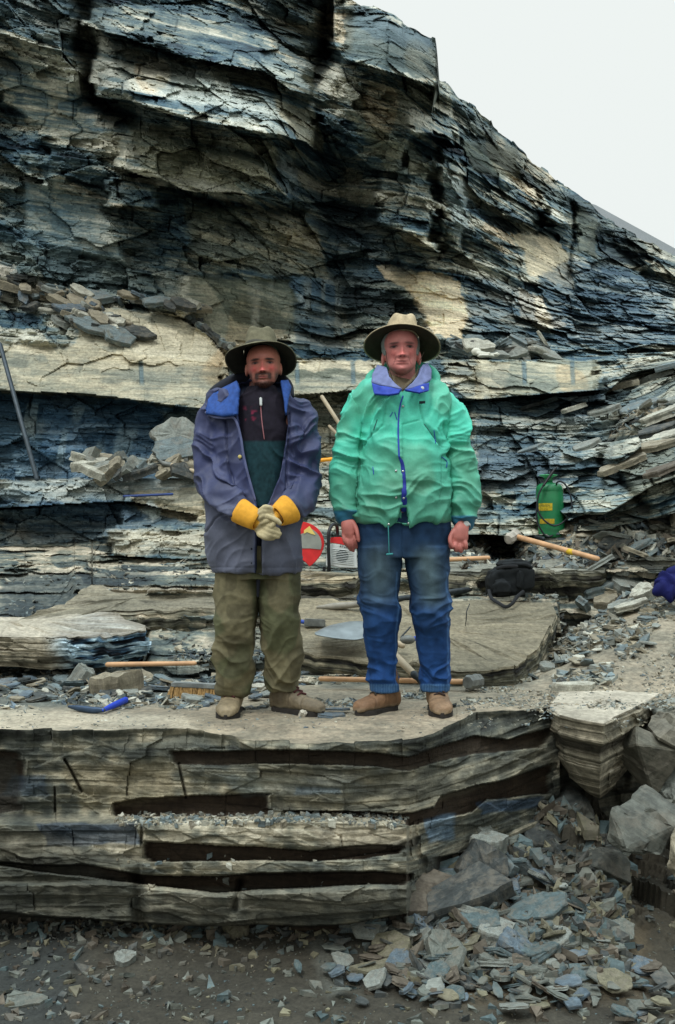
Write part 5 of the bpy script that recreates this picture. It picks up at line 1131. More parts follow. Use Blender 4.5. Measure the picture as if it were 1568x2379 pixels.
def boot(root, toe, heel, zg, L_, mat_col, seed, shaft_top, lace_col=(70, 30, 30)):
    """leather boot between heel and toe ground points (x, y)"""
    h = Vector((heel[0], heel[1], zg)); t = Vector((toe[0], toe[1], zg)); d = (t - h).normalized(); sd = Vector((-d.y, d.x, 0)); L_ = (t - h).length
    def sec(u, hw, ztop, zb=.018): return (u, hw, ztop, zb)
    secs = [(0.0, .028, .070), (.04, .042, .115), (.15, .047, .140), (.30, .047, .142), (.42, .049, .124), (.55, .050, .098), (.70, .055, .082), (.85, .054, .072), (.95, .042, .062), (1.0, .024, .048)]
    V = []; Fc = []; seg = 20; ss_ = spl(secs, 3)
    for (u, hw, zt) in ss_:
        for k in range(seg):
            a = 2 * math.pi * k / seg; y = hw * math.copysign(abs(math.cos(a)) ** .8, math.cos(a)); z = .016 + (zt - .016) * (.5 + .5 * math.copysign(abs(math.sin(a)) ** .8, math.sin(a)))
            V.append(tuple(h + d * (u * L_) + sd * y + Vector((0, 0, z))))
    n = len(ss_)
    for i in range(n - 1):
        for k in range(seg): a, b = i * seg + k, i * seg + (k + 1) % seg; Fc.append((a, b, b + seg, a + seg))
    Fc.append(tuple(range(seg))[::-1]); Fc.append(tuple((n - 1) * seg + k for k in range(seg)))
    ank = h + d * (L_ * .22)
    sh_ = tube_pts([ank + Vector((0, 0, .06)), ank + Vector((0, 0, .12)), Vector((shaft_top[0], shaft_top[1], zg + .19))], [.054, .056, .058], 20)
    me = union([(V, Fc), sh_], .0045, 3); Vv, Nn = arrays(me)
    Vv = Vv + Nn * (.004 * fbm(Vv[:, 0] * 40, Vv[:, 1] * 40, Vv[:, 2] * 40, o=3, seed=seed))[:, None]
    u = (Vv - np.array(h)) @ np.array(d) / L_; zz = Vv[:, 2] - zg
    seam = np.exp(-((u - .74 + zz * .8) / .012) ** 2) + np.exp(-((u - .40 - zz * .5) / .012) ** 2) * ss(.03, .05, zz); Vv = Vv - Nn * (.0025 * seam)[:, None]
    c = lin(mat_col)[None] * (.65 + .6 * vn(Vv[:, 0] * 25, Vv[:, 1] * 25, Vv[:, 2] * 25, seed=seed))[:, None] * (1 - .35 * np.clip(seam, 0, 1))[:, None]
    du = ss(.05, .02, zz)[:, None] * .5; c = c * (1 - du) + lin((150, 140, 118)) * du
    b = finish(me, 'boot', Vv, c, M_LEATHER, root)
    prof = []; m_ = 40
    for k in range(m_):
        a = 2 * math.pi * k / m_; uu = .5 + .515 * math.cos(a); hw = float(np.interp(uu, [0, .12, .35, .5, .72, .9, 1], [.030, .041, .037, .040, .052, .044, .022])) * 1.16
        prof.append(h + d * (uu * L_) + sd * (hw * math.copysign(min(1, abs(math.sin(a)) * 1.35), math.sin(a))))
    V = []; Fc = []
    for z in (0, .004, .022, .026):
        for p in prof: V.append(tuple(p + Vector((0, 0, z + (.0 if z else 0)))))
    for j in range(3):
        for k in range(m_): a, b2 = j * m_ + k, j * m_ + (k + 1) % m_; Fc.append((a, b2, b2 + m_, a + m_))
    Fc.append(tuple(range(m_))[::-1]); Fc.append(tuple(3 * m_ + k for k in range(m_)))
    so = raw('sole', [(V, Fc)], mat_simple('boot_sole', (46, 42, 38), .85, 0, .4, 60, .3), None, smooth=False); so.parent = b; so.matrix_parent_inverse = b.matrix_basis.inverted() @ b.matrix_parent_inverse.inverted() if False else child_inv(b)
    for i in range(4):
        uu = .36 + .07 * i; zt = float(np.interp(uu, [s[0] for s in secs], [s[2] for s in secs])); cpt = h + d * (uu * L_) + Vector((0, 0, zt + .006))
        la = raw('lace', [tube_pts([cpt - sd * .024 - Vector((0, 0, .008)), cpt + Vector((0, 0, .002)), cpt + sd * .024 + d * .012 - Vector((0, 0, .008))], [.005] * 3, 6)], mat_simple('lace', lace_col, .9), None); la.parent = b; la.matrix_parent_inverse = child_inv(b)
    return b
def child_inv(p):
    bpy.context.view_layer.update(); return p.matrix_world.inverted()
def sub(o, p): o.parent = p; o.matrix_parent_inverse = child_inv(p); return o
# ---------------------------------------------------------------- the younger man (left)
D1_ = 4.80; k1 = D1_ / F
def ground_z(px, D): return float(height(np.array([float(px)]), np.array([float(D)]))[0])
m1 = thing('person', (P(605, 1660, D1_).x, D1_, 0), 'younger man in brown hat, open blue grey jacket and yellow cuffed gloves, hands clasped', 'person')
eye1 = P(609, 841, D1_ - .12) + Vector((0, .09, 0)); roll1 = R(-3)
body = [head_parts(eye1, .98, roll1, w=1.08), ball(eye1 + Vector((-.082, .012, -.022)), (.009, .018, .030)), ball(eye1 + Vector((.081, .012, -.018)), (.008, .018, .030)),
        tube([(607, 880, D1_, 27), (606, 910, D1_ + .01, 28), (604, 935, D1_ + .01, 34)]),
        lofth([(604, 925, D1_, 40, .06), (602, 950, D1_, 88, .09), (600, 1040, D1_, 84, .11), (600, 1140, D1_, 78, .095), (600, 1240, D1_ + .02, 80, .07), (600, 1300, D1_ + .02, 80, .07)]),
        tube([(520, 950, D1_, 22), (495, 1020, D1_, 20), (494, 1105, D1_ - .03, 16), (520, 1152, D1_ - .12, 12), (545, 1178, D1_ - .18, 11), (590, 1205, D1_ - .23, 11)]),
        tube([(688, 950, D1_, 22), (703, 1020, D1_, 20), (701, 1110, D1_ - .03, 16), (695, 1150, D1_ - .09, 12), (680, 1178, D1_ - .15, 11), (648, 1200, D1_ - .22, 11)]),
        tube([(560, 1290, D1_, 40), (548, 1450, D1_, 28), (540, 1560, D1_ + .05, 18), (535, 1620, D1_ + .08, 12)]), tube([(640, 1290, D1_, 40), (650, 1450, D1_, 28), (655, 1560, D1_ + .07, 18), (657, 1612, D1_ + .09, 12)])]
for cx_, cy_ in ((612, 1226), (632, 1192)):                   # hands inside the gloves
    body.append(ball(P(cx_, cy_, D1_ - .22), (.035, .015, .04)))
    for q in range(4): body.append(tube([(cx_, cy_ - 9 + 6 * q, D1_ - .23, 4), (cx_ + (14 if cx_ < 620 else -14), cy_ - 9 + 6 * q, D1_ - .24, 4)], 10))
me = union(body, .0036, 2); V, Nn = arrays(me)
V, q = face_relief(V, eye1, .98, roll1, 0); c = face_paint(q, (182, 114, 96), 0, True); c = np.where((q[:, 2] < -122)[:, None], lin((120, 80, 66)), c)
finish(me, 'body', V, c, M_SKIN, m1)
hair = union([head_parts(eye1, .98, roll1, 4, -30, -50, 1.09)], .005, 2); V, Nn = arrays(hair); finish(hair, 'hair', V + Nn * (.003 * fbm(V[:, 0] * 60, V[:, 1] * 20, V[:, 2] * 60, o=2))[:, None], np.tile(lin((26, 22, 20)), (len(V), 1)), M_FELT, m1)
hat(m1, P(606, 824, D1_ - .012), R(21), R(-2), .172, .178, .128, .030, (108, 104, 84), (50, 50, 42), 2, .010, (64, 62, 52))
# jacket
torso = lofth([(606, 893, D1_ + .02, 46, .075), (604, 908, D1_ + .01, 66, .085), (601, 928, D1_, 98, .105), (600, 955, D1_, 112, .125), (598, 1010, D1_, 112, .15), (595, 1100, D1_, 113, .165), (592, 1200, D1_, 114, .165), (592, 1262, D1_, 114, .16), (596, 1310, D1_, 106, .15), (597, 1328, D1_, 102, .145)], 56)
aL = tube([(517, 940, D1_ + .01, 30), (496, 985, D1_ + .01, 38), (489, 1040, D1_, 38), (490, 1095, D1_ - .02, 38), (500, 1135, D1_ - .06, 37), (526, 1160, D1_ - .13, 33), (543, 1176, D1_ - .16, 30)], 28)
aR = tube([(690, 945, D1_ + .01, 30), (702, 985, D1_ + .01, 36), (705, 1045, D1_, 38), (704, 1100, D1_ - .02, 38), (704, 1140, D1_ - .06, 36), (698, 1160, D1_ - .10, 34), (686, 1176, D1_ - .13, 31)], 28)
me = union([torso, aL, aR], .005, 4); V, Nn = arrays(me); PX_, PY_ = PXY(V)
arm = np.maximum(ss(10, -10, dist_line([(517, 940), (489, 1040), (495, 1120), (560, 1188)], PX_, PY_) - 36), ss(10, -10, dist_line([(690, 945), (705, 1045), (704, 1130), (676, 1186)], PX_, PY_) - 36))
o_ = folds(V, 11, [(1, 0, .25), (1, .2, -.5)], 13, .046) * arm + folds(V, 12, [(.25, 0, 1), (-.2, 0, 1), (1, 0, .6)], 8, .038) * (1 - arm) + .004 * fbm(V[:, 0] * 18, V[:, 1] * 18, V[:, 2] * 18, o=3, seed=13)
front = ss(.1, .5, -Nn[:, 1])
wl = 3 * fbm(PY_ / 40, PY_ * 0, o=3, seed=14)
op = ss(-1.5, 2.5, sdf([(553, 880), (662, 880), (668, 985), (660, 1050), (648, 1110), (622, 1170), (606, 1178), (596, 1172), (578, 1110), (563, 1030), (551, 960)], PX_ + wl, PY_)) * front
slit = ss(-1.0, 1.5, sdf([(596, 1170), (606, 1170), (607, 1340), (593, 1340)], PX_ + wl * .3, PY_)) * front
lip = np.exp(-(sdf([(553, 880), (662, 880), (668, 985), (660, 1050), (648, 1110), (622, 1170), (607, 1340), (593, 1340), (596, 1172), (578, 1110), (563, 1030), (551, 960)], PX_ + wl, PY_) / 5) ** 2)
cr_ = np.exp(-(dist_line([(478, 1236), (500, 1205), (525, 1190)], PX_, PY_) / 2.2) ** 2) + np.exp(-(dist_line([(706, 1240), (702, 1205), (690, 1190)], PX_, PY_) / 2.2) ** 2) + 1.3 * np.exp(-(dist_line([(519, 975), (526, 1040), (532, 1090), (550, 1140)], PX_, PY_) / 3) ** 2) + 1.3 * np.exp(-(dist_line([(674, 960), (668, 1060), (666, 1120), (660, 1150)], PX_, PY_) / 3) ** 2) \
    + .6 * np.exp(-(dist_line([(628, 1062), (660, 1066), (658, 1072)], PX_, PY_) / 2) ** 2)
hem = np.exp(-((PY_ - 1318) / 2.0) ** 2)
V2 = V + Nn * (o_ * (1 - op * .8) + .006 * lip * front - .011 * cr_ - .002 * hem)[:, None]
V2[:, 1] += .06 * op + .07 * slit
low_ = ss(1120, 1250, PY_)[:, None]; c = lin((54, 60, 94)) * (1 - low_) + lin((90, 94, 110)) * low_
c = c * (.72 + .5 * vn(V[:, 0] * 14, V[:, 1] * 14, V[:, 2] * 14, seed=15))[:, None]; ed = np.clip(lip * front, 0, 1)[:, None] * .25 * (PX_ < 606)[:, None]; c = c * (1 - ed) + lin((44, 74, 140)) * ed
inn = np.clip(op + slit, 0, 1)[:, None]; c = c * (1 - inn) + lin((20, 26, 44)) * inn; c *= (1 - .15 * np.clip(cr_, 0, 1))[:, None]  # crease shade painted faintly into the cloth
jk1 = finish(me, 'jacket', V2, c, M_NYLON, m1)
# sweater
me = union([lofth([(606, 899, D1_ - .005, 33, .07), (606, 912, D1_ - .005, 40, .075), (606, 925, D1_ - .01, 52, .09), (606, 960, D1_ - .01, 66, .118), (606, 1050, D1_ - .01, 66, .137), (604, 1180, D1_ - .01, 56, .135)], 48)], .005, 3); V, Nn = arrays(me); PX_, PY_ = PXY(V)
V = V + Nn * (folds(V, 31, [(0, 0, 1)], 16, .008))[:, None]
PX_, PY_ = PXY(V); up_ = ss(1027, 1022, PY_)[:, None]; st_ = (ss(.55, .75, vn(PX_ / 6, PY_ / 40, seed=32)) * ss(.4, .7, vn(PX_ / 9, PY_ / 5, seed=33)) * ss(608, 595, PX_) * ss(935, 960, PY_))[:, None]
c = lin((26, 54, 60)) * (1 - up_) + (lin((28, 24, 34)) * (1 - st_) + lin((104, 34, 56)) * st_) * up_; c = c * (.75 + .5 * vn(PX_ / 5, PY_ / 5, seed=34))[:, None]
sw = finish(me, 'sweater', V, c, M_CLOTH, m1)
bpy.context.view_layer.update()
M_ZIP = mat_simple('zip_teeth', (150, 96, 100), .5); sticker(sw, [(605, 932), (608, 975), (614, 1020)], 2.4, M_ZIP, 'zip', m1, .002, .8); raw('zip_pull', [tube_pts([P(605.5, 926, D1_ - .13), P(606, 940, D1_ - .135)], [.0065] * 2, 8, True, .5)], M_WHITE, m1)
# hood lining folded over the shoulder, collar, tag
M_BLUE = mat_simple('blue_lining', (38, 78, 150), .8, 0, .3, 60, .1); M_NAVY = mat_simple('navy_lining', (14, 18, 30), .85); M_LAV = mat_simple('lavender_edge', (92, 98, 134), .75, 0, .25, 30)
lp = [(479, 950, 4.74), (484, 930, 4.76), (500, 912, 4.78), (524, 900, 4.76), (551, 886, 4.73), (556, 905, 4.68), (553, 940, 4.655), (552, 962, 4.64), (541, 966, 4.65), (520, 968, 4.66), (496, 964, 4.70), (479, 962, 4.73)]
lp = [(a, b, d - .022) for a, b, d in lp]
plate('hood_lining', lp, .014, M_BLUE, m1, 3)
raw('hood_edge', [tube_pts([P(*p) for p in spl([(478, 958, 4.725), (495, 968, 4.69), (520, 971, 4.65), (541, 970, 4.64), (551, 985, 4.635), (560, 1020, 4.63), (566, 1060, 4.625), (578, 1110, 4.62), (592, 1160, 4.62)], 4)], [.006] * 33, 8, True, .6)], M_LAV, m1)
raw('hood', [tube([(484, 936, 4.84, 9), (500, 915, 4.86, 17), (535, 893, 4.88, 19), (560, 882, 4.91, 18), (606, 874, 4.94, 18), (645, 882, 4.92, 17), (668, 895, 4.86, 12), (676, 920, 4.78, 8)], 16)], M_NAVY, m1)
plate('collar_flap', [(652, 885, 4.72), (668, 884, 4.76), (676, 900, 4.74), (668, 935, 4.68), (664, 965, 4.65), (660, 930, 4.67)], .010, M_BLUE, m1, 2)
raw('fabric_tag', [ball(P(557, 1061, 4.628), (.009, .004, .009))], mat_simple('yellow_tag', (196, 180, 110), .8), m1)
for (x_, y_) in ((585, 1308), (618, 1306), (585, 1275)): raw('snap', [ball(P(x_, y_, D1_ - .158), (.006, .004, .006))], M_NAVY, m1)
# gloves
M_GY = mat_simple('yellow_canvas', (226, 162, 48), .85, 0, .18, 50, .2); M_GC = mat_attr('work_glove', rough=.9, fine=.2, scale=80, bump=.3, dist=.004)
def glove(parts, cuff, ribs, seed):
    me = union(parts, .0042, 2); V, Nn = arrays(me); V = V + Nn * (.0025 * fbm(V[:, 0] * 50, V[:, 1] * 50, V[:, 2] * 50, o=3, seed=seed))[:, None]; PX_, PY_ = PXY(V)
    c = lin((186, 172, 134))[None] * (.7 + .5 * vn(V[:, 0] * 40, V[:, 1] * 40, V[:, 2] * 40, seed=seed))[:, None]
    m = ss(9, 4, dist_line(ribs, PX_, PY_))[:, None]; c = c * (1 - m) + lin((214, 156, 52)) * (.7 + .5 * ridge((PX_ + PY_) / 5 % 1))[:, None] * m
    g_ = finish(me, 'glove', V, c, M_GC, m1)
    V = []; Fc = []; seg = 36; pts = [(P(*a[:3]), a[3] * k1) for a in cuff]; d = (pts[-1][0] - pts[0][0]).normalized(); u = d.cross(Vector((0, 1, 0))).normalized(); w_ = u.cross(d)
    prof = [(0, 1.0), (.15, 1.0), (.5, .96), (.85, .88), (1, .8), (1, .72), (.5, .88), (0, .94)]
    for t, f in prof:
        p = pts[0][0].lerp(pts[-1][0], t); r = (pts[0][1] * (1 - t) + pts[-1][1] * t) * (f if f > .9 or t in (.85, 1, .5) else f)
        for k in range(seg): a = 2 * math.pi * k / seg; V.append(tuple(p + u * (math.cos(a) * r) + w_ * (math.sin(a) * r * .75) + d * .002 * math.sin(3 * a)))
    n = len(prof)
    for i in range(n):
        for k in range(seg): a, b = i * seg + k, i * seg + (k + 1) % seg; j = (i + 1) % n; Fc.append((a, b, j * seg + (k + 1) % seg, j * seg + k))
    cf = raw('cuff', [(V, Fc)], M_GY, None); sub(cf, g_)
G = D1_ - .24
fa = [ball(P(606, 1222, G), (.036, .022, .040)), tube([(590, 1207, G + .01, 17), (603, 1216, G, 16)], 14)]
for i, (kx, ky, mx_, my_, tx, ty) in enumerate([(612, 1212, 628, 1222, 646, 1232), (612, 1224, 628, 1233, 650, 1240), (608, 1234, 624, 1243, 646, 1247), (602, 1240, 616, 1249, 634, 1251)]):
    fa.append(tube([(kx, ky, G - .012, 7), (mx_, my_, G - .03, 6.6), (tx, ty, G - .012, 5.6)], 14))
fa.append(tube([(604, 1204, G - .015, 7), (620, 1200, G - .035, 7), (640, 1208, G - .04, 6.5), (650, 1216, G - .035, 6)], 14))
glove(fa, [(556, 1186, D1_ - .20, 29), (600, 1212, D1_ - .255, 26)], [(590, 1222), (606, 1200)], 3)
fb = [ball(P(634, 1200, G + .012), (.038, .020, .034)), tube([(655, 1196, G + .03, 16), (640, 1200, G + .01, 16)], 14)]
for i, (kx, ky, mx_, my_, tx, ty) in enumerate([(632, 1184, 618, 1178, 604, 1186), (630, 1190, 614, 1187, 600, 1196), (630, 1198, 614, 1198, 602, 1206), (632, 1206, 620, 1210, 608, 1216)]):
    fb.append(tube([(kx, ky, G - .014, 6.8), (mx_, my_, G - .034, 6.6), (tx, ty, G - .024, 5.8)], 14))
fb.append(tube([(640, 1204, G - .02, 7), (636, 1216, G - .035, 6.6), (628, 1226, G - .03, 6)], 14))
glove(fb, [(673, 1182, D1_ - .19, 34), (644, 1200, D1_ - .245, 28)], [(640, 1182), (650, 1214)], 4)
# trousers
me = union([lofth([(598, 1270, D1_ + .01, 92, .12), (598, 1320, D1_ + .01, 98, .13), (598, 1345, D1_ + .01, 100, .13)], 40),
            lofth([(548, 1325, D1_, 49, .11), (548, 1390, D1_, 47, .105), (548, 1450, D1_, 45, .10), (541, 1520, D1_ + .03, 42, .09), (540, 1565, D1_ + .05, 40, .088), (537, 1590, D1_ + .06, 36, .08), (536, 1608, D1_ + .07, 34, .078)], 32),
            lofth([(650, 1325, D1_ + .02, 48, .115), (650, 1390, D1_ + .02, 45, .11), (650, 1450, D1_ + .02, 43, .105), (655, 1520, D1_ + .05, 41, .09), (657, 1565, D1_ + .07, 39, .088), (656, 1585, D1_ + .08, 37, .08), (656, 1602, D1_ + .09, 34, .078)], 32)], .005, 3)
V, Nn = arrays(me); PX_, PY_ = PXY(V); lowf = ss(1400, 1580, PY_)
V = V + Nn * (folds(V, 21, [(1, .3, -.55), (1, -.2, .6)], 11, .034) * (.6 + .5 * lowf) + .004 * fbm(V[:, 0] * 20, V[:, 1] * 20, V[:, 2] * 20, o=3, seed=22))[:, None]
b1 = ss(.48, .60, vn(V[:, 0] * 11, V[:, 1] * 11, V[:, 2] * 9 + 3, seed=23))[:, None]; b2 = ss(.6, .68, vn(V[:, 0] * 16, V[:, 1] * 16, V[:, 2] * 14, seed=24))[:, None]
c = lin((106, 100, 76)) * (1 - b1 * .8) + lin((80, 84, 60)) * b1 * .8; c = c * (1 - b2 * .45) + lin((60, 56, 42)) * b2 * .45; c = c * (.8 + .4 * vn(V[:, 0] * 60, V[:, 2] * 60, seed=25))[:, None]
finish(me, 'trousers', V, c, M_CLOTH, m1)
raw('waist_strap', [tube_pts([P(600, 1325, D1_ - .10), P(600, 1350, D1_ - .105), P(599, 1385, D1_ - .09)], [.011, .009, .006], 8, True, .5)], M_NAVY, m1)
def boot_at(root, tpx, tpy, hpx, hD, tD, col, seed, sp, lace=(70, 30, 30)):
    t = P(tpx, 0, tD); h = P(hpx, 0, hD); z = max(ground_z(tpx, tD), ground_z(hpx, hD)) - .004; s_ = P(sp[0], 0, sp[1])
    return boot(root, (t.x, t.y), (h.x, h.y), z, .3, col, seed, (s_.x, s_.y), lace)
boot_at(m1, 524, 0, 545, 4.96, 4.67, (132, 118, 92), 5, (536, 4.87)); boot_at(m1, 750, 0, 633, 4.93, 4.76, (112, 100, 80), 6, (656, 4.89))

# ---------------------------------------------------------------- the older man (right)
D2_ = 4.85
m2 = thing('person', (P(938, 1655, D2_).x, D2_, 0), 'older man in a tan wide brimmed hat, bright green jacket and blue jeans, arms hanging', 'person')
eye2 = P(934, 804, D2_ - .12) + Vector((0, .09, 0)); roll2 = R(-1.5); sc2 = 1.06
def hand_relaxed():
    Dh = D2_ - .06; out = [tube([(802, 1190, Dh + .03, 14), (805, 1205, Dh + .01, 14), (809, 1222, Dh, 17), (811, 1240, Dh, 17)], 16, .65)]
    for (a, b, c_) in [((798, 1238), (800, 1256), (806, 1268)), ((806, 1242), (808, 1262), (814, 1277)), ((813, 1242), (817, 1262), (821, 1280)), ((820, 1238), (825, 1256), (828, 1272))]:
        out.append(tube([(a[0], a[1], Dh, 5), (b[0], b[1], Dh - .012, 4.6), (c_[0], c_[1], Dh + .004, 3.9)], 12))
    out.append(tube([(818, 1212, Dh - .005, 6.5), (827, 1228, Dh - .02, 5.6), (831, 1243, Dh - .03, 4.8), (833, 1256, Dh - .03, 4.0)], 12)); return out
def hand_curled():
    Dh = D2_ - .07; out = [tube([(1078, 1200, Dh + .03, 14), (1076, 1218, Dh + .01, 15), (1070, 1234, Dh, 19), (1067, 1250, Dh, 21)], 16, .7)]
    for (a, b, c_, d_) in [((1051, 1248), (1047, 1262), (1049, 1272), (1056, 1264)), ((1060, 1254), (1058, 1268), (1060, 1279), (1066, 1268)), ((1069, 1256), (1069, 1270), (1071, 1281), (1075, 1269)), ((1079, 1250), (1081, 1264), (1082, 1274), (1083, 1262))]:
        out.append(tube([(a[0], a[1], Dh, 5.8), (b[0], b[1], Dh - .022, 5.4), (c_[0], c_[1], Dh - .012, 5.0), (d_[0], d_[1], Dh + .018, 4.4)], 12))
    out.append(tube([(1056, 1232, Dh - .005, 6.5), (1047, 1246, Dh - .02, 5.6), (1046, 1260, Dh - .03, 5), (1052, 1270, Dh - .032, 4.6)], 12)); return out
body = [head_parts(eye2, sc2, roll2, w=1.04, jaw=6), ball(eye2 + Vector((-.086, .012, -.046)), (.009, .018, .034)), ball(eye2 + Vector((.090, .012, -.040)), (.011, .018, .034)),
        tube([(934, 850, D2_ + .01, 31), (934, 880, D2_ + .01, 31), (934, 910, D2_ + .02, 36)]),
        lofth([(935, 895, D2_, 44, .06), (936, 925, D2_, 92, .09), (936, 1040, D2_, 86, .12), (935, 1150, D2_, 92, .13), (935, 1240, D2_, 90, .12), (935, 1290, D2_, 88, .12)]),
        tube([(845, 930, D2_, 22), (826, 1000, D2_, 20), (808, 1090, D2_ + .01, 18), (802, 1160, D2_, 15), (802, 1195, D2_ - .03, 14)]),
        tube([(1032, 935, D2_, 22), (1050, 1000, D2_, 20), (1072, 1090, D2_ + .01, 18), (1078, 1160, D2_, 15), (1078, 1205, D2_ - .04, 14)]),
        tube([(885, 1290, D2_, 42), (882, 1450, D2_, 28), (890, 1560, D2_ + .04, 18), (896, 1612, D2_ + .06, 12)]), tube([(990, 1290, D2_, 42), (1002, 1450, D2_, 28), (1010, 1560, D2_ + .04, 18), (1013, 1612, D2_ + .06, 12)])] + hand_relaxed() + hand_curled()
me = union(body, .0036, 2); V, Nn = arrays(me); V, q = face_relief(V, eye2, sc2, roll2, 1); c = face_paint(q, (206, 130, 122), 1, False); PX_, PY_ = PXY(V)
hm = (PY_ > 1195)[:, None]; c = np.where(hm, lin((178, 106, 96)) * (.75 + .45 * vn(V[:, 0] * 45, V[:, 1] * 45, V[:, 2] * 45, seed=41))[:, None], c)
finish(me, 'body', V, c, M_SKIN, m2)
hair = union([head_parts(eye2, sc2, roll2, 7, -30, -60, 1.07)], .005, 2); V, Nn = arrays(hair); finish(hair, 'hair', V + Nn * (.004 * fbm(V[:, 0] * 60, V[:, 1] * 20, V[:, 2] * 40, o=2))[:, None], lin((142, 146, 142))[None] * (.6 + .7 * vn(V[:, 0] * 90, V[:, 1] * 30, V[:, 2] * 30, seed=42))[:, None], M_FELT, m2)
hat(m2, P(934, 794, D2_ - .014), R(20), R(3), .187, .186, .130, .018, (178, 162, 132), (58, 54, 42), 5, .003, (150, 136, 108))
torso = lofth([(933, 884, D2_ + .02, 62, .085), (934, 892, D2_ + .01, 82, .095), (935, 903, D2_, 96, .11), (936, 925, D2_, 110, .125), (937, 960, D2_, 108, .145), (937, 1010, D2_, 100, .16), (935, 1070, D2_, 102, .175), (934, 1130, D2_, 108, .185), (934, 1175, D2_, 110, .18), (935, 1200, D2_, 109, .17), (935, 1212, D2_, 104, .155)], 56)
aL = tube([(852, 926, D2_ + .01, 24), (832, 958, D2_ + .01, 32), (820, 1010, D2_ + .01, 35), (810, 1070, D2_ + .01, 36), (803, 1125, D2_, 35), (801, 1165, D2_ - .01, 31), (802, 1190, D2_ - .03, 23)], 28)
aR = tube([(1024, 926, D2_ + .01, 25), (1042, 958, D2_ + .01, 33), (1054, 1010, D2_ + .01, 37), (1068, 1070, D2_ + .01, 36), (1077, 1125, D2_, 34), (1079, 1175, D2_ - .02, 31), (1077, 1200, D2_ - .04, 24)], 28)
me = union([torso, aL, aR], .005, 3); V, Nn = arrays(me); PX_, PY_ = PXY(V)
arm = np.maximum(ss(8, -8, dist_line([(848, 915), (820, 1010), (803, 1125), (802, 1190)], PX_, PY_) - 33), ss(8, -8, dist_line([(1028, 918), (1054, 1010), (1077, 1125), (1077, 1200)], PX_, PY_) - 35))
sgn = np.where(PX_ < 934, 1.0, -1.0)
Vm = V.copy(); Vm[:, 0] = np.abs(V[:, 0] - P(934, 0, D2_).x) + .1 * sgn
o_ = folds(V, 51, [(1, .1, .35), (1, .1, -.3)], 14, .044) * arm * (.35 + .65 * ss(960, 1060, PY_)) + folds(Vm, 52, [(1, 0, .75), (1, 0, -.5), (1, 0, .1)], 11, .034) * (1 - arm) * ss(940, 1040, PY_) + folds(V, 53, [(.3, 0, 1)], 12, .026) * ss(1060, 980, PY_) + .003 * fbm(V[:, 0] * 22, V[:, 1] * 22, V[:, 2] * 22, o=3, seed=54)
ln = lambda pts, w_: np.exp(-(dist_line(pts, PX_, PY_) / w_) ** 2)
cr_ = 1.5 * ln([(842, 985), (836, 1050), (832, 1120), (828, 1190)], 3) + 1.5 * ln([(1030, 985), (1038, 1050), (1044, 1120), (1046, 1195)], 3) + ln([(897, 938), (890, 985), (845, 1035)], 2) + ln([(975, 935), (985, 985), (1025, 1040)], 2) + .7 * ln([(1022, 1060), (1024, 1140), (1020, 1165)], 1.6) + .6 * ln([(935, 985), (975, 975)], 2) + .6 * ln([(838, 1100), (842, 1130)], 1.8)
front = ss(.2, .5, -Nn[:, 1])
gap = ss(-1, 1.5, sdf([(931, 1180), (945, 1180), (958, 1235), (915, 1235)], PX_, PY_)) * front
V2 = V + Nn * (o_ - .007 * cr_)[:, None]; V2[:, 1] += .05 * gap
tip = (np.exp(-((PX_ - 902) / 16) ** 2) + np.exp(-((PX_ - 952) / 16) ** 2)) * front * ss(1190, 1212, PY_); V2[:, 2] -= .032 * tip
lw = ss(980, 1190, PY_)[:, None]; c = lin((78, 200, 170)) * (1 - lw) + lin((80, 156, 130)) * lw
a_ = ss(.42, .75, vn(V[:, 0] * 8, V[:, 1] * 8, V[:, 2] * 8, seed=55))[:, None] * .35; c = c * (1 - a_) + lin((104, 140, 104)) * a_
c = c * (.8 + .35 * vn(V[:, 0] * 30, V[:, 1] * 30, V[:, 2] * 30, seed=56))[:, None] * (1 - .15 * np.clip(cr_, 0, 1))[:, None]  # seams and creases darkened: faint crease shade put into the colour
sv = ss(-1, 1, sdf([(898, 860), (974, 856), (956, 893), (935, 909), (914, 893)], PX_, PY_))[:, None] * front[:, None]; c = c * (1 - sv) + lin((92, 80, 60)) * sv
cuf = (ss(1183, 1188, PY_) * (PX_ < 830) + ss(1196, 1200, PY_) * (PX_ > 1040) * (PX_ > 1048))[:, None]; cuf = np.clip(cuf, 0, 1) * (arm > .4)[:, None]; c = c * (1 - cuf) + lin((44, 104, 130)) * cuf
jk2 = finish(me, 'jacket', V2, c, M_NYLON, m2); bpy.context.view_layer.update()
M_RB = mat_simple('royal_blue', (44, 72, 178), .7, 0, .2, 40); M_DB = mat_simple('deep_blue', (34, 52, 150), .7, 0, .2, 40)
sticker(jk2, [(936, 920), (930, 940), (926, 970), (925, 1010), (927, 1060)], [3, 4], M_RB, 'placket', m2, .002)
sticker(jk2, [(928, 1062), (935, 1080), (938, 1120), (939, 1170), (937, 1212)], [6, 15], M_DB, 'placket', m2, .001, .25)
for a in ([(912, 958), (906, 968)], [(917, 958), (922, 975)], [(866, 1085), (868, 1102)], [(1008, 1000), (1012, 1030)], [(1026, 1062), (1038, 1072), (1037, 1086)]): sticker(jk2, a, 1.8, M_RB, 'zip_pull', m2, .002, .8)
for a in ([(876, 975), (868, 1000), (872, 985)], [(986, 985), (1004, 1012), (1020, 1035)]): sticker(jk2, a, 2.2, mat_simple('pocket_zip', (30, 84, 78), .6), 'pocket_zip', m2, .0)
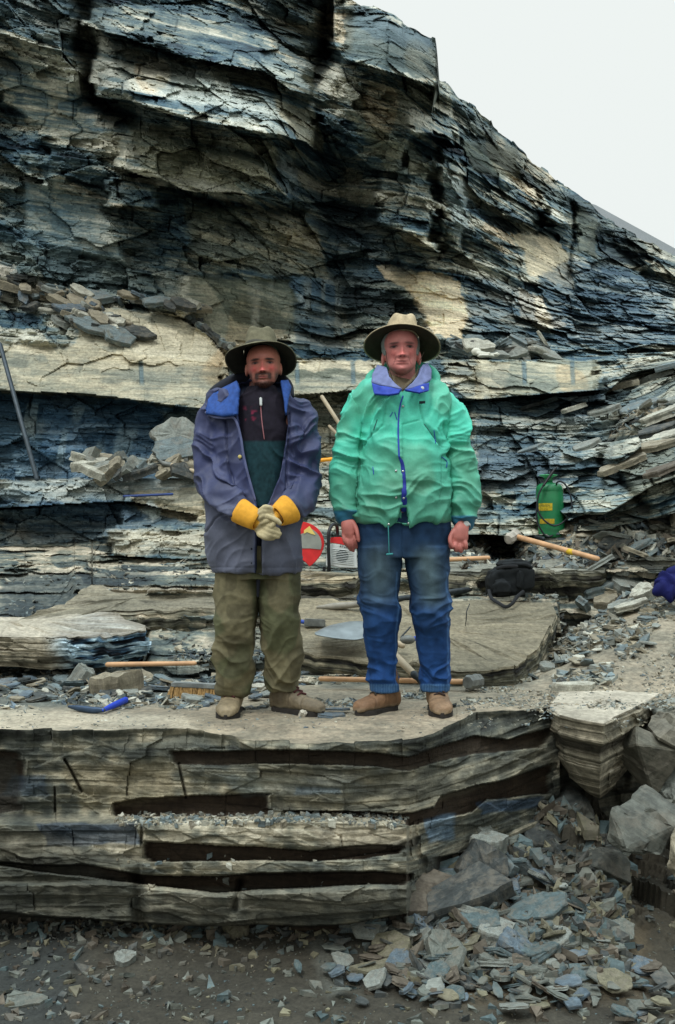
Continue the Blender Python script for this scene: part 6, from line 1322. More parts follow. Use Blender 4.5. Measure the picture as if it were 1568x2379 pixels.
for x_, y_ in ((920, 1094), (936, 1095), (920, 1156), (938, 1157), (903, 1218), (949, 1216), (936, 944)):
    p_ = None; o_ = Vector((0, 0, CZ)); ok, p_, n_, i_ = jk2.ray_cast(jk2.matrix_world.inverted() @ o_, (P(x_, y_, 1) - o_).normalized())
    if ok: raw('snap', [ball(jk2.matrix_world @ p_ + Vector((0, -.002, 0)), (.006, .004, .006))], M_SILVER, m2)
plate('label_patch', [(974, 932, 4.70), (988, 931, 4.70), (988, 937, 4.70), (974, 938, 4.70)], .004, mat_simple('dark_patch', (24, 40, 44), .8), m2, 1)
M_HL = mat_simple('lavender_lining', (124, 134, 178), .85, 0, .25, 40, .15)
f_ = 4.72
plate('collar', [(878, 850, 4.80), (866, 872, 4.77), (864, 890, 4.74), (885, 897, 4.70), (912, 901, 4.67), (934, 906, 4.66), (918, 893, 4.68), (905, 878, 4.71), (899, 856, 4.75)], .016, M_HL, m2, 3)
plate('collar', [(991, 846, 4.80), (1001, 862, 4.77), (1000, 884, 4.74), (982, 895, 4.70), (955, 903, 4.67), (938, 906, 4.66), (955, 893, 4.68), (972, 872, 4.71), (980, 850, 4.76)], .016, M_HL, m2, 3)
plate('collar_band', [(865, 891, 4.725), (885, 898, 4.685), (912, 902, 4.655), (932, 906, 4.645), (926, 915, 4.64), (900, 919, 4.645), (870, 916, 4.68)], .012, M_RB, m2, 3)
plate('collar_band', [(941, 907, 4.645), (958, 903, 4.655), (984, 893, 4.685), (995, 890, 4.72), (994, 909, 4.69), (975, 914, 4.655), (952, 909, 4.645)], .012, M_RB, m2, 3)
raw('snap', [ball(P(981, 902, 4.665), (.009, .004, .009))], M_WHITE, m2)
M_SH = mat_simple('checked_shirt', (104, 92, 68), .85, 0, .6, 120)
plate('shirt_collar', [(902, 862, 4.76), (906, 882, 4.72), (922, 898, 4.68), (934, 907, 4.665), (928, 896, 4.69), (914, 880, 4.72)], .008, M_SH, m2, 2)
plate('shirt_collar', [(974, 856, 4.77), (968, 876, 4.72), (950, 895, 4.685), (935, 908, 4.67), (940, 896, 4.69), (958, 878, 4.72)], .008, M_SH, m2, 2)
M_GR = mat_simple('green_shell', (74, 186, 154), .6, 0, .2, 25)
raw('hood', [tube([(858, 900, 4.80, 9), (862, 880, 4.84, 14), (885, 868, 4.91, 18), (934, 858, 4.96, 20), (985, 862, 4.92, 19), (1008, 874, 4.86, 14), (1014, 895, 4.81, 9)], 16)], M_GR, m2)
for sx in ((900, 838, 866), (972, 840, 870)): raw('chin_cord', [tube_pts([P(sx[0] - 4 if sx[0] < 930 else 985, sx[1] - 22, 4.78), P(sx[0], sx[1] + 5, 4.75), P(sx[0] + (14 if sx[0] < 930 else -10), sx[2] + 22, 4.70)], [.0016] * 3, 6)], mat_simple('cord', (54, 50, 36), .9), m2)
M_CORD = mat_simple('teal_cord', (60, 138, 140), .8)
raw('drawcord', [tube_pts([P(902, 1222, 4.69), P(903, 1250, 4.70), P(904, 1288, 4.71)], [.0028] * 3, 6), tube_pts([P(899, 1288, 4.71), P(911, 1287, 4.71)], [.005] * 2, 8)], M_CORD, m2)
# jeans
me = union([lofth([(936, 1170, D2_ + .01, 98, .13), (936, 1215, D2_ + .01, 108, .14), (937, 1260, D2_ + .01, 108, .14), (937, 1295, D2_ + .01, 106, .135)], 44),
            lofth([(884, 1270, D2_, 54, .125), (882, 1320, D2_, 50, .12), (882, 1360, D2_, 47, .115), (881, 1400, D2_, 44, .105), (884, 1450, D2_, 41, .10), (886, 1500, D2_ + .03, 37, .09), (891, 1560, D2_ + .05, 34, .085), (894, 1604, D2_ + .06, 32, .08)], 32),
            lofth([(990, 1270, D2_, 54, .125), (993, 1320, D2_, 50, .12), (996, 1360, D2_, 46, .115), (999, 1400, D2_, 42, .105), (1003, 1450, D2_, 39, .10), (1006, 1500, D2_ + .03, 37, .09), (1010, 1560, D2_ + .05, 34, .085), (1011, 1602, D2_ + .06, 32, .08)], 32)], .005, 3)
V, Nn = arrays(me); PX_, PY_ = PXY(V)
kn = np.exp(-((PY_ - 1412) / 35) ** 2) + .9 * ss(1500, 1590, PY_) + .35
V = V + Nn * (folds(V, 61, [(1, .1, -.35), (1, .1, .3)], 14, .026) * kn * (1 - .8 * ss(1575, 1592, PY_)) + .0025 * fbm(V[:, 0] * 25, V[:, 1] * 25, V[:, 2] * 25, o=3, seed=62) + .0035 * ss(1588, 1591, PY_))[:, None]
ln = lambda pts, w_: np.exp(-(dist_line(pts, PX_, PY_) / w_) ** 2)
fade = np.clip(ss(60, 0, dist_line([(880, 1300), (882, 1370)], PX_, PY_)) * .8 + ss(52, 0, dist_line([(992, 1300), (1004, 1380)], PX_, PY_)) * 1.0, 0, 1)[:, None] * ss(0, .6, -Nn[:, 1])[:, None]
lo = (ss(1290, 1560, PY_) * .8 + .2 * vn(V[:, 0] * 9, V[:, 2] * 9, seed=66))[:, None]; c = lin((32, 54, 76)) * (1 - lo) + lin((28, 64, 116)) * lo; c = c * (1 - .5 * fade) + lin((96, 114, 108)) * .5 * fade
c = c * (.7 + .6 * vn(V[:, 0] * 40, V[:, 1] * 40, V[:, 2] * 25, seed=63))[:, None]
sm_ = np.clip(ln([(921, 1330), (918, 1460), (921, 1590)], 1.8) + ln([(1038, 1330), (1040, 1460), (1040, 1590)], 1.8), 0, 1)[:, None] * .3; c = c * (1 - sm_) + lin((96, 140, 190)) * sm_
hmm = (ss(1588, 1590, PY_) * (.5 + .5 * (np.sin(PX_ * 1.1) > 0)))[:, None] * .6; c = c * (1 - hmm) + lin((84, 122, 156)) * hmm
V = V - Nn * (.006 * ln([(934, 1215), (935, 1300)], 1.6))[:, None]
finish(me, 'jeans', V, c, M_CLOTH, m2)
# watch
wc = P(1078, 1217, D2_ - .055); wd = (P(1070, 1234, D2_ - .07) - P(1078, 1200, D2_ - .04)).normalized(); u = wd.cross(Vector((0, 1, 0))).normalized(); w_ = u.cross(wd)
V = []; Fc = []
for j, (t, r) in enumerate([(-.007, .0335), (.007, .0335), (.007, .031), (-.007, .031)]):
    for k in range(30): a = 2 * math.pi * k / 30; V.append(tuple(wc + wd * t + u * (math.cos(a) * r) + w_ * (math.sin(a) * r * .74)))
for j in range(4):
    for k in range(30): Fc.append((j * 30 + k, j * 30 + (k + 1) % 30, ((j + 1) % 4) * 30 + (k + 1) % 30, ((j + 1) % 4) * 30 + k))
wt = raw('wristwatch', [(V, Fc)], M_SILVER, m2, smooth=False); wf = raw('watch_face', [ball(wc + Vector((.008, -.025, 0)), (.014, .005, .014))], M_WHITE, None); sub(wf, wt)
boot_at(m2, 828, 0, 921, 4.96, 4.78, (122, 92, 66), 7, (897, 4.91), (50, 44, 36)); boot_at(m2, 1028, 0, 1012, 4.98, 4.70, (132, 106, 80), 8, (1012, 4.91), (50, 36, 30))
# ---------------------------------------------------------------- tools and bags
bpy.context.view_layer.update()
def wood(name, rgb=(206, 160, 116)): return mat_simple(name, rgb, .6, 0, .3, 12, .1, stretch=(1, 1, 1))
M_WOOD = wood('ash_wood'); M_WOOD2 = wood('worn_wood', (176, 160, 132))
def at(px, py, up=0.0, objs=None):
    h_ = hit(px, py, (objs or [bench, cliff]) + LEDGES); return h_[0] + Vector((0, 0, up))
def fw(px, py, f=.1, objs=None):
    h_ = hit(px, py, (objs or [bench, cliff]) + LEDGES); return P(px, py, h_[0].y - f)
def one(name, parts, mat, label, cat, smooth=True):
    o = raw(name, parts, mat, None, smooth); return tag(o, label, cat)
def rod(a, b, r, seg=12, r2=None, flat=1.0): return tube_pts([a, a.lerp(b, .5), b], [r, (r + (r2 or r)) / 2, r2 or r], seg, True, flat)
def box(c, hx_, hy_, hz_, rot=None, bev=.0):
    M = Matrix.Translation(c) @ (rot or Matrix.Identity(4)); V = []
    for sx in (-1, 1):
        for sy in (-1, 1):
            for sz in (-1, 1): V.append(tuple(M @ Vector((sx * hx_, sy * hy_, sz * hz_))))
    return V, [(0, 1, 3, 2), (4, 6, 7, 5), (0, 4, 5, 1), (2, 3, 7, 6), (0, 2, 6, 4), (1, 5, 7, 3)]
def bbox(name, c, h3, rot, mat, parent, bev=.006, seg=2):
    V, Fc = box(Vector((0, 0, 0)), *h3); bm = bmesh.new(); vs = [bm.verts.new(v) for v in V]; [bm.faces.new([vs[i] for i in f]) for f in Fc]
    bmesh.ops.recalc_face_normals(bm, faces=bm.faces); bmesh.ops.bevel(bm, geom=list(bm.edges), offset=bev, segments=seg, affect='EDGES')
    bmesh.ops.transform(bm, matrix=Matrix.Translation(c) @ (rot or Matrix.Identity(4)), verts=bm.verts)
    o = bm_obj(name, bm, mat, None, False)
    if parent: sub(o, parent)
    return o
def prism(c, ax, r, hl, n=8, ch=.2):
    """chamfered n-sided hammer head along ax"""
    ax = ax.normalized(); u = ax.cross(Vector((0, 0, 1))).normalized(); w_ = u.cross(ax); V = []; Fc = []
    for t, f in ((-1, .78), (-1 + ch, 1), (-.35, 1), (-.3, .93), (.3, .93), (.35, 1), (1 - ch, 1), (1, .78)):
        for k in range(n): a = 2 * math.pi * (k + .5) / n; V.append(tuple(c + ax * (t * hl) + u * (math.cos(a) * r * f) + w_ * (math.sin(a) * r * f)))
    for i in range(7):
        for k in range(n): Fc.append((i * n + k, i * n + (k + 1) % n, (i + 1) * n + (k + 1) % n, (i + 1) * n + k))
    Fc.append(tuple(range(n))[::-1]); Fc.append(tuple(7 * n + k for k in range(n))); return V, Fc
M_IRON = mat_simple('worn_iron', (120, 122, 116), .6, .3, .4, 30, .4); M_DARKIRON = mat_simple('dark_iron', (52, 58, 60), .5, .5, .4, 30, .3)
# long sledgehammer behind the older man
h0 = P(1100, 1584, 5.55); t_ = thing('sledgehammer', h0, 'long handled sledgehammer lying behind the boots of the older man', 'sledgehammer')
child(raw('head', [prism(h0, Vector((-.62, -.78, .03)), .043, .062)], M_IRON, None, False), t_); child(raw('handle', [rod(P(745, 1577, 5.60), P(1092, 1584, 5.56), .014, 12, .015)], M_WOOD, None), t_)
# far sledgehammer by the sprayer
b_ = P(1200, 1250, 7.75); a_ = P(1388, 1298, 7.2); t_ = thing('sledgehammer', b_, 'sledgehammer with pale new handle lying in front of the green sprayer', 'sledgehammer')
child(raw('head', [prism(b_ + Vector((-.03, 0, .01)), Vector((-.5, -.6, -.25)), .045, .075)], mat_simple('dusty_iron', (178, 170, 156), .8, 0, .4, 20, .3), None, False), t_)
hd = child(raw('handle', [rod(b_ + Vector((0, 0, .01)), a_, .022, 12, .019)], M_WOOD, None), t_)
m_ = b_.lerp(a_, .66); d_ = (a_ - b_).normalized(); sub(raw('yellow_band', [rod(m_, m_ + d_ * .035, .0232)], M_YELLOW, None), hd)
one('tool_handle', [rod(P(250, 1544, 5.72), P(452, 1541, 5.70), .015, 12, .013)], M_WOOD, 'pale wooden tool handle lying on the rubble left of the younger man', 'tool handle')
one('tool_handle', [rod(fw(960, 1304, .1), P(1134, 1296, fw(960, 1304, .1).y - .1), .017)], M_WOOD, 'wooden handle sticking out to the right behind the older man\'s hip', 'tool handle')
one('tool_handle', [rod(P(748, 922, 8.75), P(812, 1022, 8.55), .018)], M_WOOD2, 'long pale stick leaning on the rock between the two men', 'tool handle')
one('tool_handle', [rod(P(765, 990, 8.66), P(800, 1026, 8.5), .013)], M_WOOD2, 'short thin stick under the longer leaning stick', 'tool handle')
one('tool_handle', [rod(P(738, 1070, 8.35), P(777, 1066, 8.35), .016)], mat_simple('orange_paint', (238, 160, 36), .5), 'orange yellow handle showing between the two men', 'tool handle')
t_ = thing('pick', P(410, 1084, 8.3), 'pale handled pick lying in the debris behind the younger man', 'pick')
child(raw('handle', [rod(P(395, 1080, 8.3), P(470, 1100, 8.2), .020, 12, .017)], M_WOOD2, None), t_); child(raw('head', [tube_pts([P(370, 1070, 8.32), P(380, 1077, 8.3), P(397, 1081, 8.3)], [.010, .022, .024], 10)], M_IRON, None), t_)
one('crowbar', [rod(P(0, 800, 8.95), P(86, 1113, 8.36), .020, 12)], mat_simple('painted_steel', (62, 72, 78), .5, .3, .3, 20), 'long grey metal bar leaning against the wall at the left edge', 'metal bar')
one('chisel', [rod(P(288, 1153, 8.2), P(400, 1148, 8.2), .011)], mat_simple('blue_steel', (52, 74, 130), .5, .2, .4, 20), 'long thin blue bar lying along the ledge left of the younger man', 'metal bar')
# pipe behind the bag
t_ = thing('pipe', at(1030, 1384, .03), 'dark pipe with a pale worn left end, running under the black bag', 'pipe')
p0, p1, p2_, p3_, p4_ = P(738, 1411, 6.55), P(775, 1409, 6.53), P(842, 1403, 6.52), P(940, 1396, 6.5), P(1150, 1362, fw(1150, 1385, 0, [bench]).y + .1)
p3_ = p2_.lerp(p4_, .3)
child(raw('shaft', [tube_pts([p2_, p3_, p2_.lerp(p4_, .65), p4_], [.020, .021, .021, .021], 14)], M_DARKIRON, None), t_)
child(raw('worn_end', [tube_pts([p0, p1, p1.lerp(p2_, .5), p2_], [.010, .024, .021, .020], 14)], mat_simple('worn_pipe', (150, 144, 130), .7, 0, .4, 20), None), t_)
# shovel
t_ = thing('shovel', at(790, 1475, 0), 'shovel lying face down, grey blade showing left of the older man\'s leg', 'shovel')
rows = [[(731, 1470), (736, 1475), (776, 1482), (821, 1486), (845, 1482), (853, 1476)], [(733, 1468), (752, 1462), (786, 1462), (820, 1462), (846, 1464), (856, 1468)], [(738, 1466), (760, 1455), (790, 1449), (820, 1446), (846, 1448), (862, 1458)], [(742, 1466), (764, 1454), (792, 1447), (820, 1443), (846, 1444), (866, 1455)]]
Vv = []; Dd = (5.85, 5.93, 6.03, 6.12); fine = []
for r_, D_ in zip(rows, Dd): fine.append([P(a, b, D_) for a, b in spl([(float(a), float(b)) for a, b in r_], 5)])
A = np.array([[tuple(p) for p in r_] for r_ in fine]); A = np.array([[tuple(q_) for q_ in zip(*[spl([tuple(A[i, j]) for i in range(4)], 4)])] for j in range(A.shape[1])]).reshape(A.shape[1], -1, 3)
top_ = A; bot = A - np.array([0, -.004, .004]); W_ = np.concatenate([top_, bot[:, ::-1]], 1); W_ = np.concatenate([W_, W_[:, :1]], 1)
child(raw('blade', [([tuple(p) for p in W_.reshape(-1, 3)], [tuple(f) for f in grid_faces(W_.shape[0], W_.shape[1])])], mat_simple('blade_steel', (128, 136, 136), .45, .25, .3, 14, .15), None), t_)
child(raw('handle', [rod(P(850, 1462, 6.0), P(935, 1500, 5.9), .018)], M_WOOD2, None), t_)
# wooden handled spade end between the legs
t_ = thing('hand_tool', P(950, 1560, 5.5), 'short wooden handle with a black iron socket between the older man\'s legs', 'hand tool')
child(raw('handle', [rod(P(915, 1520, 5.62), P(966, 1571, 5.50), .022, 14, .020)], M_WOOD2, None), t_)
child(raw('socket', [tube_pts([P(962, 1567, 5.50), P(972, 1577, 5.49), P(980, 1592, 5.47), P(984, 1612, 5.46)], [.023, .016, .010, .007], 12)], M_DARKIRON, None), t_)
t_ = thing('hammer', P(948, 1486, 5.75), 'small round faced hammer with a blue shaft seen between the older man\'s legs', 'hammer')
child(raw('head', [ball(P(947, 1486, 5.72), (.044, .03, .027))], M_IRON, None), t_); child(raw('handle', [rod(P(955, 1486, 5.76), P(985, 1478, 5.8), .014)], mat_simple('blue_grip', (30, 58, 150), .5), None), t_)
one('iron_spike', [rod(P(932, 1480, 5.78), P(953, 1457, 5.85), .005)], M_DARKIRON, 'thin black spike standing by the small round hammer', 'spike')
# lump hammer
c_ = at(731, 1458, .03, [bench]); t_ = thing('hammer', c_, 'small lump hammer with grey block head right of the younger man\'s knee', 'hammer')
child(bbox('head', c_, (.066, .022, .024), Matrix.Rotation(R(4), 4, 'Y') @ Matrix.Rotation(R(8), 4, 'Z'), M_IRON, None), t_); child(raw('handle', [rod(c_ + Vector((-.03, 0, 0)), c_ + Vector((-.24, .10, .02)), .013)], mat_simple('blue_grip_b', (34, 66, 150), .5), None), t_)
# blue handled rock hammer at left
a_, b_, c_ = at(160, 1651, .02, [bench]), at(240, 1659, .02, [bench]), at(292, 1640, .03, [bench]); t_ = thing('rock_hammer', b_, 'rock hammer with bright blue handle lying at the left of the bench', 'hammer')
child(raw('head', [tube_pts([a_, a_.lerp(b_, .3) + Vector((0, 0, -.004)), a_.lerp(b_, .7) + Vector((0, 0, -.006)), b_], [.007, .016, .017, .012], 12, True, .7)], mat_simple('blued_steel', (58, 76, 98), .4, .5, .3, 20), None), t_)
child(raw('handle', [tube_pts([b_, b_.lerp(c_, .4), c_], [.010, .016, .017], 12, True, .8)], mat_simple('bright_blue', (26, 62, 178), .5), None), t_)
# broom
c_ = P(458, 1592, 5.30); t_ = thing('broom_head', c_, 'push broom head with grey board and tan bristles left of the younger man\'s boot', 'broom')
rt = Matrix.Rotation(R(-6), 4, 'Z') @ Matrix.Rotation(R(2), 4, 'Y')
child(bbox('board', c_ + Vector((0, 0, .0)), (.135, .035, .012), rt, mat_simple('weathered_board', (136, 140, 136), .8, 0, .5, 18, .2), None, .005), t_)
V = []; Fc = []; rb = random.Random(4)
for i in range(700):
    x_ = rb.uniform(-.135, .13); y_ = rb.uniform(-.033, .03); l_ = .055 + rb.uniform(-.006, .006); fl = rb.gauss(0, .006) - .006; w_ = .0022
    p = c_ + rt @ Vector((x_, y_, -.010)); q_ = c_ + rt @ Vector((x_ * 1.04 + fl, y_ * 1.25 - .008, -.010 - l_)); k = len(V)
    for dx, dy in ((-w_, 0), (w_, 0), (0, w_)): V.append((p.x + dx, p.y + dy, p.z)); 
    for dx, dy in ((-w_, 0), (w_, 0), (0, w_)): V.append((q_.x + dx, q_.y + dy, q_.z))
    Fc += [(k, k + 1, k + 4, k + 3), (k + 1, k + 2, k + 5, k + 4), (k + 2, k, k + 3, k + 5)]
child(raw('bristles', [(V, Fc)], mat_simple('tan_bristle', (176, 140, 88), .9, 0, .4, 60), None, False), t_)
# cut-off saw
DS = 7.05; gz = at(780, 1330, 0); t_ = thing('cut_off_saw', P(780, 1325, DS), 'red and white motor stone saw with red blade guard between the two men', 'power saw')
def flat_part(name, pts, D, th, mat, parent, bev=.004):
    bm = bmesh.new(); vs = [bm.verts.new(P(a, b, D)) for a, b in pts]; f = bm.faces.new(vs); r_ = bmesh.ops.extrude_face_region(bm, geom=[f]); bmesh.ops.translate(bm, vec=(0, th, 0), verts=[v for v in r_['geom'] if isinstance(v, bmesh.types.BMVert)])
    bmesh.ops.recalc_face_normals(bm, faces=bm.faces)
    if bev: bmesh.ops.bevel(bm, geom=[e for e in bm.edges], offset=bev, segments=2, affect='EDGES')
    return sub(bm_obj(name, bm, mat, None, False), parent)
M_RED = mat_simple('red_plastic', (224, 52, 52), .45, 0, .2, 20); M_GRW = mat_simple('worn_grey_paint', (150, 152, 142), .6, 0, .2, 20)
arc = [(697 + 56 * math.cos(a), 1262 + 50 * math.sin(a)) for a in np.linspace(-2.3, .35, 22)]
gd = flat_part('blade_guard', arc + [(745, 1290), (733, 1305), (719.6, 1317), (710, 1307), (690, 1290), (665, 1270)], DS - .03, .05, M_RED, t_)
flat_part('worn_patch', [(697 + 50 * math.cos(a), 1264 + 42 * math.sin(a)) for a in np.linspace(-1.0, .3, 10)] + [(738, 1276), (720, 1274), (700, 1274), (685, 1262), (700, 1240), (714, 1236)], DS - .034, .01, M_GRW, gd, 0)
flat_part('yellow_mark', [(706, 1232), (719, 1222), (733, 1243), (722, 1240), (713, 1236), (706, 1240)], DS - .038, .01, mat_simple('pale_yellow', (232, 204, 112), .6), gd, 0)
sub(raw('cutting_disc', [([tuple(P(703 + 36 * math.cos(a), 1270 + 36 * math.sin(a), DS + d)) for d in (-.002, .003) for a in np.linspace(0, 2 * math.pi, 40, endpoint=False)], [tuple((k, (k + 1) % 40, 40 + (k + 1) % 40, 40 + k)) for k in range(40)] + [tuple(range(40)), tuple(range(40, 80))[::-1]])], M_STEEL, None, False), t_)
hs = flat_part('housing', [(765, 1263), (790, 1265), (812, 1271), (829, 1281), (829, 1300), (832, 1320), (812, 1320), (790, 1319), (770, 1315), (757, 1316), (757, 1300), (761, 1270)], DS - .06, .16, M_WHITE, t_, .006)
flat_part('engine_cover', [(768, 1248.5), (792, 1247.5), (800, 1256), (815, 1262), (826, 1272), (812, 1270), (790, 1264), (767, 1261)], DS - .055, .15, M_RED, t_, .003)
V = []; Fc = []
sub(raw('grille', [([tuple(P(795 + 14.5 * math.cos(a), 1292 + 15 * math.sin(a), DS - .0615)) for a in np.linspace(0, 2 * math.pi, 30, endpoint=False)] + [tuple(P(795 + 14.5 * math.cos(a), 1292 + 15 * math.sin(a), DS - .05)) for a in np.linspace(0, 2 * math.pi, 30, endpoint=False)], [tuple(range(30))] + [(k, (k + 1) % 30, 30 + (k + 1) % 30, 30 + k) for k in range(30)])], mat_simple('dark_grille', (48, 66, 66), .6), None, False), hs)
sub(raw('grille_bars', [rod(P(772, 1275 + 4 * i, DS - .064), P(822, 1280 + 4 * i, DS - .064), .0022, 6) for i in range(9)], M_WHITE, None), hs)
sub(raw('front_handle', [tube([(765, 1324, DS - .09, 4), (763.5, 1290, DS - .10, 4), (763, 1255, DS - .10, 4), (765, 1232, DS - .09, 4), (773, 1219, DS - .04, 4), (782, 1221, DS + .04, 4), (784, 1235, DS + .08, 4), (784, 1250, DS + .08, 4)], 12)], M_BLACK, None), t_)
for x_ in (753, 763): bbox('foot', P(x_, 1322, DS - .05), (.010, .03, .018), None, M_BLACK, t_, .003)
def text(name, s_, c, size, mat, parent, rot=(R(90), 0, 0), ext=.001, sx=1.0):
    cu = bpy.data.curves.new(name, 'FONT'); cu.body = s_; cu.size = size; cu.extrude = ext; cu.align_x = 'CENTER'; cu.align_y = 'CENTER'
    o = bpy.data.objects.new(name, cu); C.objects.link(o); o.location = c; o.rotation_euler = rot; o.scale = (sx, 1, 1)
    dg = bpy.context.evaluated_depsgraph_get(); me = bpy.data.meshes.new_from_object(o.evaluated_get(dg)); M = o.matrix_basis.copy(); bpy.data.objects.remove(o)
    me.transform(M); me.materials.clear(); me.materials.append(mat); me.name = name; o = bpy.data.objects.new(name, me); C.objects.link(o); return sub(o, parent)
text('lettering', 'STIHL', P(800, 1270.5, DS - .063), .022, M_BLACK, hs, (R(90), R(14), 0), .001, 1.2)
# sprayer
DP = min(fw(1265, 1247, .0, [bench]).y, fw(1300, 1247, .0, [bench]).y) + .10; t_ = thing('garden_sprayer', P(1281, 1246, DP), 'green metal pressure sprayer tank with black hose standing on the scree', 'sprayer')
def lathe(prof, D, axis_dx, seg=40):
    V = []; Fc = []
    for (py, r, dx) in prof:
        c = P(dx, py, D)
        for k in range(seg): a = 2 * math.pi * k / seg; V.append((c.x + r / F * D * math.cos(a), c.y + r / F * D * math.sin(a), c.z))
    for i in range(len(prof) - 1):
        for k in range(seg): Fc.append((i * seg + k, i * seg + (k + 1) % seg, (i + 1) * seg + (k + 1) % seg, (i + 1) * seg + k))
    Fc.append(tuple(range(seg))[::-1]); Fc.append(tuple((len(prof) - 1) * seg + k for k in range(seg))); return V, Fc
M_GRN = mat_simple('green_enamel', (30, 118, 70), .4, 0, .3, 9, .05); M_GRN2 = mat_simple('light_green_enamel', (76, 176, 112), .4)
tk = sub(raw('tank', [lathe([(1121, 9, 1274.5), (1123, 18, 1275), (1126, 25, 1275.5), (1131, 29, 1276), (1137, 30.5, 1276), (1141, 30.8, 1276.2), (1142.5, 30.2, 1276.3), (1144, 30.8, 1276.4), (1190, 30.8, 1279), (1236, 30.8, 1282), (1240, 31.5, 1282.3), (1248, 31, 1282.6), (1250, 27, 1282.7)], DP, 0)], M_GRN, None), t_)
sub(raw('neck', [lathe([(1109, 10.5, 1274), (1116, 9.5, 1274.3), (1124, 9.5, 1274.8)], DP, 0)], M_GRN, None), tk)
sub(raw('funnel', [lathe([(1112, 9, 1274), (1109, 11, 1274), (1105, 21, 1273.5), (1103.5, 21.5, 1273.5), (1103.2, 20, 1273.5), (1107, 11, 1274), (1109, 4, 1274)], DP, 0)], M_GRN2, None), tk)
hz = [(790, 560), (800, 450), (880, 410), (1000, 480), (1100, 650), (1160, 850), (1170, 1050), (1110, 1250), (1000, 1400), (850, 1500), (700, 1520), (530, 1430), (400, 1290), (330, 1130), (310, 950), (340, 750), (420, 580), (470, 510)]
M_RUB = mat_simple('black_rubber', (26, 30, 36), .5); hD = [DP - .05] + [DP - .10 - .03 * math.sin(i / 16 * math.pi) for i in range(17)]
sub(raw('hose', [tube([(1219.5 + a * .0926, 1080.1 + b * .0926, D_, 2.1) for (a, b), D_ in zip(hz, hD)], 10), tube([(1219.5 + a * .0926, 1080.1 + b * .0926, DP - .12, 2.1) for a, b in ((420, 580), (330, 800), (290, 1180), (330, 1480), (450, 1700), (560, 1800), (690, 1770))], 10)], M_RUB, None), t_)
sub(raw('wand', [tube([(1262.5, 1128, DP - .13, 3.0), (1272, 1114, DP - .12, 3.2), (1283, 1098, DP - .11, 3.4), (1287, 1092, DP - .11, 2.0), (1294.5, 1084, DP - .10, 1.4)], 10)], M_BLACK, None), t_)
def wrap(name, a0, a1, y0, y1, mat, dxc):
    V = []; Fc = []; n = 12
    for py in (y0, y1):
        for k in range(n): a = a0 + (a1 - a0) * k / (n - 1); c = P(dxc, py, DP); r = 31.25 / F * DP; V.append((c.x + r * math.cos(a), c.y + r * math.sin(a), c.z))
    for k in range(n - 1): Fc.append((k, k + 1, n + k + 1, n + k))
    return sub(raw(name, [(V, Fc)], mat, None), tk)
wrap('label', R(202), R(267), 1170, 1187, mat_simple('yellow_label', (196, 170, 30), .6, 0, .4, 60), 1278.2); wrap('label', R(203), R(272), 1206, 1217, mat_simple('yellow_label_b', (186, 158, 30), .6, 0, .4, 60), 1280.2)
text('lettering', 'HUDSON', P(1265.5, 1175, DP - .1105), .022, mat_simple('label_print', (40, 74, 40), .7), tk, (R(90), 0, R(-28)), .0008, .9)
one('nozzle', [rod(fw(1228, 1244), fw(1262, 1252), .014, 12, .018)], M_DARKIRON, 'dark metal nozzle lying between the sledgehammer and the green tank', 'nozzle')
# camera bag
DB = 6.72; t_ = thing('camera_bag', P(1190, 1392, DB), 'black padded camera bag with straps standing on the ledge at the right', 'bag')
def bag(name, pts, D, th, seed, amp=.012, mat=None, parent=None):
    bm = bmesh.new(); vs = [bm.verts.new(P(a, b, D)) for a, b in pts]; f = bm.faces.new(vs); r_ = bmesh.ops.extrude_face_region(bm, geom=[f]); bmesh.ops.translate(bm, vec=(0, th, 0), verts=[v for v in r_['geom'] if isinstance(v, bmesh.types.BMVert)]); bmesh.ops.recalc_face_normals(bm, faces=bm.faces)
    bmesh.ops.bevel(bm, geom=list(bm.edges), offset=.022, segments=3, affect='EDGES'); V = [tuple(v.co) for v in bm.verts]; bm.verts.index_update(); Fc = [tuple(v.index for v in f.verts) for f in bm.faces]; bm.free()
    me = union([(V, Fc)], .007, 3); V, Nn = arrays(me); V = V + Nn * (amp * fbm(V[:, 0] * 14, V[:, 1] * 14, V[:, 2] * 14, o=3, seed=seed))[:, None]
    c = lin((24, 27, 28))[None] * (.7 + .8 * vn(V[:, 0] * 30, V[:, 1] * 30, V[:, 2] * 30, seed=seed))[:, None]; o = finish(me, name, V, c, M_CLOTH, None); return sub(o, parent)
bag('main_compartment', [(1137, 1335), (1150, 1320), (1205, 1312), (1242, 1316), (1246, 1350), (1244, 1372), (1190, 1388), (1145, 1390), (1135, 1370)], DB - .02, .22, 1, .010, parent=t_)
bag('lid', [(1155, 1318), (1160, 1304), (1190, 1299), (1225, 1300), (1241, 1310), (1244, 1330), (1215, 1322), (1180, 1322)], DB - .03, .22, 2, .008, parent=t_)
bag('front_pocket', [(1143, 1352), (1160, 1343), (1182, 1345), (1196, 1362), (1192, 1384), (1150, 1386)], DB - .06, .07, 3, .006, parent=t_)
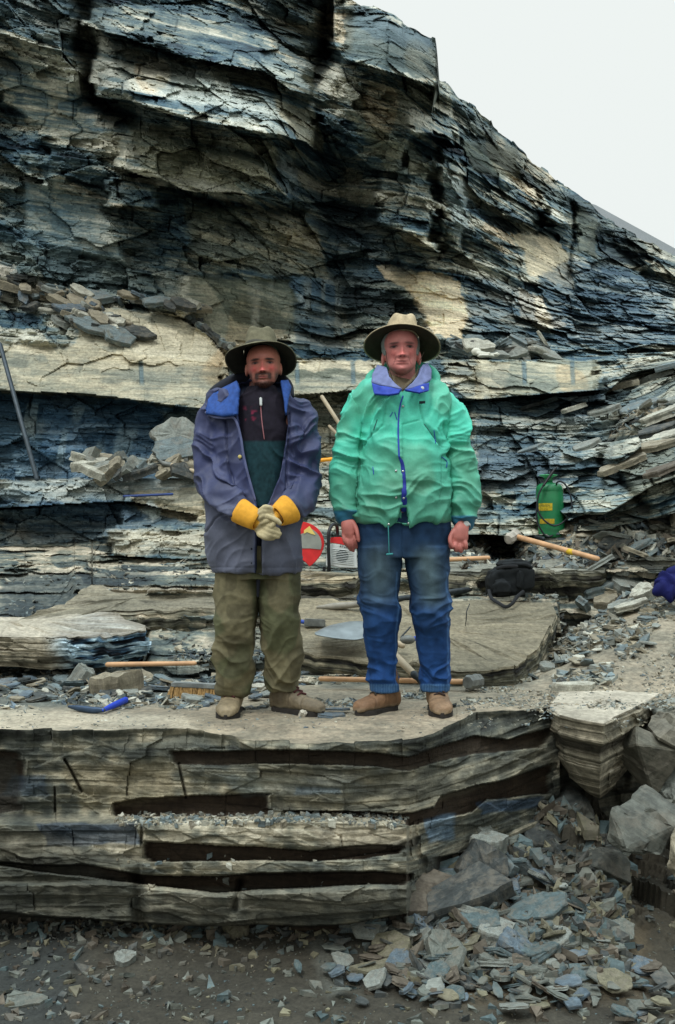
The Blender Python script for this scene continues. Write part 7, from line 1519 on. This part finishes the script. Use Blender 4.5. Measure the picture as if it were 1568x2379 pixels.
bag('side_pocket', [(1200, 1322), (1216, 1318), (1222, 1350), (1214, 1376), (1200, 1372)], DB - .055, .05, 4, .004, parent=t_)
M_WEB = mat_simple('black_webbing', (20, 22, 24), .8)
for q_ in ([(1136, 1372, DB - .03), (1142, 1390, DB - .08), (1160, 1402, DB - .14), (1175, 1410, DB - .17), (1190, 1402, DB - .16), (1202, 1386, DB - .12), (1216, 1374, DB - .06)], [(1156, 1320, DB - .05), (1175, 1316, DB - .055), (1200, 1316, DB - .05)]):
    sub(raw('strap', [tube_pts([P(*p) for p in spl(q_, 5)], [.012] * (5 * (len(q_) - 1) + 1), 8, True, .3)], M_WEB, None), t_)
# navy blue jacket at the right edge, white cloth
def cloth(name, balls, mat_col, label, cat, seed, amp, D):
    me = union([ball(P(a, b, D + d), (rx / F * D, .6 * rx / F * D, rz / F * D)) for a, b, d, rx, rz in balls], .009, 3); V, Nn = arrays(me)
    V = V + Nn * (folds(V, seed, [(1, 0, .6), (.5, 0, -1), (0, .3, 1)], 12, amp))[:, None]; c = lin(mat_col)[None] * (.7 + .5 * vn(V[:, 0] * 20, V[:, 1] * 20, V[:, 2] * 20, seed=seed))[:, None]
    return tag(finish(me, name, V, c, M_CLOTH, None), label, cat)
cloth('folded_jacket', [(1560, 1362, 0, 32, 26), (1545, 1372, -.03, 24, 17), (1590, 1345, .03, 34, 28), (1568, 1335, .05, 22, 18)], (20, 24, 78), 'crumpled deep blue jacket on the stones at the right edge', 'jacket', 5, .07, 6.55)
cloth('tarpaulin', [(1122, 822, 0, 17, 6), (1108, 817, .05, 12, 8), (1145, 824, .03, 18, 4), (1128, 827, -.05, 20, 4)], (206, 204, 188), 'white cloth lying on the ledge to the right of the older man\'s hat', 'cloth', 6, .022, 9.0)
one('wire', [tube_pts([at(1081, 1457, .01), P(1083, 1440, 6.0), P(1084, 1420, 6.03), P(1091, 1403, 6.05)], [.003] * 4, 6)], M_DARKIRON, 'thin bent wire standing up from the inclined slab', 'wire')
